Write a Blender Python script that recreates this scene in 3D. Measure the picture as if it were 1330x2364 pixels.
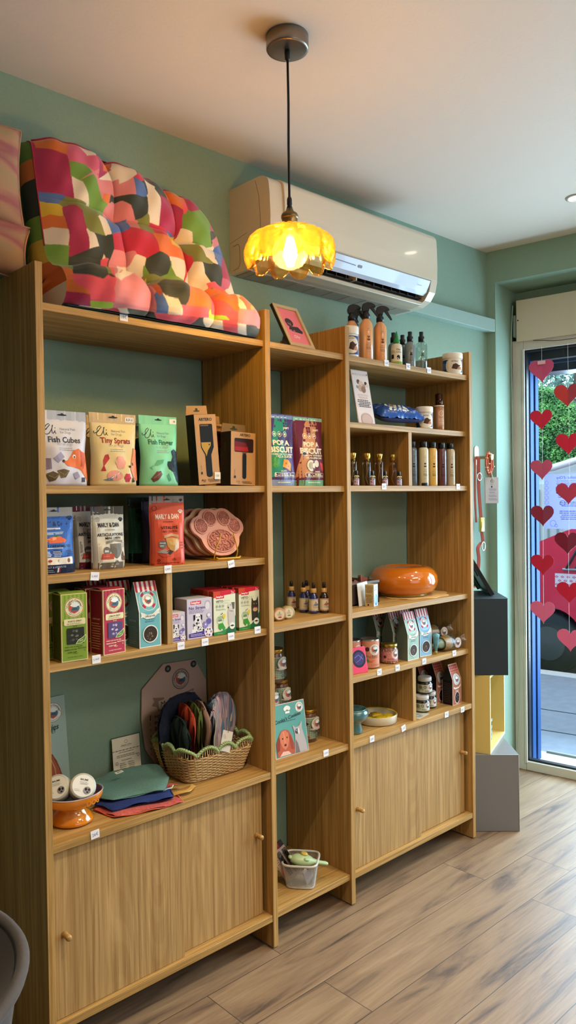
import bpy, bmesh, math, random
import numpy as np
from mathutils import Vector, Matrix
PI = math.pi
sc = bpy.context.scene
for _o in list(bpy.data.objects): bpy.data.objects.remove(_o)
COL = sc.collection
rnd = random.Random(7)
# ---------------------------------------------------------------- camera
YAW, PITCH, ROLL = 0.8200575, -0.0181119, -0.0137274
_F = Vector((math.cos(YAW)*math.cos(PITCH), math.sin(YAW)*math.cos(PITCH), math.sin(PITCH)))
_R0 = Vector((math.sin(YAW), -math.cos(YAW), 0)); _U0 = _R0.cross(_F)
_R = _R0*math.cos(ROLL) + _U0*math.sin(ROLL); _U = _U0*math.cos(ROLL) - _R0*math.sin(ROLL)
cd = bpy.data.cameras.new('camera'); cam = bpy.data.objects.new('camera', cd); COL.objects.link(cam)
cam.matrix_world = Matrix(((_R.x,_U.x,-_F.x,-0.8763),(_R.y,_U.y,-_F.y,-1.8739),(_R.z,_U.z,-_F.z,1.4850),(0,0,0,1)))
cd.sensor_fit = 'VERTICAL'; cd.sensor_height = 24; cd.lens = 24*1772.2/2364; cd.clip_start = .02; cd.clip_end = 200
sc.camera = cam
# ---------------------------------------------------------------- look, world, big lights
sc.view_settings.view_transform = 'Standard'; sc.view_settings.look = 'None'
sc.view_settings.gamma = 1; sc.view_settings.use_curve_mapping = False
sc.view_settings.exposure = 0.12
sc.cycles.use_denoising = True
sc.cycles.max_bounces = 8; sc.cycles.diffuse_bounces = 4; sc.cycles.glossy_bounces = 4
sc.cycles.transmission_bounces = 6; sc.cycles.transparent_max_bounces = 16
sc.cycles.caustics_reflective = False; sc.cycles.caustics_refractive = False
sc.cycles.sample_clamp_indirect = 4
w = bpy.data.worlds.new('overcast_sky'); sc.world = w; w.use_nodes = True
nt = w.node_tree; bgn = nt.nodes['Background']
tc = nt.nodes.new('ShaderNodeTexCoord'); sep = nt.nodes.new('ShaderNodeSeparateXYZ'); cr = nt.nodes.new('ShaderNodeValToRGB')
nt.links.new(tc.outputs['Generated'], sep.inputs[0]); nt.links.new(sep.outputs[2], cr.inputs[0]); nt.links.new(cr.outputs[0], bgn.inputs[0])
cr.color_ramp.elements[0].color = (.62,.74,.95,1); cr.color_ramp.elements[0].position = 0.0
cr.color_ramp.elements[1].color = (.80,.90,1.0,1); cr.color_ramp.elements[1].position = .5
bgn.inputs[1].default_value = 3.8
TH = math.radians(9)
WO = Vector((2.629, .347, 0)); WD = Vector((math.sin(TH), -math.cos(TH), 0)); WN = Vector((math.cos(TH), math.sin(TH), 0))
def W(s, n, z): return WO + WD*s + WN*n + Vector((0,0,z))
def light(name, kind, loc, energy, color, size=.1, target=None, spot=None, blend=.6, sizey=None):
    l = bpy.data.lights.new(name, kind); o = bpy.data.objects.new(name, l); COL.objects.link(o)
    l.energy = energy; l.color = color; o.location = loc
    if kind == 'AREA':
        l.size = size
        if sizey: l.shape = 'RECTANGLE'; l.size_y = sizey
        else: l.shape = 'DISK'
    else: l.shadow_soft_size = size
    if spot: l.spot_size = math.radians(spot); l.spot_blend = blend
    if target is not None:
        o.rotation_euler = (Vector(target)-Vector(loc)).to_track_quat('-Z','Y').to_euler()
    return o
# daylight through the shop window, then added fill lights out of view
light('window_daylight', 'AREA', W(1.4,.75,1.45), 235, (.66,.82,1.0), 2.4, W(1.3,-2,.9), sizey=2.1)
light('front_fill', 'AREA', (.6,-4.5,1.5), 18, (.90,.95,1.0), 2.6, (1.0,0,1.3), sizey=1.8)  # added soft fill on the shelf fronts, no glazing stands there
light('overhead_fill', 'AREA', (1.3,-2.5,2.70), 22, (1.0,.88,.70), .9, (1.3,-2.5,0), sizey=.5)  # added overhead fill, no ceiling fitting belongs to it
light('warm_fill', 'POINT', (1.9,-2.4,2.10), 11, (1.0,.88,.72), .14)  # added warm fill to brighten ceiling and shelves, no lamp here
light('warm_fill', 'POINT', (.35,-2.7,2.10), 11, (1.0,.88,.72), .14)  # second added warm fill, likewise without a lamp
# ---------------------------------------------------------------- helpers
def lin(h):
    if not isinstance(h, str): return tuple(h)+(1,) if len(h) == 3 else h
    h = h.lstrip('#'); h = h if len(h) == 6 else ''.join(x*2 for x in h); c = [int(h[i:i+2],16)/255 for i in (0,2,4)]
    return tuple(x/12.92 if x <= .04045 else ((x+.055)/1.055)**2.4 for x in c)+(1,)
MATS = {}
def mat(h, rough=.55, metal=0, spec=.5, bump=0, bscale=60, alpha=1, trans=0, coat=0, var=0, sheen=0, emit=0):
    key = (h,rough,metal,spec,bump,bscale,alpha,trans,coat,var,sheen,emit)
    if key in MATS: return MATS[key]
    m = bpy.data.materials.new('surface_%d' % len(MATS)); m.use_nodes = True
    t = m.node_tree; b = t.nodes['Principled BSDF']; L = t.links
    b.inputs['Base Color'].default_value = lin(h); b.inputs['Roughness'].default_value = rough
    b.inputs['Metallic'].default_value = metal; b.inputs['Specular IOR Level'].default_value = spec
    b.inputs['Transmission Weight'].default_value = trans; b.inputs['Coat Weight'].default_value = coat
    b.inputs['Sheen Weight'].default_value = sheen; b.inputs['Alpha'].default_value = alpha
    if emit: b.inputs['Emission Color'].default_value = lin(h); b.inputs['Emission Strength'].default_value = emit
    if bump or var:
        co = t.nodes.new('ShaderNodeTexCoord'); n = t.nodes.new('ShaderNodeTexNoise')
        n.inputs['Scale'].default_value = bscale; n.inputs['Detail'].default_value = 4
        L.new(co.outputs['Object'], n.inputs['Vector'])
        if bump:
            bp = t.nodes.new('ShaderNodeBump'); bp.inputs['Strength'].default_value = bump; bp.inputs['Distance'].default_value = .003
            L.new(n.outputs[0], bp.inputs['Height']); L.new(bp.outputs[0], b.inputs['Normal'])
        if var:
            r = t.nodes.new('ShaderNodeValToRGB'); c = lin(h)
            r.color_ramp.elements[0].position = .3; r.color_ramp.elements[1].position = .7
            r.color_ramp.elements[0].color = tuple(x*(1-var) for x in c[:3])+(1,)
            r.color_ramp.elements[1].color = tuple(min(1,x*(1+var)) for x in c[:3])+(1,)
            L.new(n.outputs[0], r.inputs[0]); L.new(r.outputs[0], b.inputs['Base Color'])
    MATS[key] = m; return m
def clear_mat(h, tint=.9, gloss=.12, transl=0.0, rough=.03, ior=1.45):
    """thin clear sheet: light passes straight through with a tint, plus a glossy reflection"""
    key = ('clear',h,tint,gloss,transl,rough)
    if key in MATS: return MATS[key]
    m = bpy.data.materials.new('clear_%d' % len(MATS)); m.use_nodes = True; t = m.node_tree; L = t.links
    for n in list(t.nodes): t.nodes.remove(n)
    o = t.nodes.new('ShaderNodeOutputMaterial'); tr = t.nodes.new('ShaderNodeBsdfTransparent'); g = t.nodes.new('ShaderNodeBsdfGlossy')
    mx = t.nodes.new('ShaderNodeMixShader'); fr = t.nodes.new('ShaderNodeLayerWeight'); fr.inputs[0].default_value = .5; pw = t.nodes.new('ShaderNodeMath'); pw.operation = 'POWER'; pw.inputs[1].default_value = 4; ad = t.nodes.new('ShaderNodeMath'); ad.operation = 'ADD'; ad.use_clamp = True
    c = lin(h); tr.inputs[0].default_value = tuple(x*tint for x in c[:3])+(1,); g.inputs[1].default_value = rough
    L.new(fr.outputs[1], pw.inputs[0]); p2_ = t.nodes.new('ShaderNodeMath'); p2_.operation = 'MULTIPLY'; p2_.inputs[1].default_value = .55; L.new(pw.outputs[0], p2_.inputs[0]); L.new(p2_.outputs[0], ad.inputs[0]); ad.inputs[1].default_value = gloss-.04
    src = tr
    if transl:
        tl = t.nodes.new('ShaderNodeBsdfTranslucent'); tl.inputs[0].default_value = c; m2 = t.nodes.new('ShaderNodeMixShader'); m2.inputs[0].default_value = transl
        L.new(tr.outputs[0], m2.inputs[1]); L.new(tl.outputs[0], m2.inputs[2]); src = m2
    L.new(ad.outputs[0], mx.inputs[0]); L.new(src.outputs[0], mx.inputs[1]); L.new(g.outputs[0], mx.inputs[2]); L.new(mx.outputs[0], o.inputs[0])
    MATS[key] = m; return m
def paper(h, k=.35):
    key = ('paper',h,k)
    if key in MATS: return MATS[key]
    m = mat(h,.6); m = m.copy(); t = m.node_tree; b = t.nodes['Principled BSDF']; o = t.nodes['Material Output']; tl = t.nodes.new('ShaderNodeBsdfTranslucent'); tl.inputs[0].default_value = lin(h); mx = t.nodes.new('ShaderNodeMixShader'); mx.inputs[0].default_value = k
    t.links.new(b.outputs[0], mx.inputs[1]); t.links.new(tl.outputs[0], mx.inputs[2]); t.links.new(mx.outputs[0], o.inputs[0]); MATS[key] = m; return m
def amber_glass():
    # amber pressed glass: pale where seen square on, deep gold where the wall is seen edge on
    m = bpy.data.materials.new('amber_glass'); m.use_nodes = True; t = m.node_tree; L = t.links
    for n in list(t.nodes): t.nodes.remove(n)
    N_ = lambda k: t.nodes.new('ShaderNode'+k); o = N_('OutputMaterial'); tr = N_('BsdfTransparent'); g = N_('BsdfGlossy'); tl = N_('BsdfTranslucent'); lw = N_('LayerWeight'); lw.inputs[0].default_value = .5; r = N_('ValToRGB'); m1 = N_('MixShader'); m2 = N_('MixShader'); pw = N_('Math'); pw.operation = 'POWER'; pw.inputs[1].default_value = 3; mu = N_('Math'); mu.operation = 'MULTIPLY_ADD'; mu.inputs[1].default_value = .40; mu.inputs[2].default_value = .07
    r.color_ramp.elements[0].position = .15; r.color_ramp.elements[0].color = (.98,.88,.62,1); r.color_ramp.elements[1].position = .85; r.color_ramp.elements[1].color = (.95,.42,.05,1)
    L.new(lw.outputs[1], r.inputs[0]); L.new(r.outputs[0], tr.inputs[0]); tl.inputs[0].default_value = (1,.62,.12,1); g.inputs[0].default_value = (1,.80,.45,1); g.inputs[1].default_value = .04; m1.inputs[0].default_value = .10
    L.new(tr.outputs[0], m1.inputs[1]); L.new(tl.outputs[0], m1.inputs[2]); L.new(lw.outputs[1], pw.inputs[0]); L.new(pw.outputs[0], mu.inputs[0]); L.new(mu.outputs[0], m2.inputs[0]); L.new(m1.outputs[0], m2.inputs[1]); L.new(g.outputs[0], m2.inputs[2]); L.new(m2.outputs[0], o.inputs[0]); return m
def wood(axis, c1, c2, c3, scale=1.0, rough=.5, cath=0.0):
    """oak veneer, grain along axis"""
    key = ('wood',axis,c1,c2,scale,cath)
    if key in MATS: return MATS[key]
    m = bpy.data.materials.new('oak_%s_%d' % (axis, len(MATS))); m.use_nodes = True; t = m.node_tree; L = t.links; b = t.nodes['Principled BSDF']
    co = t.nodes.new('ShaderNodeTexCoord'); mp = t.nodes.new('ShaderNodeMapping')
    L.new(co.outputs['Object'], mp.inputs[0])
    s = [70*scale]*3; s['xyz'.index(axis)] = 1.6*scale; mp.inputs['Scale'].default_value = s
    n1 = t.nodes.new('ShaderNodeTexNoise'); n1.inputs['Scale'].default_value = 1.0; n1.inputs['Detail'].default_value = 5; n1.inputs['Roughness'].default_value = .6
    n1.inputs['Distortion'].default_value = .5+cath
    L.new(mp.outputs[0], n1.inputs['Vector'])
    mp2 = t.nodes.new('ShaderNodeMapping'); L.new(co.outputs['Object'], mp2.inputs[0])
    s2 = [230*scale]*3; s2['xyz'.index(axis)] = 5*scale; mp2.inputs['Scale'].default_value = s2
    n2 = t.nodes.new('ShaderNodeTexNoise'); n2.inputs['Scale'].default_value = 1.0; n2.inputs['Detail'].default_value = 2
    L.new(mp2.outputs[0], n2.inputs['Vector'])
    r = t.nodes.new('ShaderNodeValToRGB'); L.new(n1.outputs[0], r.inputs[0]); e = r.color_ramp.elements
    e[0].position = .33; e[0].color = lin(c2); e[1].position = .62; e[1].color = lin(c1)
    k = e.new(.48); k.color = tuple((a+bb)/2 for a,bb in zip(lin(c1),lin(c2)))
    r2 = t.nodes.new('ShaderNodeValToRGB'); L.new(n2.outputs[0], r2.inputs[0])
    r2.color_ramp.elements[0].position = .36; r2.color_ramp.elements[0].color = (.74,.69,.62,1); r2.color_ramp.elements[1].position = .56; r2.color_ramp.elements[1].color = (1,1,1,1)
    mx = t.nodes.new('ShaderNodeMix'); mx.data_type = 'RGBA'; mx.blend_type = 'MULTIPLY'; mx.inputs[0].default_value = .85
    L.new(r.outputs[0], mx.inputs[6]); L.new(r2.outputs[0], mx.inputs[7]); out = mx.outputs[2]
    if cath:
        # cathedral figure: stretched rings
        mp3 = t.nodes.new('ShaderNodeMapping'); L.new(co.outputs['Object'], mp3.inputs[0]); s3 = [5.0]*3; s3['xyz'.index(axis)] = .45; mp3.inputs['Scale'].default_value = s3
        n3 = t.nodes.new('ShaderNodeTexNoise'); n3.inputs['Scale'].default_value = .9; n3.inputs['Detail'].default_value = 1; L.new(mp3.outputs[0], n3.inputs['Vector'])
        mu = t.nodes.new('ShaderNodeMath'); mu.operation = 'MULTIPLY'; mu.inputs[1].default_value = 210; L.new(n3.outputs[0], mu.inputs[0])
        sn = t.nodes.new('ShaderNodeMath'); sn.operation = 'SINE'; L.new(mu.outputs[0], sn.inputs[0])
        r3 = t.nodes.new('ShaderNodeValToRGB'); L.new(sn.outputs[0], r3.inputs[0]); r3.color_ramp.elements[0].position = 0; r3.color_ramp.elements[0].color = (.80,.75,.68,1)
        r3.color_ramp.elements[1].position = .55; r3.color_ramp.elements[1].color = (1,1,1,1)
        m3 = t.nodes.new('ShaderNodeMix'); m3.data_type = 'RGBA'; m3.blend_type = 'MULTIPLY'; m3.inputs[0].default_value = cath
        L.new(out, m3.inputs[6]); L.new(r3.outputs[0], m3.inputs[7]); out = m3.outputs[2]
    L.new(out, b.inputs['Base Color']); b.inputs['Roughness'].default_value = rough; b.inputs['Specular IOR Level'].default_value = .35
    bp = t.nodes.new('ShaderNodeBump'); bp.inputs['Strength'].default_value = .15; bp.inputs['Distance'].default_value = .001
    L.new(n2.outputs[0], bp.inputs['Height']); L.new(bp.outputs[0], b.inputs['Normal'])
    MATS[key] = m; return m

def link(name, me, parent=None, loc=None, rot=None):
    o = bpy.data.objects.new(name, me); COL.objects.link(o)
    if parent is not None: o.parent = parent
    if loc is not None: o.location = loc
    if rot is not None: o.rotation_euler = rot
    return o
def tag(o, label=None, cat=None, group=None, kind=None):
    if label: o['label'] = label
    if cat: o['category'] = cat
    if group: o['group'] = group
    if kind: o['kind'] = kind
    return o
def empty(name, loc, rz, label, cat, group=None, rx=0, ry=0):
    o = link(name, None, None, loc, (rx, ry, rz)); o.empty_display_size = .02
    return tag(o, label, cat, group)
def dup(o, parent=None):
    c = o.copy(); COL.objects.link(c)
    if parent is not None: c.parent = parent
    for ch in list(o.children): dup(ch, c)
    return c
def again(root, loc, rz, label, rx=None):
    c = dup(root); c.location = loc; r = list(c.rotation_euler); r[2] = rz
    if rx is not None: r[0] = rx
    c.rotation_euler = r; c['label'] = label; return c

class MB:
    """mesh builder"""
    def __init__(s): s.bm = bmesh.new(); s.mats = []
    def mi(s, m):
        if m not in s.mats: s.mats.append(m)
        return s.mats.index(m)
    def box(s, a, b, m=None, bev=0, M=None, seg=2):
        a = Vector(a); b = Vector(b); c = (a+b)/2; d = b-a
        r = bmesh.ops.create_cube(s.bm, size=1); vs = r['verts']
        for v in vs: v.co = Vector((v.co.x*d.x, v.co.y*d.y, v.co.z*d.z)) + c
        fs = {f for v in vs for f in v.link_faces}; es = {e for v in vs for e in v.link_edges}
        if m is not None:
            for f in fs: f.material_index = s.mi(m)
        if bev:
            r = bmesh.ops.bevel(s.bm, geom=list(es), offset=bev, segments=seg, profile=.5, affect='EDGES')
            vs = list({v for f in r['faces'] for v in f.verts} | {v for v in vs if v.is_valid})
            if m is not None:
                for f in r['faces']: f.material_index = s.mi(m)
            for f in r['faces']: f.smooth = True
        if M is not None: bmesh.ops.transform(s.bm, matrix=M, verts=vs)
        return vs
    def poly(s, pts, m=None, flip=False):
        vs = [s.bm.verts.new(p) for p in (reversed(pts) if flip else pts)]; f = s.bm.faces.new(vs)
        if m is not None: f.material_index = s.mi(m)
        return f
    def prism(s, pts, h0, h1, axis='z', m=None, smooth=False):
        """extrude 2D polygon between h0,h1 along axis (x: pts=(y,z); y: pts=(x,z); z: pts=(x,y))"""
        def P(a, h): return {'x':(h,a[0],a[1]), 'y':(a[0],h,a[1]), 'z':(a[0],a[1],h)}[axis]
        A = [s.bm.verts.new(P(p,h0)) for p in pts]; B = [s.bm.verts.new(P(p,h1)) for p in pts]; n = len(pts); fs = []
        fs.append(s.bm.faces.new(A)); fs.append(s.bm.faces.new(B[::-1]))
        for i in range(n):
            f = s.bm.faces.new((A[i],B[i],B[(i+1)%n],A[(i+1)%n])); f.smooth = smooth; fs.append(f)
        if m is not None:
            for f in fs: f.material_index = s.mi(m)
        return fs
    def lathe(s, prof, seg=32, c=(0,0,0), m=None, M=None, rfn=None, smooth=True):
        rings = []; c = Vector(c); new = []
        for r, z in prof:
            ring = []
            if r < 1e-6:
                v = s.bm.verts.new(c+Vector((0,0,z))); ring = [v]*1
            else:
                for i in range(seg):
                    a = 2*PI*i/seg; rr = r*(rfn(a,z) if rfn else 1)
                    ring.append(s.bm.verts.new(c+Vector((rr*math.cos(a), rr*math.sin(a), z))))
            new += ring; rings.append(ring)
        fs = []
        for A, B in zip(rings, rings[1:]):
            for i in range(seg):
                j = (i+1)%seg
                if len(A) == 1 and len(B) == 1: break
                if len(A) == 1: q = (A[0],B[i],B[j])[::-1]
                elif len(B) == 1: q = (A[i],A[j],B[0])
                else: q = (A[i],A[j],B[j],B[i])
                f = s.bm.faces.new(q); f.smooth = smooth; fs.append(f)
        if m is not None:
            for f in fs: f.material_index = s.mi(m)
        if M is not None: bmesh.ops.transform(s.bm, matrix=M, verts=list(set(new)))
        return fs
    def tube(s, path, r, seg=8, m=None, caps=True, closed=False):
        path = [Vector(p) for p in path]; n = len(path); rings = []; ref = Vector((0,0,1))
        for i, p in enumerate(path):
            if closed: t = path[(i+1)%n]-path[i-1]
            else: t = path[min(i+1,n-1)]-path[max(i-1,0)]
            t.normalize()
            if i == 0: ref = Vector((0,0,1)) if abs(t.z) < .9 else Vector((1,0,0))
            x = ref.cross(t)
            if x.length < 1e-4: x = Vector((1,0,0)).cross(t)
            x.normalize(); y = t.cross(x); ref = y if abs(y.dot(ref)) > .2 else ref
            rr = r[i] if isinstance(r,(list,tuple)) else r
            rings.append([s.bm.verts.new(p+(x*math.cos(2*PI*k/seg)+y*math.sin(2*PI*k/seg))*rr) for k in range(seg)])
        pairs = list(zip(rings, rings[1:]))+([(rings[-1],rings[0])] if closed else []); fs = []
        for A, B in pairs:
            for k in range(seg):
                f = s.bm.faces.new((A[k],A[(k+1)%seg],B[(k+1)%seg],B[k])); f.smooth = True; fs.append(f)
        if caps and not closed: fs.append(s.bm.faces.new(rings[0][::-1])); fs.append(s.bm.faces.new(rings[-1]))
        if m is not None:
            for f in fs: f.material_index = s.mi(m)
        return fs
    def grid(s, fn, nu, nv, m=None, flip=False, smooth=True):
        V = [[s.bm.verts.new(fn(i/nu, j/nv)) for i in range(nu+1)] for j in range(nv+1)]; fs = []
        for j in range(nv):
            for i in range(nu):
                q = (V[j][i],V[j][i+1],V[j+1][i+1],V[j+1][i])
                f = s.bm.faces.new(q[::-1] if flip else q); f.smooth = smooth; fs.append(f)
        if m is not None:
            for f in fs: f.material_index = s.mi(m)
        return V
    def build(s, name, m=None, parent=None, loc=None, rot=None, weld=0):
        if weld: bmesh.ops.remove_doubles(s.bm, verts=s.bm.verts, dist=weld)
        bmesh.ops.recalc_face_normals(s.bm, faces=s.bm.faces)
        me = bpy.data.meshes.new(name); s.bm.to_mesh(me); s.bm.free()
        for q in (s.mats or [m]): me.materials.append(q)
        return link(name, me, parent, loc, rot)

# ---- flat artwork (printing on packaging) laid on any surface through a mapping
_TC = {}
def glyphs(txt, bold=0, ital=0):
    key = (txt, bold, ital)
    if key not in _TC:
        c = bpy.data.curves.new('lettering', 'FONT'); c.body = txt; c.resolution_u = 2; c.offset = bold; c.shear = ital;
        o = bpy.data.objects.new('lettering', c); me = bpy.data.meshes.new_from_object(o)
        vs = [(v.co.x, v.co.y) for v in me.vertices]; fs = [tuple(p.vertices) for p in me.polygons]
        bpy.data.objects.remove(o); bpy.data.curves.remove(c); bpy.data.meshes.remove(me)
        xs = [v[0] for v in vs] or [0,1]; ys = [v[1] for v in vs] or [0,1]
        _TC[key] = (vs, fs, min(xs), max(xs), min(ys), max(ys))
    return _TC[key]
class Art:
    def __init__(s, w, h, step=.000025): s.w = w; s.h = h; s.bm = bmesh.new(); s.mats = []; s.k = 0; s.step = step; s.rough = .5
    def _m(s, col):
        m = col if not isinstance(col, str) else mat(col, s.rough, 0, .22)
        if m not in s.mats: s.mats.append(m)
        return s.mats.index(m)
    def raw(s, pts, col, faces=None):
        """pts in metres"""
        s.k += 1; z = s.k*s.step; vs = [s.bm.verts.new((x,y,z)) for x,y in pts]; i = s._m(col)
        for f in (faces or [range(len(pts))]):
            try: q = s.bm.faces.new([vs[a] for a in f]); q.material_index = i
            except ValueError: pass
    def poly(s, pts, col): s.raw([(x*s.w, y*s.h) for x,y in pts], col); return s
    def rect(s, x0, y0, x1, y1, col): return s.poly([(x0,y0),(x1,y0),(x1,y1),(x0,y1)], col)
    def rrect(s, x0, y0, x1, y1, r, col, n=5):
        w, h = s.w, s.h; X0,Y0,X1,Y1 = x0*w,y0*h,x1*w,y1*h; R = r*w; P = []
        for cx, cy, a0 in ((X1-R,Y0+R,-90),(X1-R,Y1-R,0),(X0+R,Y1-R,90),(X0+R,Y0+R,180)):
            for i in range(n+1): a = math.radians(a0+90*i/n); P.append((cx+R*math.cos(a), cy+R*math.sin(a)))
        s.raw(P, col); return s
    def ell(s, cx, cy, rx, col, ry=None, n=24, rot=0):
        """rx in widths; ry in widths too (circle by default)"""
        ry = rx if ry is None else ry; c, d = math.cos(rot), math.sin(rot); P = []
        for i in range(n):
            a = 2*PI*i/n; x = rx*s.w*math.cos(a); y = ry*s.w*math.sin(a); P.append((cx*s.w+x*c-y*d, cy*s.h+x*d+y*c))
        s.raw(P, col); return s
    def ring(s, cx, cy, r, t, col, n=28, a0=0, a1=360):
        P = []; F = []
        for i in range(n+1):
            a = math.radians(a0+(a1-a0)*i/n)
            for rr in (r, r-t): P.append((cx*s.w+rr*s.w*math.cos(a), cy*s.h+rr*s.w*math.sin(a)))
        for i in range(n): F.append((2*i,2*i+2,2*i+3,2*i+1))
        s.raw(P, col, F); return s
    def line(s, pts, t, col):
        """polyline stroke, t in widths"""
        P = [Vector((x*s.w, y*s.h)) for x,y in pts]; V = []; F = []; hw = t*s.w/2
        for i, p in enumerate(P):
            d = P[min(i+1,len(P)-1)]-P[max(i-1,0)]; d.normalize(); nn = Vector((-d.y,d.x))*hw
            V += [tuple(p+nn), tuple(p-nn)]
        for i in range(len(P)-1): F.append((2*i,2*i+1,2*i+3,2*i+2))
        s.raw(V, col, F); return s
    def text(s, t, cx, cy, wn, col, hn=None, bold=0, ital=0, rot=0, mirror=False):
        vs, fs, x0, x1, y0, y1 = glyphs(t, bold, ital)
        if not vs: return s
        k = wn*s.w/(x1-x0); ky = k if hn is None else hn*s.h/(y1-y0); c, d = math.cos(rot), math.sin(rot); P = []
        for x, y in vs:
            X = (x-(x0+x1)/2)*k*(-1 if mirror else 1); Y = (y-(y0+y1)/2)*ky; P.append((cx*s.w+X*c-Y*d, cy*s.h+X*d+Y*c))
        s.raw(P, col, fs); return s
    def arc(s, t, cx, cy, r, size, col, mid=90, bold=0, inside=False, gap=1.0):
        """text around a circle; r, size in widths; mid angle degrees"""
        adv = []
        for ch in t:
            if ch == ' ': adv.append(.28)
            else: g = glyphs(ch, bold); adv.append((g[3]-g[2])+.07)
        K = size*s.w; R = r*s.w; tot = sum(adv)*K*gap; sg = -1 if not inside else 1; a = math.radians(mid) - sg*tot/2/R
        for ch, ad in zip(t, adv):
            am = a + sg*ad*K*gap/2/R
            if ch != ' ':
                vs, fs, x0, x1, y0, y1 = glyphs(ch, bold); th = am-PI/2 if not inside else am+PI/2; c, d = math.cos(th), math.sin(th); P = []
                for x, y in vs:
                    X = (x-(x0+x1)/2)*K; Y = (y-.3)*K; P.append((cx*s.w+R*math.cos(am)+X*c-Y*d, cy*s.h+R*math.sin(am)+X*d+Y*c))
                s.raw(P, col, fs)
            a += sg*ad*K*gap/R
        return s
    def lines(s, x0, x1, y0, y1, n, col, t=.35, seed=1):
        """small print too fine to read, as rows of short dashes"""
        q = random.Random(seed); dy = (y1-y0)/n
        for i in range(n):
            y = y1-dy*(i+.5); x = x0+(x1-x0)*q.uniform(0,.12); xe = x1-(x1-x0)*q.uniform(0,.2)
            while x < xe:
                L = (x1-x0)*q.uniform(.08,.2); s.rect(x, y-dy*t/2, min(x+L*.85,xe), y+dy*t/2, col); x += L
        return s
    def build(s, name, parent, fn, grid=0, base=.0003):
        bm = s.bm
        if grid:
            for ax, L in ((0,s.w),(1,s.h)):
                k = 1
                while k*grid < L:
                    co = [0,0,0]; no = [0,0,0]; co[ax] = k*grid; no[ax] = 1
                    bmesh.ops.bisect_plane(bm, geom=bm.verts[:]+bm.edges[:]+bm.faces[:], plane_co=co, plane_no=no); k += 1
        bmesh.ops.triangulate(bm, faces=[f for f in bm.faces if len(f.verts) > 4])
        e = .0005
        for v in bm.verts:
            x, y, z = v.co; p = Vector(fn(x,y)); n = (Vector(fn(x+e,y))-p).cross(Vector(fn(x,y+e))-p); n.normalize(); v.co = p+n*(z+base)
        me = bpy.data.meshes.new(name); bm.to_mesh(me); bm.free()
        for q in s.mats: me.materials.append(q)
        return link(name, me, parent)
def logo(a, cx, cy, r, ring='#2c2f30', field='#efe6d2', txt='#23282a', small='HAPPY & HEALTHY PETS'):
    """round biscuit-maker badge"""
    a.ell(cx,cy,r,field,n=36); a.ring(cx,cy,r*.97,r*.05,ring,n=36)
    a.arc("Cooka's Cookies", cx, cy, r*.72, r*.30, txt, 90, bold=.01)
    if small: a.arc(small, cx, cy, r*.78, r*.12, txt, 270, inside=True)
    h = a.h/a.w
    def p(x,y): return (cx+x*r, cy+y*r/h)
    a.ell(cx,cy,r*.60,'#c9d2cf',n=28)
    a.poly([p(-.58,0),p(-.50,.32),p(-.36,.46),p(-.10,.02),p(-.36,-.34),p(-.52,-.28)],'#c8553c')
    a.poly([p(-.45,-.38),p(0,-.60),p(.45,-.38),p(.3,-.30),p(-.3,-.30)],'#b24a3c')
    a.poly([p(-.42,-.30),p(-.2,.0),p(.1,.10),p(.22,-.02),p(.34,.16),p(.5,.10),p(.55,-.12),p(.46,-.34)],'#4d6f80')
    for i in range(5):
        t = math.radians(30+i*30); a.poly([p(.05,.0),p(.05+.46*math.cos(t-.22),.04+.44*math.sin(t-.22)),p(.05+.52*math.cos(t),.04+.5*math.sin(t)),p(.05+.46*math.cos(t+.22),.04+.44*math.sin(t+.22))],'#eef0ea')
    a.poly([p(-.3,-.2),p(-.05,.02),p(.25,.0),p(.36,-.28)],'#3d5a6a')
    for sx in (-.82,.82): a.ell(cx+sx*r, cy, r*.035, ring, n=8)
flat = lambda x, y: (x, 0, y)       # artwork on an upright face at local y = 0, looking towards -y
# ================================================================ THE SETTING
def wallmat(h, name, bump=.25):
    m = mat(h, .75, 0, .3, bump, 140, var=.03); return m
GREEN = '#88a28f'
mw = wallmat(GREEN, 'w'); mceil = mat('#dcd0c2', .8, 0, .2, .12, 90)
def structure(mb, name, m=None): return tag(mb.build(name, m), kind='structure')
b = MB(); b.box((-3.2,.347,0),(2.72,.50,2.9)); structure(b, 'wall_back', mw)
b = MB(); b.box((-3.2,-4.8,2.746),(3.9,.50,2.9)); structure(b, 'ceiling', mceil)
b = MB(); b.box((-3.35,-4.8,0),(-3.2,.50,2.9)); structure(b, 'wall_left', mat('#6e6459', .8))
b = MB(); b.box((-3.2,-4.95,0),(3.9,-4.8,2.9)); structure(b, 'wall_front', mat('#6e6459', .8))
MW = Matrix(((WD.x,WN.x,0,WO.x),(WD.y,WN.y,0,WO.y),(0,0,1,0),(0,0,0,1)))   # local (s, n, z) of the window wall
b = MB()
b.box((-.12,0,0),(.048,.44,2.746)); b.box((.048,0,2.582),(2.75,.44,2.746)); b.box((2.75,0,0),(5.2,.44,2.746)); b.box((.048,.28,2.31),(2.75,.44,2.582))
bmesh.ops.transform(b.bm, matrix=MW, verts=b.bm.verts); structure(b, 'wall_right', mw)
b = MB(); b.box((1.80,.300,2.330),(2.634,.347,2.394), bev=.002); structure(b, 'trim_1', mat('#93aba0', .6, var=.02, bscale=20))
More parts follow.
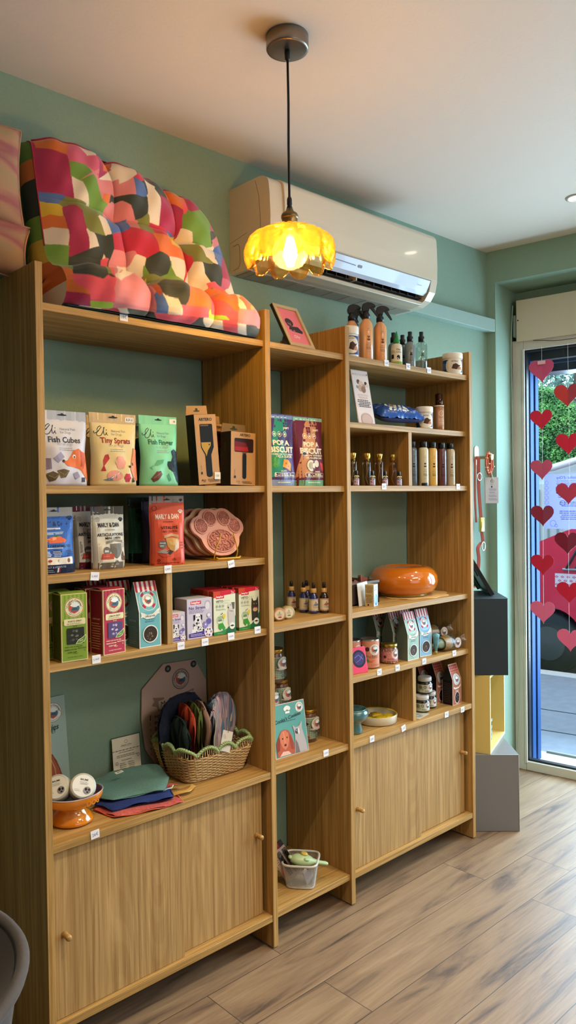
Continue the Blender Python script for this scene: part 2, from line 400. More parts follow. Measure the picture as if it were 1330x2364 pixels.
# floor planks
m = bpy.data.materials.new('floor_planks'); m.use_nodes = True; t = m.node_tree; L = t.links; bs = t.nodes['Principled BSDF']
def N(tp): return t.nodes.new('ShaderNode'+tp)
def MA(op, a, b_=None, clamp=False):
    n = N('Math'); n.operation = op; n.use_clamp = clamp
    for i, q in enumerate((a, b_)):
        if q is None: continue
        if isinstance(q, (int,float)): n.inputs[i].default_value = q
        else: L.new(q, n.inputs[i])
    return n.outputs[0]
co = N('TexCoord'); sp = N('SeparateXYZ'); L.new(co.outputs['Object'], sp.inputs[0])
ry = MA('DIVIDE', MA('ADD', sp.outputs[1], 10-.043), .1945); row = MA('FLOOR', ry); fy = MA('FRACT', ry)
par = MA('MODULO', row, 2.0)
px_ = MA('DIVIDE', MA('ADD', MA('ADD', sp.outputs[0], 11.9-.48), MA('MULTIPLY', par, -.30)), 1.19); colm = MA('FLOOR', px_); fx = MA('FRACT', px_)
ey = MA('MINIMUM', fy, MA('SUBTRACT', 1.0, fy)); ex = MA('MINIMUM', fx, MA('SUBTRACT', 1.0, fx))
gap = MA('MULTIPLY', MA('GREATER_THAN', ey, .006), MA('GREATER_THAN', ex, .0010))
pid = MA('ADD', MA('MULTIPLY', row, 3.71), MA('MULTIPLY', colm, 7.13))
cb = N('CombineXYZ'); L.new(MA('ADD', MA('MULTIPLY', sp.outputs[0], 1.3), pid), cb.inputs[0]); L.new(MA('MULTIPLY', sp.outputs[1], 12.0), cb.inputs[1]); L.new(pid, cb.inputs[2])
n1 = N('TexNoise'); L.new(cb.outputs[0], n1.inputs['Vector']); n1.inputs['Scale'].default_value = 1.2; n1.inputs['Detail'].default_value = 6; n1.inputs['Roughness'].default_value = .62; n1.inputs['Distortion'].default_value = .8
r1 = N('ValToRGB'); L.new(n1.outputs[0], r1.inputs[0]); e = r1.color_ramp.elements
e[0].position = .30; e[0].color = lin('#44372d'); e[1].position = .75; e[1].color = lin('#a3876a')
for pos, c in ((.38,'#6b5645'),(.46,'#866c52'),(.60,'#957a5d')): k = e.new(pos); k.color = lin(c)
cb2 = N('CombineXYZ'); L.new(MA('ADD', MA('MULTIPLY', sp.outputs[0], 7.0), pid), cb2.inputs[0]); L.new(MA('MULTIPLY', sp.outputs[1], 120.0), cb2.inputs[1])
n2 = N('TexNoise'); L.new(cb2.outputs[0], n2.inputs['Vector']); n2.inputs['Scale'].default_value = 1.0; n2.inputs['Detail'].default_value = 3
r2 = N('ValToRGB'); L.new(n2.outputs[0], r2.inputs[0]); r2.color_ramp.elements[0].position = .3; r2.color_ramp.elements[0].color = (.82,.80,.78,1); r2.color_ramp.elements[1].position = .6; r2.color_ramp.elements[1].color = (1,1,1,1)
mx = N('Mix'); mx.data_type = 'RGBA'; mx.blend_type = 'MULTIPLY'; mx.inputs[0].default_value = .8; L.new(r1.outputs[0], mx.inputs[6]); L.new(r2.outputs[0], mx.inputs[7])
mg = N('Mix'); mg.data_type = 'RGBA'; L.new(gap, mg.inputs[0]); mg.inputs[6].default_value = (.045,.034,.026,1); L.new(mx.outputs[2], mg.inputs[7])
L.new(mg.outputs[2], bs.inputs['Base Color']); bs.inputs['Roughness'].default_value = .42; bs.inputs['Specular IOR Level'].default_value = .6
bp = N('Bump'); bp.inputs['Strength'].default_value = .2; bp.inputs['Distance'].default_value = .002; L.new(n2.outputs[0], bp.inputs['Height']); L.new(bp.outputs[0], bs.inputs['Normal'])
b = MB(); b.prism([(-3.2,-4.8),(3.55,-4.8),(3.55,-4.0)]+[(W(2.75,.05,0).x,W(2.75,.05,0).y),(W(2.75,.26,0).x,W(2.75,.26,0).y),(W(.0,.26,0).x,W(.0,.26,0).y),(2.7,.5),(-3.2,.5)], -.1, 0, 'z'); structure(b, 'floor', m)
# shop window: white frame, gasket, pane; blue shutter guides outside
fr = empty('window_1', WO, 0, None, None); tag(fr, kind='structure'); fr.rotation_euler = (0,0,-PI/2+TH)
# local x = along the wall (s), local y = outwards (n)
mfr = mat('#c9c6bb', .45, var=.02, bscale=15)
b = MB()
for a, c in (((.050,.215,0),(.112,.275,2.312)),((.112,.215,0),(2.70,.275,.048)),((.112,.215,2.258),(2.70,.275,2.312)),((2.64,.215,0),(2.75,.275,2.312)),((1.33,.215,.048),(1.40,.275,2.258))): b.box(a, c, bev=.003)
b.box((.105,.208,.040),(.118,.22,2.264), bev=.002)
b.build('window_frame', mfr, fr)
b = MB()
for x0, x1 in ((.112,1.33),(1.40,2.64)):
    for a, c in (((x0,.232,.048),(x0+.010,.262,2.258)),((x1-.010,.232,.048),(x1,.262,2.258)),((x0,.232,.048),(x1,.262,.058)),((x0,.232,2.248),(x1,.262,2.258))): b.box(a, c)
b.build('gasket', mat('#0c0e14', .5), fr)
b = MB(); b.box((.122,.244,.058),(1.32,.250,2.248)); b.box((1.41,.244,.058),(2.63,.250,2.248)); b.build('window_pane', clear_mat('#eaf4f6', .97, .05), fr)
mblue = mat('#2a4c80', .65, spec=.15, var=.03, bscale=8); mdk = mat('#15191d', .6, bump=.4, bscale=200, var=.3)
b = MB(); b.box((.040,.276,-.02),(.126,.325,2.31), mblue, bev=.002); b.box((.040,.325,-.02),(.112,.352,2.31), mdk); b.box((.040,.352,-.02),(.126,.400,2.31), mblue, bev=.002)
b.box((2.66,.276,-.02),(2.75,.40,2.31), mblue); b.box((1.34,.276,-.02),(1.39,.34,2.25), mblue); b.build('shutter_guide', None, fr)
b = MB(); b.box((.126,.276,2.205),(2.66,.33,2.31), mat('#2a2328',.6)); b.box((.126,.33,2.19),(2.66,.36,2.31), mat('#2c4266',.5)); b.box((.126,.36,2.150),(2.66,.50,2.31), mat('#2d343c',.5), bev=.004); b.box((.126,.37,2.17),(2.66,.365,2.18), mat('#9aa4ad',.4)); b.build('shutter_housing', None, fr)
b = MB(); b.box((.048,.276,-.06),(2.70,.52,.018), mat('#c9c5be',.6,bump=.2,var=.05,bscale=30), bev=.003); b.box((.12,.50,.018),(2.70,.52,.03), mat('#8d8b84',.6)); b.build('window_sill', None, fr)
def onwin(mb, name, m, label, cat, group=None):
    bmesh.ops.transform(mb.bm, matrix=MW, verts=mb.bm.verts); return tag(mb.build(name, m), label, cat, group)
# roller blind box
rb = tag(link('roller_blind_box', None, None, WO, (0,0,-PI/2+TH)), 'cream roller blind box mounted across the top of the shop window', 'blind box')
b = MB(); b.box((.082,.195,2.302),(2.70,.214,2.522), mat('#cfc6b0',.5), bev=.002); b.box((.084,.214,2.315),(2.70,.275,2.515), mat('#8f8a7c',.6)); b.build('casing', None, rb)
b = MB(); b.lathe([(0,0),(.004,0),(.004,.001),(0,.0015)],12,M=Matrix.Translation((.092,.1945,2.415))@Matrix.Rotation(PI/2,4,'X')); b.build('screw', mat('#2a2622',.4,.6), rb)
b = MB(); b.box((.058,.20,2.33),(.080,.27,2.45), bev=.008); b.build('end_cap', mat('#7f9089',.5), rb)
# white cable dropping beside the frame and a loose wire under the box
def bez(pts, n=8):
    P = [Vector(p) for p in pts]; out = []
    for i in range(len(P)-1):
        p0 = P[max(i-1,0)]; p1 = P[i]; p2 = P[i+1]; p3 = P[min(i+2,len(P)-1)]
        for k in range(n):
            t = k/n; out.append(.5*((2*p1)+(-p0+p2)*t+(2*p0-5*p1+4*p2-p3)*t*t+(-p0+3*p1-3*p2+p3)*t**3))
    out.append(P[-1]); return out
b = MB(); b.tube(bez([(.062,.20,2.50),(.056,.19,2.3),(.058,.19,2.0),(.060,.195,1.5),(.068,.20,1.15),(.080,.205,.85),(.086,.205,.55),(.082,.20,.30),(.07,.20,.12),(.062,.205,.03)]), .0022, 6)
onwin(b, 'cable', mat('#a9c4b6',.5), 'thin pale green cable hanging down the left side of the window frame', 'cable')
b = MB(); b.tube(bez([(.17,.205,2.300),(.22,.20,2.293),(.28,.20,2.283),(.36,.20,2.281),(.50,.20,2.283),(.70,.20,2.298)]), .0018, 6)
onwin(b, 'wire', mat('#2c2a28',.5), 'loose dark wire sagging just below the cream blind box', 'wire')
# ================================================================ OUTSIDE
b = MB(); b.box((-9,.44,-.12),(14,2.55,-.02)); onwin(b,'pavement', mat('#7b828e',.8,bump=.3,var=.10,bscale=14), None, None); bpy.data.objects['pavement']['kind'] = 'structure'
b = MB(); b.box((-9,2.55,-.14),(14,2.70,-.015), bev=.006); onwin(b,'kerb', mat('#c3c3c0',.7,bump=.3,var=.06,bscale=20), None, None); bpy.data.objects['kerb']['kind'] = 'structure'
b = MB(); b.box((-30,2.70,-.25),(40,30,-.12)); onwin(b,'road', mat('#50545a',.8,bump=.4,var=.1,bscale=60), None, None); bpy.data.objects['road']['kind'] = 'structure'
b = MB(); b.box((-12,.44,2.75),(-.06,.70,3.2)); b.box((-12,.44,-.02),(-.06,.60,3.2)); b.box((5.2,.0,-.02),(12,.60,3.2)); b.box((-.06,.44,2.312),(5.2,.60,3.2)); onwin(b,'wall_outside', mat('#8a97a8',.7), None, None); bpy.data.objects['wall_outside']['kind'] = 'structure'
# paving joints and moss
b = MB()
for pts in ([(-.6,1.55),(-.25,1.50),(.3,1.52),(1.2,1.5)],[(-.6,1.05),(-.2,1.02),(.4,1.06),(1.5,1.04)],[(-.38,1.05),(-.33,1.3),(-.30,1.52)],[(.1,1.52),(.16,1.9),(.12,2.5)]): b.tube([(x,n,-.0195) for x,n in pts], .004, 5)
onwin(b,'paving_crack', mat('#4a5054',.9), None, None); bpy.data.objects['paving_crack']['kind'] = 'structure'
b = MB(); b.poly([(-.75,1.08,-.0185),(-.36,1.06,-.0185),(-.31,1.50,-.0185),(-.8,1.52,-.0185)])
def mossmat():
    m = bpy.data.materials.new('moss'); m.use_nodes = True; t = m.node_tree; bb = t.nodes['Principled BSDF']; n = t.nodes.new('ShaderNodeTexNoise'); n.inputs['Scale'].default_value = 6; c = t.nodes.new('ShaderNodeTexCoord'); r = t.nodes.new('ShaderNodeValToRGB')
    t.links.new(c.outputs['Object'], n.inputs['Vector']); t.links.new(n.outputs[0], r.inputs[0]); t.links.new(r.outputs[0], bb.inputs['Base Color']); r.color_ramp.elements[0].position = .4; r.color_ramp.elements[0].color = lin('#7d8a88'); r.color_ramp.elements[1].position = .6; r.color_ramp.elements[1].color = lin('#6aa845'); bb.inputs['Roughness'].default_value = .9; return m
onwin(b,'moss_patch', mossmat(), 'bright green mossy patch on the pavement outside the window', 'moss')
# neighbour's white garage and hedge behind the car
g = tag(link('garage', None, None, WO, (0,0,-PI/2+TH)), 'low white garage with pale eaves behind the red car', 'garage')
b = MB(); b.prism([(-6,0-.12),(4,-.12),(4,2.30),(-1.1,1.98),(-1.75,1.80),(-6,1.55)], 6.2, 8.0, 'y', mat('#c9dbdc',.7)); b.build('wall', None, g)
b = MB(); b.tube([(-6,6.1,1.57),(-1.75,6.1,1.83),(-1.1,6.1,2.01),(4,6.1,2.33)], .045, 8); b.build('roof_edge', mat('#d5dedf',.6), g)
b = MB(); b.box((-2.6,6.12,-.1),(-1.66,6.20,1.62), mat('#b7c4c4',.6)); [b.box((-2.55+i*.12,6.10,.0),(-2.53+i*.12,6.13,1.55), mat('#7f8e90',.6)) for i in range(8)]; b.build('door', None, g)
def leafmat(c1, c2, sc_=18):
    m = bpy.data.materials.new('foliage'); m.use_nodes = True; t = m.node_tree; bb = t.nodes['Principled BSDF']; n = t.nodes.new('ShaderNodeTexNoise'); n.inputs['Scale'].default_value = sc_; n.inputs['Detail'].default_value = 3
    c = t.nodes.new('ShaderNodeTexCoord'); r = t.nodes.new('ShaderNodeValToRGB'); t.links.new(c.outputs['Object'], n.inputs['Vector']); t.links.new(n.outputs[0], r.inputs[0]); t.links.new(r.outputs[0], bb.inputs['Base Color'])
    r.color_ramp.elements[0].position = .35; r.color_ramp.elements[0].color = lin(c1); r.color_ramp.elements[1].position = .65; r.color_ramp.elements[1].color = lin(c2); bb.inputs['Roughness'].default_value = .6; return m
def leaves(mb, n, box0, box1, size, q, top=None):
    for _ in range(n):
        x = q.uniform(box0[0],box1[0]); y = q.uniform(box0[1],box1[1]); z = q.uniform(box0[2],box1[2])
        if top and z > top(x): continue
        a = q.uniform(0,6.28); ti = q.uniform(-.9,.9); L_ = size*q.uniform(.7,1.5); w_ = L_*.28
        d = Vector((math.cos(a)*math.cos(ti), math.sin(a)*math.cos(ti)*.6, math.sin(ti))); u = d.cross(Vector((q.uniform(-1,1),q.uniform(-1,1),q.uniform(-1,1)))).normalized()*w_; p = Vector((x,y,z))
        mb.poly([p, p+d*L_*.5+u, p+d*L_, p+d*L_*.5-u])
q = random.Random(3); hd = tag(link('hedge', None, None, WO, (0,0,-PI/2+TH)), 'tall clipped green hedge above the white garage roof', 'hedge')
b = MB(); b.prism([(-6,-.1),(3.5,-.1),(3.5,1.9),(-1.0,2.1),(-2.36,2.86),(-2.93,3.27),(-4,3.6),(-6,3.7)], 9.15, 10.3, 'y'); b.build('hedge_core', mat('#1d3a22',.9,bump=1,bscale=20,var=.4), hd)
b = MB(); leaves(b, 30000, (-3.7,8.98,1.75),(-.6,9.18,3.75), .042, q, lambda x: 3.36-.70*(x+2.93)+.04*math.sin(x*9) if x > -2.93 else 3.36-.2*(x+2.93)); leaves(b, 5000, (-.6,8.95,1.6),(1.5,9.2,2.4), .08, q); b.build('leaves', leafmat('#2f6a3c','#86c56a',5), hd)
tr = tag(link('tree', None, None, WO, (0,0,-PI/2+TH)), 'loose grey-green tree top rising behind the hedge', 'tree')
b = MB(); b.tube([(-3.6,12.5,-.1),(-3.55,12.5,2.5),(-3.4,12.4,4.2)], [.12,.1,.03], 8); b.build('trunk', mat('#4a4036',.9), tr)
b = MB(); leaves(b, 3000, (-4.8,12,2.8),(-3.3,13.2,4.6), .10, q, lambda x: 4.45-.9*abs(x+4.0)); b.build('crown', leafmat('#4f7468','#a9cbb8',4), tr)
# red car parked at the kerb; side faces the shop.  local x along the street, y away from the shop
car = tag(link('car', None, None, W(-.60,2.92,0), (0,0,-PI/2+TH)), 'red hatchback parked at the kerb with a white diamond stripe along its side', 'car')
mred = mat('#e8223f',.22,coat=.6); mgl = mat('#2a3d48',.05,spec=.9); mblk = mat('#14161a',.6)
def carside():
    # outline in x,z  (x grows to the right as seen from the shop)
    return [(-1.25,.30),(-1.22,.62),(-1.05,.82),(-.55,.88),(-.30,1.02),(.18,1.26),(.55,1.33),(1.5,1.33),(2.05,1.20),(2.45,.95),(2.60,.88),(2.66,.55),(2.60,.22),(2.15,.20)]
b = MB(); prof = [(-1.20,.84),(-.62,.90),(-.28,1.03),(.05,1.17),(.25,1.235),(.6,1.275),(1.4,1.27),(2.0,1.15),(2.4,.92),(2.58,.86)]
low = [(2.62,.60),(2.60,.20),(2.30,.16)]+[(1.98+.34*math.cos(math.radians(a)),.22+.34*math.sin(math.radians(a))) for a in range(0,181,20)][0:]+[(1.60,.08),(.23,.06)]+[(-.12+.32*math.cos(math.radians(a)),.18+.32*math.sin(math.radians(a))) for a in range(0,181,15)]+[(-.50,.14),(-1.22,.20),(-1.26,.55)]
fs = b.prism(prof+low, 0, 1.62, 'y', mred); b.build('body', None, car)
b = MB(); b.prism([(.12,.845),(.20,1.00),(.34,1.12),(.55,1.19),(.95,1.215),(.97,.85)], -.006, .002, 'y'); b.prism([(1.03,.85),(1.01,1.215),(1.4,1.20),(1.8,1.10),(2.1,.90)], -.006, .002, 'y'); b.build('side_window', mgl, car)
b = MB(); b.tube([(.02,-.008,.835),(2.2,-.008,.850)], .010, 6, mat('#b8c6cc',.3,.6)); b.tube([(.05,-.008,.84),(.14,-.008,1.00),(.30,-.008,1.14),(.55,-.008,1.215),(1.4,-.008,1.225)], .011, 6, mat('#2b3034',.5)); b.build('window_trim', None, car)
a = Art(2.4,.12); a.rect(0,0,1,1,'#f6dfe4'); 
for i in range(48):
    for j in range(3): x = (i+(.5 if j%2 else 0))/48+.006; a.poly([(x-.007,.2+j*.28),(x,.29+j*.28),(x+.007,.2+j*.28),(x,.11+j*.28)],'#d4506a'); a.poly([(x-.003,.2+j*.28),(x,.24+j*.28),(x+.003,.2+j*.28),(x,.16+j*.28)],'#f6dfe4')
a.build('diamond_stripe', car, lambda x,y:(x-.05,0,y+.675))
b = MB()
for cx in (-.12,1.98): b.lathe([(0,0),(.27,0),(.285,.03),(.285,.17),(.26,.2),(0,.2)],28,M=Matrix.Translation((cx,.22,.168))@Matrix.Rotation(PI/2,4,'X'))
b.build('wheel', mat('#23282b',.7,var=.2,bscale=8), car)
b = MB()
for cx in (-.12,1.98): b.lathe([(0,0),(.14,0),(.15,.012),(0,.03)],24,M=Matrix.Translation((cx,.018,.168))@Matrix.Rotation(PI/2,4,'X'),smooth=False)
b.build('hubcap', mat('#4a5052',.5,.3), car)
b = MB(); b.box((.60,-.02,.70),(.604,.002,.84), mblk); b.box((.30,-.012,.15),(1.6,.0,.20), mat('#a01a30',.4), bev=.004); b.build('door_gap', None, car)
b = MB(); b.lathe([(0,-.07),(.05,-.05),(.07,0),(.05,.05),(0,.07)],12,M=Matrix.Translation((.62,-.10,.93))@Matrix.Scale(1.2,4,(1,0,0))); b.tube([(.62,-.08,.90),(.66,.0,.86)],.02,6); b.build('wing_mirror', mat('#39424a',.3), car)
# hearts garlands, two strings in front of the glass
RED, PNK, ROSE = '#c01f45', '#d0708c', '#a83c56'
def heart_pts(n=26, s=.058):
    P = []
    for i in range(n):
        t = 2*PI*i/n+PI/2; t = 2*PI*i/n
        x = 16*math.sin(t)**3; z = 13*math.cos(t)-5*math.cos(2*t)-2*math.cos(3*t)-math.cos(4*t); P.append((x/16*s, z/16*s+.004))
    return P
HS = [(.254,2.120,'c0557a','pale rose, taped at its notch',1.12),(.382,1.984,'b03a48','metallic copper-red',1.12),(.25,1.871,RED,'bright red',1.0),(.385,1.741,RED,'bright red',1.05),(.25,1.616,'c25c78','dusty pink',1.0),(.383,1.492,'bb4560','rose',1.05),(.253,1.380,'a03450','shiny dark wine-red',1.05),(.377,1.243,'983048','shiny dark wine-red',1.08),(.251,1.128,RED,'bright red',1.05),(.384,.994,RED,'bright red',1.05),(.251,.885,'d2708c','light pink',1.12),(.387,.754,'d2708c','light pink',1.10)]
ordn = ['topmost','second','third','fourth','fifth','lowest']
for i, (s_, z_, c_, lk, k_) in enumerate(HS):
    side = 'left' if i%2 == 0 else 'right'
    o = tag(link('paper_heart', None, None, W(s_,.10,z_), (0,0,-PI/2+TH)), f'{lk} paper heart, {ordn[i//2]} on the {side} garland in the window', 'paper heart', 'paper hearts on the window garlands')
    P = heart_pts(s=.058*k_); shiny = 'shiny' in lk or 'metal' in lk
    c_ = c_ if c_[0]=='#' else '#'+c_; mh = mat(c_, .25, .45) if shiny else paper(c_)
    for sg in (-1,1):
        half = [p for p in P if p[0]*sg >= -1e-6]; half = sorted(half, key=lambda p: -math.atan2(p[1]+.0, (p[0]*sg)+1e-4)) 
        b = MB(); vs = []
        for yy in (-.0004,.0004):
            vs.append([b.bm.verts.new((x, -abs(x)*.22+yy, z)) for x, z in half])
        b.bm.faces.new(vs[0]); b.bm.faces.new(vs[1][::-1]); n_ = len(half)
        for k in range(n_): b.bm.faces.new((vs[0][k],vs[1][k],vs[1][(k+1)%n_],vs[0][(k+1)%n_]))
        b.build('paper_fold', mh, o)
    if i == 0:
        b = MB(); b.box((-.020,-.010,.030),(.020,-.009,.048)); b.build('tape', mat('#d9a9b4',.3), o)
for side, s_, zt, zb, sw in (('left',.252,2.25,.82,0),('right',.384,2.25,.70,.004)):
    b = MB(); b.tube(bez([(s_,.10,zt),(s_+sw,.10,1.6),(s_-sw,.10,1.1),(s_,.10,zb)]), .0006, 5); onwin(b,'garland_string', mat('#e8e4e0',.5), f'thin white string of the {side} heart garland', 'string', 'garland strings')
# notice taped to the glass, read from outside
pp = tag(link('paper_notice', None, None, W(.204,.262,1.303), (0,0,-PI/2+TH)), 'lilac paper notice stuck on the window glass, its print seen reversed', 'notice')
b = MB(); b.box((0,0,0),(.205,.0006,.290)); b.build('sheet', clear_mat('#9a9ad0',.8,.04,.94,.5), pp)
a = Art(.205,.29); ink = '#8385b5'
a.text("L'Atelier d'Oky", .62,.925,.62,ink,mirror=True); a.rect(.3,.865,.95,.870,ink); a.lines(.3,.95,.78,.84,3,ink); a.lines(.35,.95,.56,.62,2,ink); a.lines(.38,.95,.40,.50,3,ink); a.lines(.38,.95,.16,.34,5,ink)
for k in range(7): a.ring(.06,.30+k*.09,.05,.006,'#9697cc')
a.ring(.47,.47,.07,.010,'#b07a8a'); a.ell(.38,.66,.08,'#8c95c0',.04); a.ring(.22,.10,.08,.007,ink); a.ring(.30,.06,.04,.007,ink)
a.build('print', pp, flat, base=.0003)
# ================================================================ THE SHELVING
OZ = wood('z','#c39a5c','#9b7439',None); OX = wood('x','#c39a5c','#9b7439',None); OD = wood('z','#c19c66','#a17d4a',None,.8,.5,.38)
unit = empty('shelving_unit', (0,0,0), 0, 'large oak shelving unit with three bays and low cupboards against the green wall', 'shelving')
PX = [(0,.0205),(.781,.8025),(1.1635,1.1845),(1.942,1.963)]
for x0, x1 in PX:
    b = MB(); b.box((x0,0,.004),(x1,.343,2.10), bev=.0012); b.build('side_panel', OZ, unit)
def shelf(x0, x1, ztop, yf, name='shelf'):
    b = MB(); b.box((x0,yf,ztop-.021),(x1,.343,ztop), bev=.001); return b.build(name, OX, unit)
for z, yf in ((2.0,.010),(1.526,.012),(1.290,.016),(1.058,.012),(.586,.002),(.112,.002)): shelf(.0205,.781,z,yf)
for z, yf in ((2.0,.010),(1.526,.012),(1.060,.012),(.590,.008),(.113,.008)): shelf(.8025,1.1635,z,yf)
for z, yf in ((2.0,.010),(1.760,.020),(1.527,.014),(1.062,.016),(.823,.018),(.589,.002),(.113,.002)): shelf(1.1845,1.942,z,yf)
for x0, x1, z0, z1 in ((.398,.418,1.058,1.269),(1.547,1.568,1.527,1.739),(1.557,1.579,.589,.802)):
    b = MB(); b.box((x0,.020,z0),(x1,.343,z1), bev=.001); b.build('divider', OZ, unit)
for x0, x1, z0, z1, kn in ((.022,.44,.113,.564,'l'),(.42,.768,.113,.564,'r'),(1.186,1.60,.114,.567,'l'),(1.58,1.930,.114,.567,'r')):
    y = .018 if kn == 'l' else .036
    b = MB(); b.box((x0,y,z0),(x1,y+.016,z1), bev=.001); d = b.build('door', OD, unit)
    kx = x0+.033 if kn == 'l' else x1-.025; kz = {(.022):.335,(.42):.38,(1.186):.335,(1.58):.38}[x0]
    b = MB(); b.lathe([(0,0),(.0085,0),(.0085,.004),(.0072,.012),(.0082,.026),(.0075,.030),(0,.031)],16,M=Matrix.Translation((kx,y,kz))@Matrix.Rotation(PI/2,4,'X')); b.build('knob', OX, d)
# backing rails between the cupboard shelves
b = MB(); b.box((.0205,.330,.113),(.781,.343,.565)); b.box((1.1845,.330,.114),(1.942,.343,.568)); b.build('cupboard_back', OZ, unit)
# price tags
PT = None
def price(x, z, txt, label, yf=.012, tilt=0):
    o = empty('price_tag', (x, yf-.0012, z), 0, label, 'price tag', 'price tags along the shelf edges'); o.rotation_euler = (0, tilt, 0)
    b = MB(); b.box((-.013,-.0006,-.0115),(.013,.0006,.0115), bev=.0005); b.build('card', mat('#ece8ea',.5), o)
    a = Art(.026,.023,.00004); a.text(txt,.5,.5,.70,'#6d7688',rot=.05); a.build('price', o, lambda x_,y_:(x_-.013,-.0006,y_-.0115), base=.0002)
price(.263,1.997,'18€','white price tag below the colourful patchwork cushion',.010)
price(1.404,1.994,'16€','price tag below the orange spray bottles',.010); price(1.536,1.995,'9€','price tag below the green-capped bottle',.010); price(1.671,1.994,'12€','price tag under the clear spray bottle',.010)
price(.162,1.279,'5,46€','price tag beneath the white treat pouch, tilted',.016,.1); price(.400,1.281,'6,90€','price tag beneath the orange treat pouch',.016); price(.638,1.280,'8,50€','price tag beneath the yellow wire stand',.016,-.15)
price(.160,1.053,'5,46€','price tag beside the green treat carton'); price(.439,1.050,'12,90€','price tag under the narrow lilac box'); price(.528,1.049,'22,90€','price tag under the wide lilac box'); price(.630,1.053,'19,80€','price tag under the green-white box with a dog'); price(.740,1.059,'19,80€','price tag under the green-white box with a cat')
price(1.386,1.524,'8€','price tag in front of the tiny perfume samples',.014); price(1.872,1.524,'14€','price tag right of the shampoo bottles',.014)
price(.141,.581,'26€','price tag in front of the orange bowl with tins',.002,-.05); price(1.045,.586,'5,90€','price tag beside the dog-and-cat leaflet',.008)
price(1.350,.820,'7€','price tag under the pink tin can',.018); price(1.459,.819,'9€','price tag under the small jar of kibble',.018); price(1.629,.818,'6€','price tag under the pale blue gabled cartons',.018); price(1.838,.820,'4€','price tag under the biscuit cones',.018)
price(1.285,.583,'25€','price tag under the teal footed bowl',.002); price(1.472,.583,'15€','price tag under the cream dish',.002,-.2); price(1.756,.579,'7€','price tag under the black jars',.002); price(1.871,.577,'6€','price tag under the red checked cartons',.002)
# ---------------------------------------------------------------- product builders
def carton(name, label, cat, group, loc, ang, w, d, h, side, front=None, art=None, sideart=None, topcol=None, rx=0):
    o = empty(name, loc, ang, label, cat, group, rx=rx)
    b = MB(); b.box((0,0,0),(w,d,h), mat(side,.5), bev=.0012)
    if front: b.box((.0008,-.0004,.0008),(w-.0008,.0006,h-.0008), mat(front,.45))
    if topcol: b.box((.0008,.0008,h-.001),(w-.0008,d-.0008,h+.0004), mat(topcol,.45))
    b.build('carton', None, o)
    if art: a = Art(w,h); art(a); a.build('front_print', o, lambda x,y:(x,-.0005,y))
    if sideart: a = Art(d,h); sideart(a); a.build('side_print', o, lambda x,y:(-.0002,d-x,y))
    return o
def gable(name, label, cat, group, loc, ang, w, d, h, col, side, art, h1=.55, awn=('#b01c38','#ece0d4'), sideart=None):
    o = empty(name, loc, ang, label, cat, group); H1 = h*h1
    b = MB(); b.prism([(0,0),(d,0),(d,H1),(d/2+.0012,h),(d/2-.0012,h),(0,H1)], 0, w, 'x', mat(side,.5))
    b.build('carton', None, o)
    def fn(x,y):
        if y <= H1: return (x,-.0003,y)
        t = (y-H1)/(h-H1); return (x, t*(d/2-.001)-.0003, y)
    a = Art(w,h); a.rect(.0,.0,1,1,'#e9e2d2' if col != '#a4654f' else '#d9b7a6'); a.rect(.035,.015,.965,.985,col)
    n = 9
    if awn:
        for i in range(n): a.rect(.02+i*.96/n,.86,.02+(i+1)*.96/n,1.0,awn[i%2]); a.ell(.02+(i+.5)*.96/n,.86,.96/n/2,awn[i%2],n=14)
    art(a); a.build('front_print', o, fn, grid=H1 if True else 0)
    if sideart: a = Art(d,h*h1); sideart(a); a.build('side_print', o, lambda x,y:(-.0003,d-x,y))
    return o
def pouch(name, label, cat, group, loc, ang, w, h, col, art=None, thick=.055, waist=.05, seal='#b9b4ad', sealh=.14, rx=0, back=None, seed=1, seed2=0, hole=True):
    """stand-up foil pouch; origin at the middle of its front foot"""
    o = empty(name, loc, ang, label, cat, group, rx=rx); q = random.Random(seed); ph = [q.uniform(0,6.28) for _ in range(6)]
    def prof(v):
        k = v/h
        if k > 1-sealh: return .0016
        t = k/(1-sealh); return thick/2*(1-t**1.9)*(.82+.18*min(1,t*8)) + .0016
    def wf(v):
        k = v/h; return 1 - waist*math.exp(-((k-.42)/.22)**2) + .012*math.sin(9*k+ph[0])
    def front(x, v, s=-1):
        u = x/w; k = v/h; e = max(0,1-(abs(2*u-1))**3.2); fade = max(0, min(1,(1-sealh-k)*5))
        wr = (.0022*math.sin(6*u*2+9*k+ph[1])*math.sin(7*k+ph[2]) + .0014*math.sin(15*u+ph[3]-14*k))*e*fade*(1 if s < 0 else .3)
        X = (x-w/2)*wf(v)
        if k > 1-sealh: Y = s*(.0012+.0004*math.sin(u*50+ph[4])) 
        else: Y = s*(prof(v)*(e**.6)+.0008)+wr*s
        return (X, Y+thick/2, v)
    b = MB(); nu, nv = 16, 26
    A = b.grid(lambda u,v: front(u*w, v*h, -1), nu, nv, mat(col,.42)); B = b.grid(lambda u,v: front(u*w, v*h, 1), nu, nv, mat(back or col,.45), flip=True)
    for j in range(nv): 
        for i in (0,nu): b.bm.faces.new((A[j][i],A[j+1][i],B[j+1][i],B[j][i])).smooth = True
    for i in range(nu): b.bm.faces.new((A[0][i],A[0][i+1],B[0][i+1],B[0][i]))
    for i in range(nu): b.bm.faces.new((A[nv][i],A[nv][i+1],B[nv][i+1],B[nv][i]))
    b.build('pouch_body', None, o)
    a = Art(w,h); a.rough = .42
    if seal: a.rect(0,1-sealh,1,1,seal)
    if art: art(a)
    if hole: a.ell(.5,.945,.10,'#2b2a28',.016,16); a.ell(.5,.952,.035,'#2b2a28',.026,12)
    a.build('printed_front', o, front, grid=.011, base=.0003)
    return o
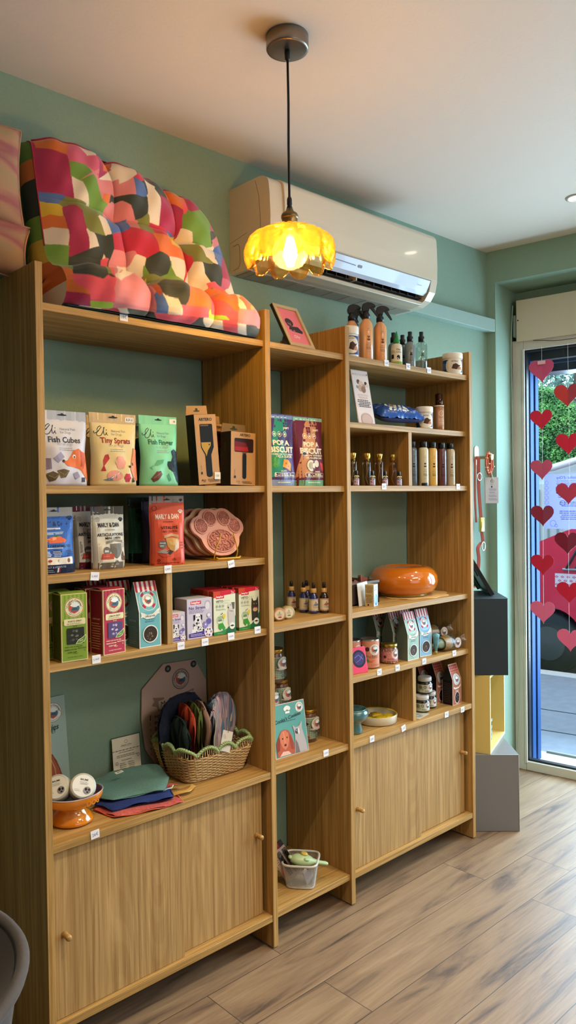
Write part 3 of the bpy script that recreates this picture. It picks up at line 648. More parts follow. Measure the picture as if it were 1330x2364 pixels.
def bottle(name, label, cat, group, loc, prof, m, seg=28): 
    o = empty(name, loc, 0, label, cat, group); b = MB(); b.lathe(prof, seg); b.build('bottle_body', m, o); return o
def wrapart(o, w, h, z0, r, art, name='label', face=None, rfn=None, grid=.006, parent=None):
    """printed label around a cylinder of radius r centred on the origin; face = direction angle the label centre looks to"""
    face = math.radians(-128) if face is None else face
    a = Art(w,h,.00004); art(a)
    return a.build(name, o if parent is None else parent, lambda x,y:(r*math.cos(face+(x-w/2)/r), r*math.sin(face+(x-w/2)/r), z0+y), grid=grid, base=.0004)
def facecam(x, y): return math.atan2(-1.874-y, -.876-x)
# ================================================================ TOP SHELF
# patchwork cushion: seat pad lying on the shelf, back leaning on the wall
CP = [(0,.000,2.004),(.05,-.028,2.022),(.12,-.036,2.070),(.18,-.006,2.112),(.24,.055,2.128),(.30,.092,2.162),(.50,.128,2.285),(.75,.165,2.405),(.88,.185,2.475),(.95,.198,2.520),(1.0,.228,2.538)]
def cpath(v):
    for a, c in zip(CP, CP[1:]):
        if v <= c[0]+1e-9: t = (v-a[0])/(c[0]-a[0]); return a[1]+(c[1]-a[1])*t, a[2]+(c[2]-a[2])*t
    return CP[-1][1:]
def cush(u, v):
    y, z = cpath(v); y0, z0 = cpath(max(0,v-.02)); y1, z1 = cpath(min(1,v+.02)); L = math.hypot(y1-y0,z1-z0)+1e-6; ny, nz = -(z1-z0)/L, (y1-y0)/L
    y = (y+ (y0+y1)/2)/2; z = (z+(z0+z1)/2)/2
    tu = [0,.365,.70,1]; tv = [-.02,.25,.62,1.04]
    k = next(i for i in range(3) if u <= tu[i+1]+1e-9); fu = (u-tu[k])/(tu[k+1]-tu[k]); j = next(i for i in range(3) if v <= tv[i+1]+1e-9); fv = (v-tv[j])/(tv[j+1]-tv[j])
    su = max(0,math.sin(PI*fu))**.5; sv = max(0,math.sin(PI*fv))**.5
    bulge = .027*(su*sv)**.8 + .010*(su+sv)/2 - .016
    d_ = sum(math.exp(-(((u-a)*.7)**2+((v-c_)*.62)**2)/.0016) for a in (.365,.70) for c_ in (.25,.62))
    bulge -= .026*d_
    bulge += .0035*math.sin(u*31+v*9)*math.sin(v*17+1)+.002*math.sin(u*57-v*23)
    rnd_ = (1-abs(2*u-1)**7)
    xl = .084+.020*v; xr = .758-.010*max(0,v-.3)/.7 - .045*max(0,(v-.80)/.20)**2
    x = xl+(xr-xl)*u
    z -= .085*u**1.6*max(0,(v-.3)/.7); topc = max(0,(v-.90)/.10); z -= topc*.012*abs(2*u-1)**4
    return (x, y+ny*bulge*rnd_ + (1-rnd_)*.030, z+nz*bulge*rnd_*(1 if v > .1 else .3) - (1-rnd_)*.004)
cu = empty('patchwork_cushion', (.4,.1,2.0), 0, 'large tufted patchwork cushion in pink, orange and green leaning on the wall atop the shelves', 'cushion')
PAT = '''ac2050 10 917 130 884 145 634 25 649
dc7028 188 1000 87 964 133 903 132 885 11 914
d85a78 132 896 234 926 312 921 310 865 268 816 216 861 135 847
6f9a35 135 847 216 861 257 788 280 686 313 670 263 558 215 583 198 710 136 764
ead8be 141 766 187 747 210 678 219 617 145 634
de8284 216 861 268 816 310 865 175 754 393 983 293 719 280 686 257 788
ead8be 239 938 313 977 338 999 237 919
ac2050 317 982 269 800 447 1000 315 929
4f70ac 25 649 105 644 112 621 71 578 26 577
7d8234 110 640 201 630 240 540 258 438 182 433 162 554 98 577 71 578
dcb62c 24 577 76 576 73 495 27 507
dc7028 31 501 83 489 85 428 33 443
ead8be 35 438 91 425 90 348 36 359
ac2050 92 542 116 583 140 585 166 548 158 462 170 396 165 325 149 274 89 296 84 348 92 397 85 471
6f9a35 36 353 90 348 31 170 12 236
ead8be 168 435 205 418 244 336 222 274 160 301 168 344 170 396
2e372b 206 424 268 435 285 378 167 139 251 314 221 362
ead8be 234 536 296 553 292 458 258 438
7d8234 160 301 229 279 167 139 168 254 124 269
2e372b 89 296 256 392 208 255 127 124 31 148
dc7028 0 141 24 171 24 117 79 70 80 66 0 78
ef5566 16 144 100 121 167 119 179 50 89 41 77 77 27 104
ac2050 0 74 78 66 100 16 0 25
a2c828 89 41 173 46 189 20 112 7
ef5566 220 301 252 321 266 306 167 139 196 228
2e372b 269 441 295 447 282 303 208 201 259 317
2e372b 0 25 54 8 65 0 14 0
ead8be 59 5 151 0 166 0 72 0
c91f42 151 0 193 12 209 0 166 0
de8284 368 919 477 912 456 770 306 728
dc7028 334 944 403 982 359 902 313 878
ead8be 421 1000 460 990 416 922 373 924
b8501f 460 990 514 940 577 995 475 905 419 922
ead8be 269 800 394 869 389 835 514 940 460 990 357 905
2e372b 517 968 462 777 537 838 733 947 780 986 669 953 654 997 563 983
c91f42 563 983 541 918 499 883 475 905
4f70ac 476 908 528 893 533 838 501 790 461 782
2e372b 336 750 528 808 526 755 485 652 456 641 441 689 387 735 326 691
dc7028 288 719 331 746 320 680 286 677
de8284 268 554 302 652 341 709 395 735 430 710 454 641
ead8be 548 929 618 915 601 833 578 641 530 641 526 755
2e372b 654 997 666 921 608 853 594 896
dc7028 669 953 794 998 757 877 749 852 678 921
ac2050 618 876 749 852 716 653 699 648 607 623 578 641
ac2050 755 976 853 979 744 746 917 945 804 983
7d8234 467 637 516 673 534 552 457 548
4f70ac 286 566 417 634 416 572 378 503 292 455
de8284 417 634 472 632 451 546 414 564
c91f42 295 447 424 550 508 539 532 464 510 385 476 377 397 403 295 375
c91f42 531 636 618 640 650 620 554 508 537 563
dc7028 534 552 636 557 679 492 693 436 585 418 522 422
dcb62c 641 635 703 660 664 496 620 505
4f70ac 620 630 660 653 705 659 668 637
de8284 289 369 406 401 309 189 188 146
ead8be 401 369 448 374 431 285 309 189
6f9a35 439 333 459 282 571 345 595 402 656 320 648 278 435 156 428 282
2e372b 451 337 472 383 518 413 569 410 580 363 557 306 495 270 455 283
ead8be 591 413 688 432 674 317 605 306 583 348
ead8be 305 302 374 324 381 299 190 141
7d8234 428 282 648 278 401 161 313 199
ead8be 193 137 387 293 339 201 203 112
dcb62c 277 159 437 269 423 222 283 131
b8501f 325 209 401 161 393 109 377 233
2e372b 401 161 617 260 515 86 447 85 415 109
de8284 166 102 355 214 372 109 392 37 193 28
4f70ac 372 109 410 105 434 71 437 41 392 37
ead8be 410 109 476 106 513 49 448 40 434 71
dc7028 617 260 694 222 640 93 515 86
ef5566 496 83 631 96 650 61 515 47
c91f42 185 19 216 21 235 0 205 0
ead8be 213 27 247 35 277 0 235 0
2e372b 247 35 384 35 415 0 282 0
ef5566 388 36 517 44 603 48 586 0 505 0 415 0
2e372b 586 0 598 48 624 47 674 0 591 0
ead8be 624 47 738 54 778 0 677 0
ef5566 738 54 811 55 864 0 778 0
ead8be 811 55 869 55 924 0 864 0
2e372b 869 55 962 69 991 25 929 0
ef5566 774 964 750 746 889 867 748 814
bd5a78 750 746 1000 1000 1000 868 866 759 849 853
6f9a35 742 812 975 983 889 743 894 648 788 582 777 691 725 710
ead8be 720 703 777 691 779 597 705 599 708 642
2e372b 904 759 1000 868 1000 756 902 677
7d8234 716 594 794 569 838 451 723 427 706 527
ead8be 794 569 917 643 868 466 813 485
de8284 904 695 1000 831 1000 782 1000 653 924 648
4f70ac 921 646 1000 753 1000 637 909 459 868 490
c91f42 689 497 731 464 719 335 638 226 648 278 700 405
ead8be 728 427 779 430 807 300 612 188
2e372b 781 437 902 441 890 316 814 301 780 365
ac2050 909 459 1000 629 1000 506 1000 398 905 378
bd5a78 896 375 1000 398 1000 350 867 292
ef5566 781 307 830 329 876 294 786 283
7d8234 619 199 808 282 799 260 706 284
ead8be 1000 411 1000 413 785 131 1000 353
dc7028 744 277 901 273 815 128 807 104 687 140
ef5566 735 255 708 148 802 99 806 54 666 62
ead8be 912 291 854 175 895 126 878 113 810 120
dcb62c 884 196 897 161 927 135 883 124
dc7028 840 162 961 199 890 118 859 110
de8284 808 107 960 129 969 72 814 55
a2c828 653 73 746 78 773 63 660 57'''
def paint(us, vs):
    """colour of each (u,v) from the printed patches"""
    out = np.tile(np.array(lin('#e4d3bb')[:3]), (len(us),1)); hit = np.zeros(len(us), bool); polys = []
    for ln in PAT.strip().split('\n'):
        c, pts = ln.split(' ',1); P = np.array([float(x) for x in pts.split()]).reshape(-1,2)/1000; ins = np.zeros(len(us), bool); n = len(P)
        for i in range(n):
            x0,y0 = P[i]; x1,y1 = P[(i+1)%n]; cnd = ((y0 > vs) != (y1 > vs)); xi = x0+(vs-y0)*(x1-x0)/((y1-y0) if y1 != y0 else 1e-9); ins ^= cnd & (us < xi)
        out[ins] = lin('#'+c)[:3]; hit |= ins; polys.append((c, P))
    # patches butt against each other: bare gaps take the nearest patch
    m_ = ~hit; X, Y = us[m_], vs[m_]*.85; best = np.full(len(X), 9.0); cc = np.tile(np.array(lin('#e4d3bb')[:3]), (len(X),1))
    for c, P in polys:
        n = len(P)
        for i in range(n):
            ax, ay = P[i]; bx, by = P[(i+1)%n]; ay *= .85; by *= .85; dx, dy = bx-ax, by-ay; tt_ = np.clip(((X-ax)*dx+(Y-ay)*dy)/(dx*dx+dy*dy+1e-9),0,1); d_ = (X-ax-tt_*dx)**2+(Y-ay-tt_*dy)**2; k = d_ < best; best[k] = d_[k]; cc[k] = lin('#'+c)[:3]
    k = best < .055**2; idx_ = np.where(m_)[0][k]; out[idx_] = cc[k]
    return out
nu, nv = 420, 330
VV = np.array([cush(i/nu, j/nv) for j in range(nv+1) for i in range(nu+1)]) - np.array([.4,.1,2.0])
idx = np.arange((nu+1)*(nv+1)).reshape(nv+1, nu+1)
FF = np.stack([idx[:-1,:-1],idx[:-1,1:],idx[1:,1:],idx[1:,:-1]], -1).reshape(-1,4)
me = bpy.data.meshes.new('front_cover'); me.from_pydata(VV.tolist(), [], FF.tolist())
ca = me.color_attributes.new('patches','FLOAT_COLOR','POINT'); uu, vv_ = np.meshgrid(np.linspace(0,1,nu+1), np.linspace(0,1,nv+1)); colr = np.ones(((nu+1)*(nv+1),4)); colr[:,:3] = sum(paint(uu.ravel()+du/nu, vv_.ravel()+dv/nv) for du,dv in ((-.3,-.3),(.3,-.3),(-.3,.3),(.3,.3)))/4
ca.data.foreach_set('color', colr.ravel()); me.polygons.foreach_set('use_smooth', np.ones(len(FF), bool))
mc = bpy.data.materials.new('patchwork_fabric'); mc.use_nodes = True; t = mc.node_tree; at_ = t.nodes.new('ShaderNodeVertexColor'); at_.layer_name = 'patches'; t.links.new(at_.outputs[0], t.nodes['Principled BSDF'].inputs['Base Color'])
t.nodes['Principled BSDF'].inputs['Roughness'].default_value = .75; t.nodes['Principled BSDF'].inputs['Sheen Weight'].default_value = .25
me.materials.append(mc); link('front_cover', me, cu)
# sides and rear of the cushion (boxed edge with its own blocks of colour)
b = MB(); blk = ['#5f7f30','#cf7030','#2c3428','#2c3428','#6f9233','#c9a93a','#cf6a2c','#e0d2bd','#b2561f']
def rear(v): 
    y, z = cpath(v); k = min(1, v/.30); return (min(.335, y+.105+.03*k) if v > .2 else .29, max(2.003, z-(.03 if v > .25 else .09)))
nb = 34
for u, flip in ((0,0),(1,1)):
    prev = None
    for j in range(nb+1):
        v = j/nb; f = cush(u, v); y2, z2 = rear(v); ring = []
        for k in range(7):
            s_ = k/6; x = f[0]+(-1 if u == 0 else 1)*.020*math.sin(PI*min(1,s_*1.15))-(0 if u else 0); ring.append(b.bm.verts.new((x-.4, f[1]+(y2-f[1])*s_-.1, f[2]+(z2-f[2])*s_-2.0)))
        if prev:
            for k in range(6):
                fc = b.bm.faces.new((prev[k],prev[k+1],ring[k+1],ring[k])); fc.smooth = True
                ci = int((1-v)*8.2) if u == 0 else (int(v*9)+3)%9
                if u == 0 and k > 3 and ci < 6: ci = [1,0,4,4,4,5][ci]
                fc.material_index = b.mi(mat(blk[min(8,ci)],.75))
        prev = ring
R_ = [[b.bm.verts.new((cush(i/12,0)[0]-.4 if 0 else (.088+(.664)*i/12)-.4, rear(j/16)[0]-.1, rear(j/16)[1]-2.0)) for i in range(13)] for j in range(17)]
for j in range(16):
    for i in range(12): b.bm.faces.new((R_[j][i],R_[j][i+1],R_[j+1][i+1],R_[j+1][i])).material_index = b.mi(mat('#6b7a35',.8))
b.bm.faces.new([b.bm.verts.new((x-.4,y-.1,.003)) for x, y in ((.09,.29),(.745,.29),(.745,.0),(.09,.0))]).material_index = b.mi(mat('#2c3428',.8))
tp = [b.bm.verts.new((cush(i/12,1)[0]-.4, cush(i/12,1)[1]-.1, cush(i/12,1)[2]-2.0)) for i in range(13)]
for i in range(12): b.bm.faces.new((tp[i],tp[i+1],R_[16][i+1],R_[16][i])).material_index = b.mi(mat('#b2243f',.75))
b.build('boxed_edge', None, cu)
b = MB(); pth = [tuple(Vector(cush(0.0,j/40))-Vector((.400,.1,2.0))) for j in range(14,41)]; b.tube(pth, .002, 6)
b.tube([tuple(Vector(cush(.012+.976*i/50,.985))-Vector((.4,.1,1.998))) for i in range(51)], .003, 6); b.build('piping', mat('#a8283f',.7), cu)
# striped pillows left of it, overhanging the end panel
def stripes():
    m = bpy.data.materials.new('faded_stripes'); m.use_nodes = True; t = m.node_tree; L = t.links; bb = t.nodes['Principled BSDF']; c = t.nodes.new('ShaderNodeTexCoord'); mp = t.nodes.new('ShaderNodeMapping'); mp.inputs['Rotation'].default_value = (.0,.25,0); mp.inputs['Scale'].default_value = (.7,.7,4.5)
    n = t.nodes.new('ShaderNodeTexNoise'); n.inputs['Scale'].default_value = 1.5; n.inputs['Detail'].default_value = 3; r = t.nodes.new('ShaderNodeValToRGB'); L.new(c.outputs['Object'], mp.inputs[0]); L.new(mp.outputs[0], n.inputs['Vector']); L.new(n.outputs[0], r.inputs[0]); L.new(r.outputs[0], bb.inputs['Base Color'])
    e = r.color_ramp.elements; e[0].position = .28; e[0].color = lin('#5e4138'); e[1].position = .74; e[1].color = lin('#b3936c')
    for p, cc in ((.36,'#8f6a58'),(.43,'#9c7a5c'),(.49,'#8f5052'),(.53,'#a27a5e'),(.60,'#94805a'),(.66,'#987058')): k = e.new(p); k.color = lin(cc)
    bb.inputs['Roughness'].default_value = .8; return m
def pillow(label, c, sx, sy, sz, rot, sd):
    o = empty('striped_pillow', c, 0, label, 'pillow', 'striped pillows'); o.rotation_euler = rot; b = MB()
    for s_ in (-1,1):
        def fn(u,v,s_=s_):
            x = (u-.5)*2; z = (v-.5)*2; e = max(0,(1-abs(x)**2.6)*(1-abs(z)**2.6))**.5; pin = 1-.07*(1-abs(x)**2)*(abs(z)**6)-.07*(1-abs(z)**2)*0
            return (x*sx*(1-.06*(1-z*z)), s_*sy*e*(1+.06*math.sin(6*z+sd)+.05*math.sin(5*x+3*z)), z*sz*(1-.07*(1-x*x)))
        b.grid(fn, 24, 24, None, flip=(s_ > 0))
    b.build('pillow_cover', STR, o, weld=.0004)
    b = MB(); P = []
    for k in range(64):
        a = k/64*4; sd_ = int(a); f = a-sd_; x, z = ((-1+2*f,-1),(1,-1+2*f),(1-2*f,1),(-1,1-2*f))[sd_]; P.append((x*sx*(1-.06*(1-z*z)), 0, z*sz*(1-.07*(1-x*x))))
    b.tube(P, .003, 6, closed=True); b.build('seam', mat('#b0846c',.8), o); return o
STR = stripes()
pillow('pink and tan striped pillow standing upright behind the patchwork cushion, the upper one', (-.185,.165,2.370), .240, .072, .150, (-.10,.03,.05), 1)
pillow('pink and tan striped pillow slumped over the top of the left end panel', (-.178,.150,2.176), .240, .064, .074, (.0,.05,.05), 2)
# framed photo of a dog
fo = empty('photo_frame', (.925,.030,2.0078), math.radians(4), 'beige framed pink picture of a black dog leaning back on the middle bay top', 'picture frame', rx=-.52*0-.50)
b = MB(); 
for a_, c_ in (((0,0,0),(.128,.012,.014)),((0,0,.166),(.128,.012,.180)),((0,0,.014),(.014,.012,.166)),((.114,0,.014),(.128,.012,.166))): b.box(a_, c_, bev=.001)
b.build('frame_border', mat('#b9a273',.5), fo)
b = MB(); b.box((-.0006,.003,0),(.001,.014,.180)); b.box((.003,.006,.003),(.125,.014,.177)); b.build('backing', mat('#1d1813',.6), fo)
a = Art(.100,.152); a.rect(0,0,1,1,'#dd7680'); a.ell(.38,.62,.20,'#3a2b2e',.17); a.ell(.30,.55,.10,'#4a3638',.09); a.poly([(.3,.5),(.75,.52),(.92,.40),(.85,.33),(.35,.36),(.22,.40)],'#33272c'); a.ell(.36,.56,.08,'#9a6a55',.05); a.ell(.33,.545,.03,'#20181a'); a.ell(.30,.60,.018,'#a8705a'); a.ell(.44,.60,.018,'#a8705a'); a.ell(.28,.385,.07,'#a8745c',.03); a.ell(.46,.38,.06,'#a8745c',.028)
a.text('Oky',.48,.20,.30,'#f0dcd8',ital=.3); a.build('picture', fo, lambda x,y:(x+.014,.0055,y+.014))
b = MB(); b.poly([(.05,.014,.12),(.08,.014,.12),(.08,.085,.048),(.05,.085,.048)]); b.build('easel_leg', mat('#7a5a34',.6), fo)
# tubs with blue labels
def tub(label, loc, r, h, face=None):
    o = empty('white_tub', loc, 0, label, 'tub', 'white tubs with blue labels'); b = MB(); b.lathe([(0,0),(r*.94,0),(r*.97,.003),(r*.97,h*.72),(r*.9,h*.74),(0,h*.74)],36); b.build('tub_body', mat('#e6ded0',.35), o)
    b = MB(); b.lathe([(r*1.0,h*.74),(r*1.02,h*.76),(r*1.02,h*.97),(r*.97,h),(0,h)],36); b.lathe([(0,h*.74),(r,h*.74)],36); b.build('lid', mat('#ebe4d6',.35), o)
    W_ = r*2.9
    def art(a):
        a.rect(0,0,1,1,'#1f4a94'); a.rect(0,0,.42,1,'#1d4083'); a.ell(.66,.5,.33,'#d9c9a6',.33); a.ell(.66,.5,.30,'#e9e2d2',.30); a.text('ARTERO',.66,.86,.24,'#1b1b1f',bold=.02); a.poly([(.55,.30),(.60,.62),(.70,.70),(.82,.55),(.90,.60),(.80,.35),(.72,.22)],'#4b2f22'); a.poly([(.72,.22),(.80,.46),(.90,.42),(.92,.20)],'#c08a68'); a.lines(.06,.34,.25,.75,6,'#8fa6d6'); a.ell(.20,.12,.04,'#dfe6f4')
    wrapart(o, W_, h*.60, h*.07, r*.975, art, face=(face if face is not None else facecam(loc[0],loc[1])-.25)); return o
tub('white tub with blue label at the left end of the right bay top', (1.243,.050,2.001), .033, .113)
tub('white tub with blue label at the far right end of the right bay top', (1.891,.048,2.001), .042, .090)
tub('white tub with blue label on the second shelf beside the bronze bottle', (1.702,.058,1.761), .035, .091)
# orange trigger sprays
MOR = mat('#e2a26a',.3,coat=.3); MBK = mat('#0b0c0d',.35)
def printed(o, r, z0, h, ink='#6a4630', face=None, loc=None):
    def art(a):
        a.text('DOG',.5,.93,.22,ink,bold=.02); a.text('SHAMPOOING',.5,.86,.5,ink); a.ell(.5,.63,.15,ink,.16); a.ell(.5,.52,.20,ink,.12); a.ell(.5,.66,.07,'#c9a07a',.06); a.text('TOUTOU',.5,.38,.42,ink,bold=.03); a.text('Shampooing',.5,.31,.55,ink,bold=.02); a.lines(.2,.8,.14,.25,3,ink); a.text('250 ml',.5,.05,.25,ink)
    wrapart(o, r*1.3, h, z0, r+.0002, art, 'printed_label', face=face)
def trigger(label, loc, r=.025, h=.158, rz=0):
    o = empty('spray_bottle', loc, 0, label, 'spray bottle', 'orange trigger sprays'); b = MB()
    b.lathe([(0,0),(r*.9,0),(r,.004),(r,h-.030),(r*.93,h-.016),(r*.62,h-.004),(.0125,h),(.0125,h+.004),(0,h+.004)],32); b.build('bottle_body', MOR, o)
    b = MB(); b.lathe([(0,h+.002),(.0145,h+.002),(.0145,h+.020),(.011,h+.024),(.0095,h+.034),(0,h+.034)],24); b.build('collar', MBK, o)
    b = MB(); Z = h+.030; prf = [(-.013,Z),(-.017,Z+.014),(-.012,Z+.030),(.004,Z+.036),(.020,Z+.034),(.034,Z+.026),(.037,Z+.018),(.033,Z+.016),(.020,Z+.020),(.010,Z+.012),(.010,Z)]
    b.prism(prf, -.0085, .0085, 'y'); bmesh.ops.bevel(b.bm, geom=b.bm.edges[:], offset=.002, segments=2, affect='EDGES')
    b.prism([(.016,Z+.018),(.026,Z+.020),(.040,Z-.004),(.047,Z-.018),(.043,Z-.019),(.033,Z-.006),(.020,Z+.010)], -.005, .005, 'y'); b.build('trigger_head', MBK, o); o.children[-1].rotation_euler = (0,0,rz) if 0 else (0,0,rz)
    printed(o, r, .028, h*.62, face=facecam(loc[0],loc[1])+.35); return o
R3 = math.radians(-38)
s1 = trigger('orange trigger spray behind the white tub, leftmost of four', (1.330,.118,2.001), rz=R3)
again(s1, (1.402,.165,2.001), 0, 'orange trigger spray half hidden behind the front two'); again(s1, (1.350,.062,2.001), 0, 'orange trigger spray in front, left of the front pair'); again(s1, (1.432,.062,2.001), 0, 'orange trigger spray rightmost of four')
# green-capped bottle, grey and clear sprays
o = bottle('lotion_bottle', 'white bottle with pointed green cap on the right bay top', 'bottle', None, (1.527,.058,2.001), [(0,0),(.021,0),(.022,.003),(.022,.072),(.019,.084),(.010,.090),(0,.090)], mat('#dcd9c6',.4))
b = MB(); b.lathe([(0,.088),(.013,.088),(.0135,.100),(.009,.106),(.005,.125),(.002,.137),(0,.138)],20); b.build('green_cap', mat('#1f8a45',.4), o)
wrapart(o,.056,.066,.004,.0223,lambda a:(a.rect(0,0,1,1,'#e6e2cf'),a.rect(0,0,1,.18,'#8fb84a'),a.text('Oto',.66,.90,.30,'#2a2a2a',bold=.02),a.rect(.1,.35,.34,.6,'#23201e'),a.ell(.66,.42,.12,'#2a2422',.17),a.ell(.60,.32,.10,'#efe9dc',.10),a.lines(.1,.45,.68,.85,3,'#8a8a80'),a.lines(.5,.9,.68,.8,2,'#555')),face=facecam(1.527,.058)-.1)
MFROST = mat('#7c8684',.25,spec=.6)
def finespray(label, loc, r, h, m, txt, group):
    o = empty('mist_bottle', loc, 0, label, 'spray bottle', group); b = MB(); b.lathe([(0,0),(r*.92,0),(r,.004),(r,h-.020),(r*.9,h-.010),(r*.5,h-.002),(.0085,h),(.0085,h+.003),(0,h+.003)],32); b.build('bottle_body', m, o)
    b = MB(); b.lathe([(0,h),(.0125,h),(.0125,h+.020),(.0085,h+.024),(.0085,h+.040),(0,h+.040)],22); b.build('spray_nozzle', MBK, o)
    printed(o, r, .02, h*.62, txt, face=facecam(loc[0],loc[1])+.2); return o
MCL = clear_mat('#e2efe8', .93, .12, .08)
g1 = finespray('grey mist spray bottle left of the clear one', (1.628,.070,2.001), .022, .112, MFROST, '#2b2f2e', 'mist sprays')
again(g1, (1.590,.125,2.001), 0, 'grey mist spray bottle standing behind the green-capped bottle'); again(g1, (1.655,.13,2.001), 0, 'grey mist spray bottle at the back behind the other mist sprays')
o = finespray('clear glass mist spray bottle, rightmost of the sprays', (1.690,.060,2.001), .0235, .118, MCL, '#5c6a64', 'mist sprays')
b = MB(); b.tube([(0,0,.115),(.002,0,.06),(.012,.004,.008)],.0016,6); b.build('dip_tube', mat('#dde6e2',.4), o)
# ================================================================ SECOND SHELF, RIGHT BAY (1.76)
fl = empty('leaflet', (1.268,.032,1.7605), math.radians(0), 'tall narrow leaflet with dogs leaning at the left of the second shelf', 'leaflet', rx=-.19)
b = MB(); b.box((0,0,0),(.094,.003,.208)); b.build('card', mat('#cbbdb8',.55), fl)
a = Art(.094,.208); a.rect(.03,.01,.97,.99,'#d9cdc9'); a.text('MARLY & DAN',.46,.92,.80,'#b89a93',bold=.01); a.ell(.93,.93,.04,'#8d7a74')
for x,y,r,c in ((.35,.78,.10,'#6a4436'),(.5,.74,.14,'#c9b29d'),(.65,.70,.10,'#a98d78'),(.78,.76,.08,'#3a2c28'),(.84,.72,.07,'#d7b79e'),(.42,.66,.14,'#b59a84'),(.6,.64,.14,'#8d6e5c'),(.25,.68,.07,'#8d8d84')): a.ell(x,y,r,c)
a.text('NUTRITION',.5,.53,.62,'#b5968e'); a.text('PREMIUM',.5,.48,.50,'#b5968e'); a.lines(.12,.9,.30,.45,5,'#3b3432',.5); a.ell(.52,.07,.34,'#b9988c',.28); a.ell(.52,.07,.30,'#c3a89d',.22)
a.build('print', fl, flat)
b = MB(); b.box((0,.0045,.0),(.094,.0065,.205)); b.build('second_leaf', mat('#8d8a86',.6), fl)
o = empty('wet_wipes_pack', (1.565,.130,1.7605), math.radians(-12), 'crumpled blue pack of wet wipes lying on the second shelf', 'wipes pack')
b = MB()
for s_, c_ in ((1,'#1d4fa0'),(-1,'#18407f')):
    b.grid(lambda u,v,s_=s_: ((u-.5)*.235*(1+.02*math.sin(9*v)), (v-.5)*.115*(1+.03*math.sin(8*u)), (.034+.032*s_*max(0,(1-abs(2*u-1)**4)*(1-abs(2*v-1)**2.5))**.5+(.0035*math.sin(23*u+9*v)*math.sin(17*v+5*u)+.002*math.sin(61*u-20*v) if s_ > 0 else 0)-.001*0)*(1 if s_ > 0 else .92)), 30, 16, mat(c_,.28,coat=.4))
o.rotation_euler = (.42,0,math.radians(-8)); o.location = (1.560,.110,1.789); b.build('foil_pack', None, o)
a = Art(.235,.115); a.rect(.22,.15,.66,.85,'#dfe3d8'); a.rect(.26,.55,.62,.80,'#8a9a3c'); a.poly([(.26,.55),(.45,.55),(.40,.40),(.28,.35)],'#b85a48'); a.text('DOG WIPES',.12,.5,.16,'#e9eef6'); a.text('100',.80,.5,.10,'#e9eef6'); a.lines(.3,.6,.2,.35,3,'#4a5a8a')
a.build('print', o, lambda x,y:(x-.1175, y-.0575, .034+.032*max(0,(1-abs(2*x/.235-1)**4)*(1-abs(2*y/.115-1)**2.5))**.5+.0025*math.sin(23*x/.235+9*y/.115)*math.sin(17*y/.115+5*x/.235)+.0003), grid=.008)
o = empty('black_pouch', (1.225,.15,1.7605), 0, 'small black rounded object half hidden behind the leaflet', 'pouch'); b = MB(); b.lathe([(0,0),(.03,.002),(.036,.02),(.030,.038),(.012,.048),(0,.050)],20); b.build('pouch_body', mat('#1b1d1f',.4), o)
b = MB(); b.tube([(.0,0,.048),(.012,0,.056),(.0,0,.060),(-.012,0,.056),(0,0,.048)],.002,6); b.build('loop', mat('#1b1d1f',.4), o)
o = bottle('bronze_bottle', 'tall bronze lotion bottle with dark shiny cap on the second shelf', 'bottle', None, (1.800,.055,1.7605), [(0,0),(.019,0),(.0205,.003),(.0205,.096),(.018,.104),(.010,.108),(0,.108)], mat('#a06c48',.35,.25))
b = MB(); b.lathe([(0,.107),(.0150,.107),(.0155,.112),(.0155,.150),(.012,.155),(0,.156)],22); b.build('cap', mat('#3a1d10',.12,.6), o); b = MB(); b.lathe([(.0207,.100),(.0209,.102),(.0207,.104)],22); b.build('neck_ring', mat('#e0d2c0',.4), o)
wrapart(o,.030,.07,.015,.0207,lambda a:(a.rect(0,0,1,1,'#b98560'),a.ring(.5,.78,.38,.05,'#ead9c4'),a.text('C',.5,.78,.25,'#ead9c4'),a.lines(.1,.9,.1,.5,6,'#e6d2ba')),face=facecam(1.8,.055)+.5)
# ================================================================ SHELF 1.527, RIGHT BAY
MG = clear_mat('#f4ead6', .97, .08, .0); MGOLD = mat('#c9a24a',.22,.95)
def perfume(label, loc, h=.094, r=.0165):
    o = empty('perfume_bottle', loc, 0, label, 'perfume bottle', 'gold-capped perfume bottles'); b = MB(); b.lathe([(0,0),(r*.96,0),(r,.002),(r,h-.004),(r*.9,h),(r*.35,h+.001),(r*.35,h+.004)],28); b.build('glass_bottle', MG, o); b = MB(); b.lathe([(0,.004),(r*.88,.004),(r*.88,h-.012),(0,h-.012)],28); b.build('perfume', clear_mat('#f2e8d4',.97,.04), o)
    b = MB(); b.lathe([(0,h+.001),(r*.60,h+.001),(r*.90,h+.029),(r*.86,h+.030),(0,h+.030)],24); b.build('gold_cap', MGOLD, o)
    b = MB(); b.tube(bez([(0,0,h),(.002,0,h*.6),(.0,.003,h*.3),(.008,0,.006)],4),.0012,6); b.build('dip_tube', mat('#c7c2b2',.4), o); return o
p = perfume('gold-capped perfume bottle half hidden by the left upright', (1.272,.070,1.5272))
for x, y, lb in ((1.322,.115,'gold-capped perfume bottle behind the first gap of the row'),(1.340,.060,'tallest-looking gold-capped bottle in front, second from the left'),(1.405,.112,'gold-capped perfume bottle at the back of the middle of the row'),(1.413,.060,'gold-capped perfume bottle in front, third from the left'),(1.510,.072,'lone gold-capped perfume bottle at the right by the divider')): again(p, (x,y,1.5272), 0, lb)
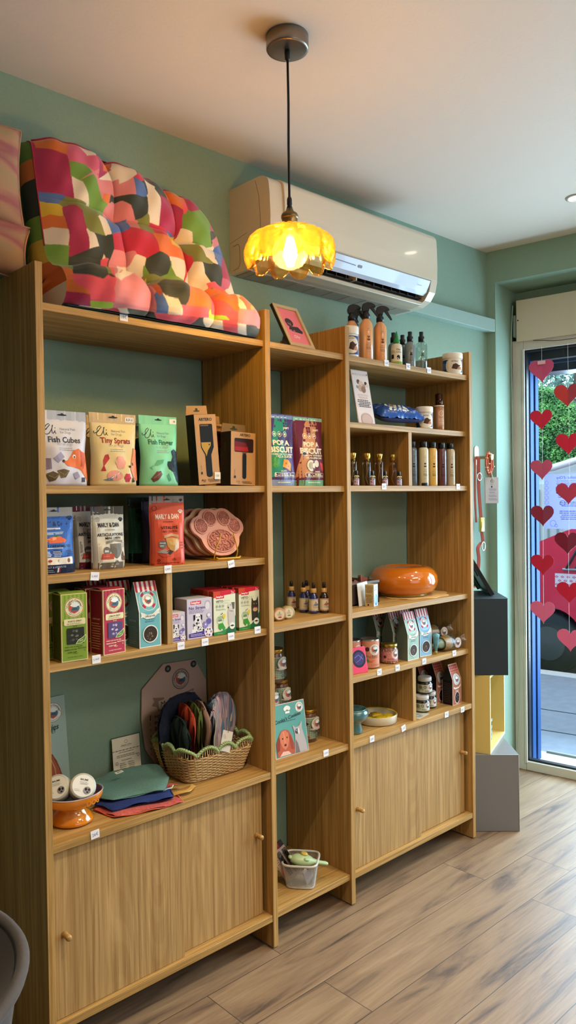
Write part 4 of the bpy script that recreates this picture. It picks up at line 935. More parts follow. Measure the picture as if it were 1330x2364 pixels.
def sample(label, loc):
    o = empty('perfume_sample', loc, 0, label, 'perfume sample', 'tiny perfume samples'); b = MB(); b.lathe([(0,0),(.0108,0),(.0112,.002),(.0112,.026),(.006,.033),(.005,.038),(0,.038)],20); b.build('vial', mat('#8a7f88',.15,spec=.8,trans=.3), o)
    b = MB(); b.lathe([(0,.038),(.0065,.038),(.0065,.055),(.0055,.057),(0,.057)],16); b.build('cap', MBK, o)
    b = MB(); 
    for k in range(5): a_ = facecam(loc[0],loc[1])+.25+(k-2)*.45; b.lathe([(0,0),(.0028,.0012),(.0034,.003),(0,.005)],8,c=(.0088*math.cos(a_),.0088*math.sin(a_),.032+.002*(k%2)))
    b.build('flower_charm', mat('#e4d8a0',.6), o)
    wrapart(o,.018,.018,.004,.0114,lambda a:(a.rect(0,0,1,1,'#b79fb4'),a.ell(.3,.6,.16,'#7a4a70'),a.text('Oky',.62,.40,.4,'#4a3050')),face=facecam(loc[0],loc[1]),grid=.004); return o
s = sample('tiny perfume sample at the far left of the front row', (1.247,.030,1.5272))
for x, lb in ((1.338,'tiny perfume sample second from the left'),(1.412,'tiny perfume sample behind the price tag'),(1.497,'tiny perfume sample at the right of the front row')): again(s, (x,.030,1.5272), 0, lb)
def shampoo(label, loc, col, ink):
    o = empty('shampoo_bottle', loc, 0, label, 'shampoo bottle', 'black-capped shampoo bottles'); r = .0205; b = MB(); b.lathe([(0,0),(r*.94,0),(r,.003),(r,.143),(r*.93,.152),(.0135,.158),(0,.158)],30); b.build('bottle_body', mat(col,.28,coat=.3), o)
    b = MB(); b.lathe([(0,.156),(.0145,.156),(.0145,.180),(.0135,.182),(0,.182)],24); b.build('cap', MBK, o); printed(o, r, .025, .105, ink, face=facecam(loc[0],loc[1])+.35); return o
shampoo('grey-blue shampoo bottle half hidden by the divider', (1.640,.075,1.5272), '#5d666c', '#2b2b2b'); shampoo('cream shampoo bottle, second in the row', (1.685,.052,1.5272), '#cfc6a4', '#4a4030'); shampoo('golden yellow shampoo bottle in the middle of the row', (1.746,.052,1.5272), '#d8ab57', '#4a3420'); shampoo('dark plum shampoo bottle', (1.810,.052,1.5272), '#5a3238', '#2a1518'); shampoo('beige shampoo bottle at the right end of the row', (1.872,.052,1.5272), '#b9a988', '#3a3028')
o = empty('fallen_cap', (1.655,.024,1.5272), 0, 'small black cap lying in front of the cream bottle', 'bottle cap'); b = MB(); b.lathe([(0,0),(.0125,0),(.013,.010),(.0105,.012),(0,.012)],20); b.build('cap_shell', MBK, o); b = MB(); b.lathe([(.0128,.002),(.0132,.003),(.0128,.004)],20); b.build('rim', mat('#222426',.4), o)
# ================================================================ SHELF 1.526, LEFT AND MIDDLE BAYS
def eli(a, name, ink, tcol, sub='for all dogs'):
    a.line([(.075,.745),(.06,.73),(.075,.715),(.12,.725),(.185,.765),(.235,.805),(.215,.82),(.165,.80),(.135,.765),(.14,.745),(.175,.748),(.14,.735),(.118,.71),(.125,.685),(.165,.675),(.21,.69),(.255,.735),(.285,.785),(.295,.805),(.285,.80),(.268,.745),(.268,.70),(.285,.69),(.31,.71),(.325,.735),(.325,.70),(.345,.69)], .015, ink)
    a.ell(.332,.765,.010,ink); a.text('Natural Fish',.585,.755,.32,'#6d7480'); a.text('for Dogs',.535,.705,.23,'#6d7480'); a.text(name,.50,.61,.66,tcol,bold=.03); a.text(sub,.50,.548,.34,'#9a9ba0',ital=.4); a.lines(.35,.70,.46,.51,2,'#8f9096',.3)
def e1(a):
    a.rect(0,.86,1,1,'#b3b8c4'); eli(a,'Fish Cubes','#2a3442','#3b4250')
    a.poly([(.42,.325),(.52,.335),(.60,.40),(.66,.47),(.78,.50),(.84,.47),(.96,.44),(.99,.05),(.88,.12),(.78,.22),(.66,.245),(.50,.26)],'#e07038'); a.poly([(.80,.48),(.90,.44),(.93,.34),(.86,.22),(.80,.26),(.84,.36)],'#c4512a'); a.ell(.43,.325,.028,'#1c1a20'); a.ell(.67,.385,.035,'#efe6d8',.045); a.ell(.675,.38,.020,'#1c1a20')
    a.poly([(.22,.36),(.38,.45),(.46,.38),(.32,.30)],'#9a94b0'); a.poly([(.06,.36),(.18,.36),(.20,.22),(.09,.21)],'#85778c'); a.poly([(.62,.16),(.72,.19),(.76,.12),(.66,.08)],'#9a94b0'); a.poly([(.08,.15),(.22,.19),(.34,.15),(.26,.07),(.16,.05)],'#5b4c30'); a.poly([(.30,.20),(.42,.22),(.54,.20),(.46,.11),(.36,.10)],'#665634'); a.line([(.10,.15),(.25,.10),(.34,.15)],.015,'#8a7850'); a.line([(.32,.19),(.44,.14),(.52,.19)],.015,'#8a7850'); a.rect(.80,.05,.88,.11,'#20242c')
def e2(a):
    a.rect(0,.86,1,1,'#c8ab82'); eli(a,'Tiny Sprats','#33302c','#9a2f1c')
    a.poly([(.14,.20),(.24,.20),(.21,.27),(.33,.37),(.31,.43),(.24,.42),(.19,.35),(.19,.27)],'#b5352c'); [a.ell(.56+.07*math.cos(k*PI/3),.32+.055*math.sin(k*PI/3),.055,'#e59c84') for k in range(6)]; a.ell(.56,.32,.07,'#e59c84'); a.ell(.42,.14,.17,'#d9907c',.10)
    a.poly([(.18,.08),(.28,.10),(.40,.14),(.56,.20),(.50,.11),(.36,.07),(.26,.07)],'#6f747c'); a.poly([(.28,.08),(.50,.145),(.56,.20),(.42,.15)],'#c9c9c4'); [a.ell(.70+.05*math.cos(k*PI/3),.11+.040*math.sin(k*PI/3),.032,'#c2263a') for k in range(6)]; a.ell(.70,.11,.04,'#c2263a')
    a.poly([(.80,.28),(.78,.22),(.86,.08),(.99,.07),(.99,.50),(.90,.53),(.85,.40)],'#dd7a48'); a.ell(.765,.265,.022,'#1c1a20'); a.ell(.84,.30,.018,'#1c1a20',.03); a.rect(.82,.05,.88,.11,'#20242c')
    a.rrect(.76,.89,.95,.96,.015,'#ece6da'); a.text('8,30€',.855,.925,.15,'#25242a',bold=.02)
def e3(a):
    a.rect(0,.88,1,1,'#86cfa2'); eli(a,'Fish Finger','#26403a','#2d6a4c')
    a.poly([(.14,.26),(.24,.27),(.34,.36),(.52,.375),(.48,.32),(.34,.28),(.20,.28),(.22,.22)],'#5fb083'); a.poly([(.18,.10),(.30,.20),(.42,.21),(.46,.16),(.34,.08),(.24,.05)],'#6a4436'); a.line([(.22,.10),(.42,.19)],.02,'#8d6450'); a.poly([(.58,.14),(.64,.18),(.70,.08),(.64,.06)],'#4fa07c')
    a.poly([(.64,.35),(.74,.35),(.80,.42),(.76,.50),(.84,.53),(.99,.48),(.99,.03),(.88,.06),(.82,.12),(.76,.20),(.66,.24),(.62,.30)],'#22303a'); a.rrect(.80,.90,.99,.97,.015,'#ece8e0'); a.text('8,30€',.895,.935,.15,'#25242a',bold=.02)
B1 = pouch('treat_pouch','white pouch with an orange fox-like dog and the words Fish Cubes','treat pouch','treat pouches on the third shelf',(.100,.040,1.5265),0,.142,.203,'#cfcbd4',e1,seal=None,seed=3)
B2 = pouch('treat_pouch','pale yellow pouch printed Tiny Sprats','treat pouch','treat pouches on the third shelf',(.256,.040,1.5265),0,.150,.206,'#dcc488',e2,seal=None,seed=5,waist=.07)
B3 = pouch('treat_pouch','mint green pouch printed Fish Finger','treat pouch','treat pouches on the third shelf',(.408,.040,1.5265),0,.135,.208,'#7fcfa0',e3,seal=None,seed=9,waist=.08)
again(B2,(.262,.110,1.5265),0,'yellow pouch standing behind Tiny Sprats, seen at its left'); again(B1,(.120,.115,1.5265),0,'white pouch hidden behind the Fish Cubes pouch')
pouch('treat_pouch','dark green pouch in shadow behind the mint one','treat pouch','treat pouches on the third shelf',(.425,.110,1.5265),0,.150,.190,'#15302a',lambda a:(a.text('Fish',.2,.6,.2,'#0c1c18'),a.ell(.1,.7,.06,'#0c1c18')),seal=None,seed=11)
# brush boxes
def brushbox(label, loc, ang, w, d, h, art, tab, rx=0, ry=0):
    o = carton('brush_box', label, 'boxed brush', 'boxed grooming brushes', loc, ang, w, d, h, '#17150f', '#b98a52', art, lambda a: a.text('ARTERO',.45,.72,.48*h/d*.35,'#6c5a3c',rot=-PI/2), rx=rx); o.rotation_euler[1] = ry
    b = MB(); b.prism([(0,h),(w,h),(w*.97,h+.030),(w*.06,h+.030)], d-.002, d, 'y'); b.build('hang_tab', mat(tab,.6), o); a = Art(w,.03); a.ell(.5,.45,.15,'#3d4a34',.03); a.ell(.5,.62,.06,'#3d4a34',.05); a.build('hang_hole', o, lambda x,y:(x,d-.0021,h+y)); return o
def bb1(a):
    ink = '#2b2118'; a.text('ARTERO',.5,.925,.60,ink,bold=.03); a.rrect(.22,.55,.80,.86,.05,'#0f0d0b'); a.poly([(.22,.60),(.80,.60),(.80,.53),(.66,.42),(.66,.14),(.38,.14),(.38,.42),(.22,.53)],'#0f0d0b'); a.ell(.52,.14,.14,'#0f0d0b',.10)
    a.poly([(.24,.60),(.68,.60),(.66,.55),(.52,.48),(.44,.40),(.42,.43),(.26,.53)],'#b58f3c'); a.ell(.60,.565,.03,'#1c1510'); a.rect(.25,.83,.62,.85,'#6a5334'); a.text('BELLA',.24,.065,.20,ink,bold=.02); a.text('pro',.27,.04,.10,ink); a.lines(.42,.95,.03,.08,3,ink,.4); a.text('NATURE',.17,.24,.18,ink,rot=PI/2); a.rect(.14,.15,.20,.185,ink)
def bb2(a):
    ink = '#2b2118'; a.text('ARTERO',.56,.945,.42,ink,bold=.03); a.rrect(.14,.62,.90,.88,.05,'#2a0c0e'); a.poly([(.15,.64),(.70,.64),(.66,.74),(.15,.78)],'#a01a18'); a.poly([(.15,.72),(.66,.72),(.60,.80),(.15,.82)],'#6e1416'); a.rect(.46,.59,.62,.63,'#6b4a30'); a.rrect(.46,.12,.62,.60,.07,'#0f0d0b'); a.text('JULIET',.30,.065,.16,ink); a.text('pro',.34,.035,.07,ink); a.lines(.44,.85,.03,.08,3,ink,.4); a.text('NATURE',.16,.24,.16,ink,rot=PI/2); a.rect(.13,.13,.20,.175,ink)
brushbox('tall kraft box with a gold-handled brush in its window, leaning slightly', (.540,.045,1.5285), math.radians(-3), .082,.046,.218, bb1, '#b98a52', ry=-.075)
brushbox('kraft box with a red slicker brush in its window', (.660,.040,1.5300), math.radians(1), .106,.052,.172, bb2, '#8a6d48', ry=.03)
o = brushbox('dark brush box standing behind the two front ones', (.622,.125,1.5268), 0, .100,.046,.205, bb2, '#b98a52')
o = empty('boxed_price_sticker', (.608,.0385,1.5585), 0, 'white sticker on the gold-handled brush box', 'sticker'); b = MB(); b.box((-.0115,0,-.011),(.0115,.001,.011)); b.build('card', mat('#e9dfc8',.5), o); a = Art(.023,.022); a.text('15€',.5,.5,.6,'#7a7468'); a.build('price', o, lambda x,y:(x-.0115,0,y-.011))
# POP A BISCUIT pouches
def pop(a, c1, c2, band, foot, top, blk):
    a.rect(0,0,1,1,c1); a.poly([(.0,.80),(.06,.86),(.30,.98),(.62,1),(.78,.80),(.60,.68),(.44,.56),(.30,.40),(.12,.22),(0,.12)] if 0 else [(.42,.985),(.88,.985),(.72,.80),(.66,.66),(.62,.52),(.62,.40),(.55,.28),(.42,.15),(.0,.10),(.05,.28),(.14,.45),(.20,.60),(.28,.76),(.36,.88)],c2); a.rect(0,0,1,.085,foot); a.rect(0,.925,1,.985,top); a.lines(.05,.95,.945,.965,1,'#e9ead8',.5)
    ink = '#efe6c4'; a.text('JAMPY',.72,.80,.22,ink,bold=.03)
    for k in range(3): a.ring(.30+.17*k,.715,.065,.012,ink); a.ell(.30+.17*k,.715,.028,ink)
    a.text('POP A',.50,.595,.54,ink,hn=.075,bold=.045); a.text('BISCUIT',.50,.50,.78,ink,hn=.085,bold=.045); a.text('COMME UNE TOUTE BREADY',.52,.435,.72,ink,bold=.03); a.text('LIKE A QUICHE' if blk else 'LIKE AN APPLE CAKE',.55,.40,.55,ink,bold=.03)
    if blk:
        for k in range(9): a.ell(.20+.03*(k%3)+.02*k%.1,.29+.035*(k//3),.07,('#3f8a3c','#5aa04a')[k%2])
        a.poly([(.46,.26),(.52,.37),(.66,.36),(.76,.30),(.74,.20),(.60,.24)],'#df9838'); a.ell(.58,.31,.025,'#b96a20'); a.ell(.66,.27,.02,'#b96a20'); a.text('SALATO',.48,.205,.18,ink,bold=.03)
    else:
        a.ell(.42,.29,.155,'#6a4a34'); a.ell(.42,.29,.14,'#e6dcc0'); a.ell(.42,.29,.09,'#b5a284'); a.ell(.62,.32,.075,'#dfd6c0',.09); a.poly([(.74,.34),(.86,.32),(.90,.24),(.84,.20),(.76,.24)],'#d8433a'); a.text('DOLCE',.62,.205,.15,ink,bold=.03); a.ell(.24,.46,.07,'#2d3658',.035)
    a.rrect(.22,.125,.90,.185,.02,ink); a.rrect(.232,.13,.888,.18,.02,c1); a.lines(.28,.85,.135,.175,2,ink,.6); a.lines(.3,.8,.04,.06,1,ink,.6)
P1 = pouch('biscuit_pouch','purple and green pouch printed POP A BISCUIT, the left one','biscuit pouch','biscuit pouches in the middle bay',(.893,.040,1.5265),0,.140,.247,'#4a3268',lambda a:pop(a,'#4a3268','#2a8a6c',0,'#8494b4','#7088b0',True),thick=.06,seal=None,sealh=.08,seed=21,hole=False,waist=.03)
P2 = pouch('biscuit_pouch','maroon and peach pouch printed POP A BISCUIT, the right one','biscuit pouch','biscuit pouches in the middle bay',(1.036,.040,1.5265),0,.142,.246,'#6a2038',lambda a:pop(a,'#6a2038','#cf8e60',0,'#6fae86','#7fb89a',False),thick=.06,seal=None,sealh=.08,seed=24,hole=False,waist=.03)
again(P2,(1.012,.115,1.5265),0,'second maroon pouch in the shadow behind the front pair')
# ================================================================ SHELF 1.29, LEFT BAY
FLAG = lambda a,x,y,w: (a.rect(x,y,x+w,y+.07,'#23365e'),a.rect(x+w,y,x+2*w,y+.07,'#e6e4de'),a.rect(x+2*w,y,x+3*w,y+.07,'#9a2434'))
def paw(a, x, y, s, c): a.ell(x,y,s,c,s*.8); [a.ell(x+s*1.5*math.cos(t),y+s*1.5*math.sin(t)*a.w/a.h,s*.42,c,s*.55) for t in (.5,1.15,1.9,2.6)]
def md1(a): # blue cat pouch
    a.rect(0,0,1,1,'#3565b4'); a.rect(0,.86,1,1,'#aaa6a0'); a.text('MARLY & DAN',.42,.75,.82,'#142a58',hn=.07,bold=.03); paw(a,.90,.82,.045,'#142a58'); a.rect(.15,.665,.62,.69,'#d6dbe4'); a.poly([(.1,.62),(.7,.63),(.66,.59),(.14,.58)],'#9fb0c8'); a.poly([(.18,.49),(.34,.55),(.60,.56),(.76,.50),(.70,.46),(.30,.455)],'#e0683c'); a.poly([(.2,.52),(.45,.55),(.6,.53),(.4,.50)],'#f09a68'); a.ell(.5,.565,.08,'#2f6a3c',.03)
    a.text('ADULT CAT STERILISED',.45,.41,.84,'#101c3c',bold=.03); a.rect(.1,.375,.62,.39,'#c9d2e6'); a.rect(.12,.24,.58,.35,'#2a55a0'); a.lines(.14,.34,.25,.34,4,'#dbe4f4',.5); a.lines(.38,.58,.25,.34,4,'#dbe4f4',.5); a.lines(.70,.9,.25,.35,4,'#142a58',.5); a.rect(.1,.135,.86,.24,'#e6e0d2'); a.ell(.28,.19,.05,'#a04a3a',.03); a.ell(.5,.19,.04,'#b5a070'); a.ell(.75,.19,.03,'#8a5a40',.05); a.rect(.0,.0,1,.13,'#1c2740'); a.text('POULET & HYDROLYSE',.4,.10,.55,'#c9d2e6'); FLAG(a,.42,.02,.04); a.lines(.1,.4,.02,.07,2,'#aab6cc')
def md2(a, back='#5b5348', cls=None): # white pouch
    a.rect(0,0,1,1,'#e4dcc8'); a.rect(0,.86,1,1,back); a.rect(0,0,1,.105,'#6e675c' if cls is None else cls); FLAG(a,.06,.93,.05); a.lines(.04,.28,.89,.92,1,'#c9c2b4'); a.ring(.17,.79,.065,.008,'#8a8478'); a.lines(.12,.22,.76,.82,3,'#8a8478')
    a.text('MARLY & DAN',.48,.70,.64,'#211d1a',hn=.072,bold=.03); paw(a,.88,.77,.042,'#211d1a'); a.lines(.34,.70,.61,.63,1,'#5a544c'); a.text('ARTICULATIONS',.50,.545,.78,'#211d1a',hn=.05,bold=.02); a.text('MINI CHIEN',.56,.49,.46,'#211d1a',hn=.036,bold=.02); a.poly([(.34,.44),(.58,.475),(.84,.45),(.84,.41),(.58,.435),(.34,.40)],'#8f897c')
    a.poly([(.44,.40),(.80,.40),(.80,.28),(.70,.19),(.62,.16),(.54,.19),(.46,.28)],'#77736a'); a.ell(.34,.29,.11,'#6a665e'); a.rect(.26,.285,.42,.297,'#e0dccf'); a.rect(.26,.27,.42,.28,'#e0dccf'); a.poly([(.16,.16),(.52,.155),(.54,.24),(.20,.25)],'#c1503a'); a.line([(.22,.20),(.50,.20)],.01,'#e08a6a'); a.poly([(.78,.22),(.84,.28),(.87,.20),(.94,.17),(.90,.12),(.80,.13)],'#6a4a34'); a.ell(.62,.10,.06,'#6e675c'); a.text('Adulte',.62,.075,.14,'#ded6c4'); a.lines(.80,.92,.33,.42,4,'#8f897c')
def md3(a): # orange pouch
    a.rect(0,0,1,1,'#d8583c'); a.rect(0,.86,1,1,'#a9a29c'); FLAG(a,.07,.93,.055); a.lines(.06,.26,.89,.92,2,'#5a5450'); a.lines(.62,.84,.90,.95,3,'#5a5450'); paw(a,.91,.93,.03,'#3a3432'); a.ring(.14,.82,.07,.008,'#7a2c20'); a.text('MARLY & DAN',.48,.70,.66,'#f0dcc8',hn=.075,bold=.03); paw(a,.87,.76,.042,'#f0dcc8'); a.lines(.34,.70,.61,.64,1,'#7a2c20')
    a.text('VITALITÉ',.52,.545,.50,'#33201c',hn=.052,bold=.02); a.text('100% SAUMON',.53,.485,.46,'#33201c',hn=.030); a.poly([(.34,.43),(.56,.455),(.78,.43),(.78,.39),(.56,.415),(.34,.39)],'#c9a078'); a.poly([(.38,.39),(.76,.39),(.76,.30),(.66,.21),(.56,.18),(.44,.27)],'#c99a58'); a.ell(.60,.33,.10,'#d8b070',.09); a.poly([(.68,.37),(.78,.36),(.76,.24),(.62,.19)],'#d9c9b8'); a.ell(.30,.30,.11,'#6b6f70'); a.rect(.22,.315,.38,.325,'#e6dfd4'); a.rect(.22,.275,.38,.285,'#e6dfd4')
    a.poly([(.14,.20),(.36,.235),(.48,.20),(.40,.165),(.20,.18)],'#9a8f88'); a.poly([(.38,.195),(.50,.22),(.60,.20),(.50,.15)],'#3a3034'); a.poly([(.16,.17),(.4,.15),(.56,.13),(.3,.12)],'#c24a30'); a.ring(.20,.075,.04,.02,'#7a2c20'); a.poly([(.54,.07),(.62,.11),(.70,.07)],'#8f3524'); a.lines(.14,.9,.02,.05,1,'#7a2c20'); a.lines(.82,.95,.22,.34,3,'#a03c28')
pouch('food_pouch','bright blue cat food pouch at the far left of the fourth shelf','food pouch','dog and cat food pouches',(.080,.060,1.2905),0,.112,.178,'#3565b4',md1,sealh=.13,seed=31,waist=.03)
WP = pouch('food_pouch','white pouch printed ARTICULATIONS MINI CHIEN','food pouch','dog and cat food pouches',(.248,.066,1.2905),math.radians(0),.105,.178,'#d3cab2',md2,sealh=.14,seed=33,waist=.02)
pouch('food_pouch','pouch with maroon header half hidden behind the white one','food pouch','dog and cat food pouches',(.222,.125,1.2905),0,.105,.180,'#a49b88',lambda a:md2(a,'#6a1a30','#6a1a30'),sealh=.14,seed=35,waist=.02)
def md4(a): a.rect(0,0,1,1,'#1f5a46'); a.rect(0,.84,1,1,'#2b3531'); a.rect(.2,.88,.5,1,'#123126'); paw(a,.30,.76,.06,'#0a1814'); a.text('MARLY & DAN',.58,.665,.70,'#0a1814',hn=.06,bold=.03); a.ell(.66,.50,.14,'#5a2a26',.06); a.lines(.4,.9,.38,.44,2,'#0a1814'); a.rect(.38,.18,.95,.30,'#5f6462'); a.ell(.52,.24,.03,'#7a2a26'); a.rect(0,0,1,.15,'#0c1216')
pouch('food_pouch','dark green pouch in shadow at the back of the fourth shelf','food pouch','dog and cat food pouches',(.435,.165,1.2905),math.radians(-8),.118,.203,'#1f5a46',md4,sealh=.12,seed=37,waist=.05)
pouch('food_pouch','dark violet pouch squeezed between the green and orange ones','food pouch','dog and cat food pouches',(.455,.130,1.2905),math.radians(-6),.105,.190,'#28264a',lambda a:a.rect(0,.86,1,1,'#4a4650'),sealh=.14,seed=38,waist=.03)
pouch('food_pouch','orange-red pouch printed VITALITÉ 100% SAUMON','food pouch','dog and cat food pouches',(.423,.036,1.2905),math.radians(-16),.108,.206,'#d8583c',md3,sealh=.14,seed=39,waist=.02)
# paw-shaped lick mats on a yellow wire stand
MPK = mat('#e2a18c',.5); MPK2 = mat('#d68c7c',.55)
def pawmat(label, loc, rx, m, m2, rz=0):
    o = empty('paw_lick_mat', loc, rz, label, 'lick mat', 'paw-shaped lick mats', rx=rx); b = MB(); n = 64; P = []
    toes = [(-.066,.042,.028),(-.028,.068,.031),(.028,.068,.031),(.064,.040,.027)]
    for k in range(n):
        a = 2*PI*k/n; c, s_ = math.cos(a), math.sin(a); r = .066*(1+.10*abs(c))
        for tx, tz, tr_ in toes:
            bq = tx*c+tz*s_; cc = tx*tx+tz*tz-(tr_+.010)**2; dd = bq*bq-cc
            if dd > 0: r = max(r, bq+math.sqrt(dd))
        P.append((r*c*1.0, r*s_*.92))
    P2 = [(.5*(P[k][0]*2+P[k-1][0]*.0),P[k][1]) for k in range(n)]
    b.prism(P, 0, .010, 'y', smooth=False); bmesh.ops.bevel(b.bm, geom=[e_ for e_ in b.bm.edges if abs(e_.verts[0].co.y-e_.verts[1].co.y) < 1e-6], offset=.002, segments=2, affect='EDGES'); b.build('mat_base', m, o)
    def pit(cx, cz, rx_, rz_, nd, sd, big):
        bb_ = MB(); q = random.Random(sd); bb_.lathe([(1,0),(1,.0008),(.0,.0008)],28,M=Matrix.Translation((cx,-.0002,cz))@Matrix.Rotation(PI/2,4,'X')@Matrix.Diagonal((rx_,rz_,1,1))); 
        for f in bb_.bm.faces: f.material_index = bb_.mi(m2)
        for i in range(nd):
            a = i*2.39996; r = math.sqrt((i+.5)/nd)*.90; x = cx+rx_*r*math.cos(a); z = cz+rz_*r*math.sin(a); s_ = (.0055 if big else .0022)
            bb_.tube([(x-s_*math.cos(a*3),-.003,z-s_*math.sin(a*3)),(x,-.0045,z+s_*.3),(x+s_*math.cos(a*3),-.003,z+s_*math.sin(a*3))], .0016 if big else .0012, 5, m)
        bb_.tube([(cx+rx_*math.cos(k*PI/14),-.002,cz+rz_*math.sin(k*PI/14)) for k in range(28)], .0022, 6, m, closed=True); bb_.build('textured_pad', None, o)
    for tx, tz, tr_ in toes: pit(tx*.98, tz*.95, .023, .025, 46, 5, False)
    pit(0,-.012,.052,.038,52,9,True); return o
pm = pawmat('pink paw-shaped lick mat at the front of the yellow wire stand', (.652,.085,1.362), -.36, MPK, MPK2, math.radians(-4))
for k, (dy, lb, c_) in enumerate(((.030,'cream paw-shaped lick mat just behind the front pink one','#d8b894'),(.060,'pink paw-shaped lick mat third in the stand',None),(.090,'dusky pink paw-shaped lick mat at the back of the stand',None))):
    c = again(pm, (.652-.010*(k+1),.085+dy,1.363-.002*k), math.radians(-4-2*k), lb)
    if c_:
        for ch in c.children:
            if ch.name.startswith('mat_base'): ch.data = ch.data.copy(); ch.data.materials[0] = mat(c_,.5)
st = empty('wire_stand', (.652,.10,1.2905), math.radians(-4), 'yellow wire stand holding the paw mats', 'wire stand'); b = MB()
for sx in (-.042,.042):
    b.tube(bez([(sx*1.1,-.060,.010),(sx,-.052,.003),(sx,.0,.003),(sx,.13,.003)],4), .0022, 6); b.tube(bez([(sx,-.040,.003),(sx,-.050,.03),(sx*.55,-.056,.085)],5), .0020, 6); b.tube([(sx,.13,.003),(sx*.7,.14,.10)], .0020, 6)
b.tube([(-.046,-.060,.010),(-.040,-.064,.006),(.040,-.064,.006),(.046,-.060,.010)], .0030, 8); b.tube([(-.042,.02,.003),(.042,.02,.003)], .002, 6); b.tube([(-.03,.14,.10),(.03,.14,.10)], .002, 6); b.build('wire_frame', mat('#d9a62c',.4), st)
b = MB(); 
for sx in (-.042,.042): b.lathe([(0,-.001),(.0034,0),(.0034,.003),(0,.004)],10,c=(sx,.125,.0))
b.build('foot', mat('#c8962a',.5), st)
# ================================================================ SHELF 1.058, LEFT BAY
def ck(a, base, light_, title, win, ink, rnd_=7):
    for k in range(6): a.rect(.03+k*.155,.86,.03+k*.155+.078,.99,light_) 
    for k in range(6): a.rect(.03+k*.155,.60,.03+k*.155+.078,.86,light_)
    logo(a,.5,.795,.37,ring='#6a3a20',field='#ecdcae',txt='#241a12'); a.rrect(.10,.535,.92,.630,.05,'#e6d7a8'); a.text(title,.51,.590,.52,'#231b12',bold=.03); a.lines(.2,.8,.545,.567,2,'#6a5a38',.4); a.text('Small',.51,.518,.16,ink)
    a.rrect(.20,.255,.86,.495,.04,win); q = random.Random(rnd_)
    for k in range(16): a.ell(q.uniform(.27,.79),q.uniform(.29,.46),q.uniform(.03,.08),q.choice(('#55564a','#3b3d34','#6e6e60','#24261f') if win == '#2b2d24' else ('#a49ac0','#5a4a78','#c8b2c8','#7a6a98')),q.uniform(.02,.05),8)
    a.poly([(.52,.25),(.62,.31),(.78,.34),(.92,.385),(.93,.335),(.86,.275),(.72,.25)],'#e6d7a8'); a.poly([(.55,.255),(.64,.305),(.78,.33),(.90,.37),(.91,.335),(.85,.285),(.72,.258)],'#5f8a3c'); a.text('free',.74,.30,.14,'#e6e6c0',rot=.2)
    a.text('WHEAT AND GLUTEN FREE',.44,.215,.68,ink,bold=.02); a.text('PRESERVATIVE FREE',.33,.175,.46,ink,bold=.03); a.text('GRAIN FREE',.76,.185,.32,ink,bold=.02); a.text('SUPER-YUM',.38,.135,.34,ink,bold=.02); a.line([(.45,.125),(.55,.11),(.62,.122)],.012,ink); a.text('80g',.86,.145,.07,ink); a.text('WE KEEP TREATS SIMPLE',.50,.065,.58,ink)
def ckc(label, loc, ang, c, l, side, title, win, ink, h=.180):
    def art(a): a.rect(0,0,1,1,'#e0cd96'); a.rect(.03,.012,.97,.988,c); ck(a,c,l,title,win,ink)
    def sart(a): a.rect(0,0,1,1,'#cdb97e'); a.rect(.05,.015,.95,.985,side); a.text(title,.5,.55,.6,'#d8c48a' if ink != '#1f2a10' else '#1f2a10'); a.lines(.12,.85,.08,.50,11,'#c9b070' if ink != '#1f2a10' else '#5f7430',.25)
    o = carton('treat_carton', label, 'carton', 'tall treat cartons', loc, ang, .073,.060,h,'#e0cd96',None,art,sart,c)
    b = MB(); b.grid(lambda u,v:(.001+.071*u, .001+.058*v, h+.004*math.sin(PI*v)), 4, 8); b.build('lid_flap', mat(c,.5), o); return o
GC = ckc('green treat carton printed PORTO SPIRIT', (.0605,.014,1.0585), math.radians(-5),'#7f9a34','#93ad42','#4d611c','PORTO SPIRIT','#2b2d24','#1f2a10')
RC = ckc('crimson treat carton printed LISBON BEST', (.183,.012,1.0585), math.radians(6),'#b23346','#9a2438','#7a1a26','LISBON BEST','#55446c','#eadcb8')
again(GC,(.050,.082,1.0585),0,'green treat carton in shadow behind the front green one'); again(RC,(.170,.085,1.0585),0,'crimson treat carton behind the front crimson one')
def lifesaver(a, cx=.5):
    for t in (45,135,225,315): 
        a.ring(.5,.715,.36,.13,'#b01f3c',8,t-15,t+15)
    a.ring(.5,.715,.40,.02,'#dfe6dc'); logo(a,.5,.715,.26,ring='#b8bfb5',field='#e9e6da',txt='#26302f',small='')
    a.poly([(.06,.55),(.10,.50),(.06,.46),(.18,.47),(.34,.435),(.66,.445),(.84,.50),(.94,.505),(.91,.54),(.95,.585),(.82,.565),(.62,.51),(.36,.50),(.20,.535)],'#e6e2d2'); a.text('LIFE-SAVER',.5,.478,.46,'#26302f',bold=.03); a.text('CUTTER TREATS',.5,.425,.46,'#2f5a66'); a.lines(.25,.75,.385,.41,1,'#2f5a66')
    a.ell(.5,.205,.35,'#e6e6da',n=32); a.ell(.5,.205,.31,'#3a2c20',n=32); q = random.Random(4)
    for k in range(18): t = q.uniform(0,6.28); r = q.uniform(0,.24); a.ell(.5+r*math.cos(t),.205+r*math.sin(t)*a.w/a.h,q.uniform(.03,.07),q.choice(('#6a5440','#4d3a2a','#8a7460','#2a1f18')),q.uniform(.015,.03),7,q.uniform(0,3))
LB = gable('gable_carton','blue gabled carton with red awning top printed LIFE-SAVER','carton','blue gabled cartons',(.306,.026,1.0585),math.radians(-1),.073,.062,.189,'#6fb0b6','#48606a',lifesaver,sideart=lambda a:(a.lines(.15,.85,.1,.6,10,'#7f98a0',.25),a.text('LIFE-SAVER',.5,.75,.6,'#9ab0b4')))
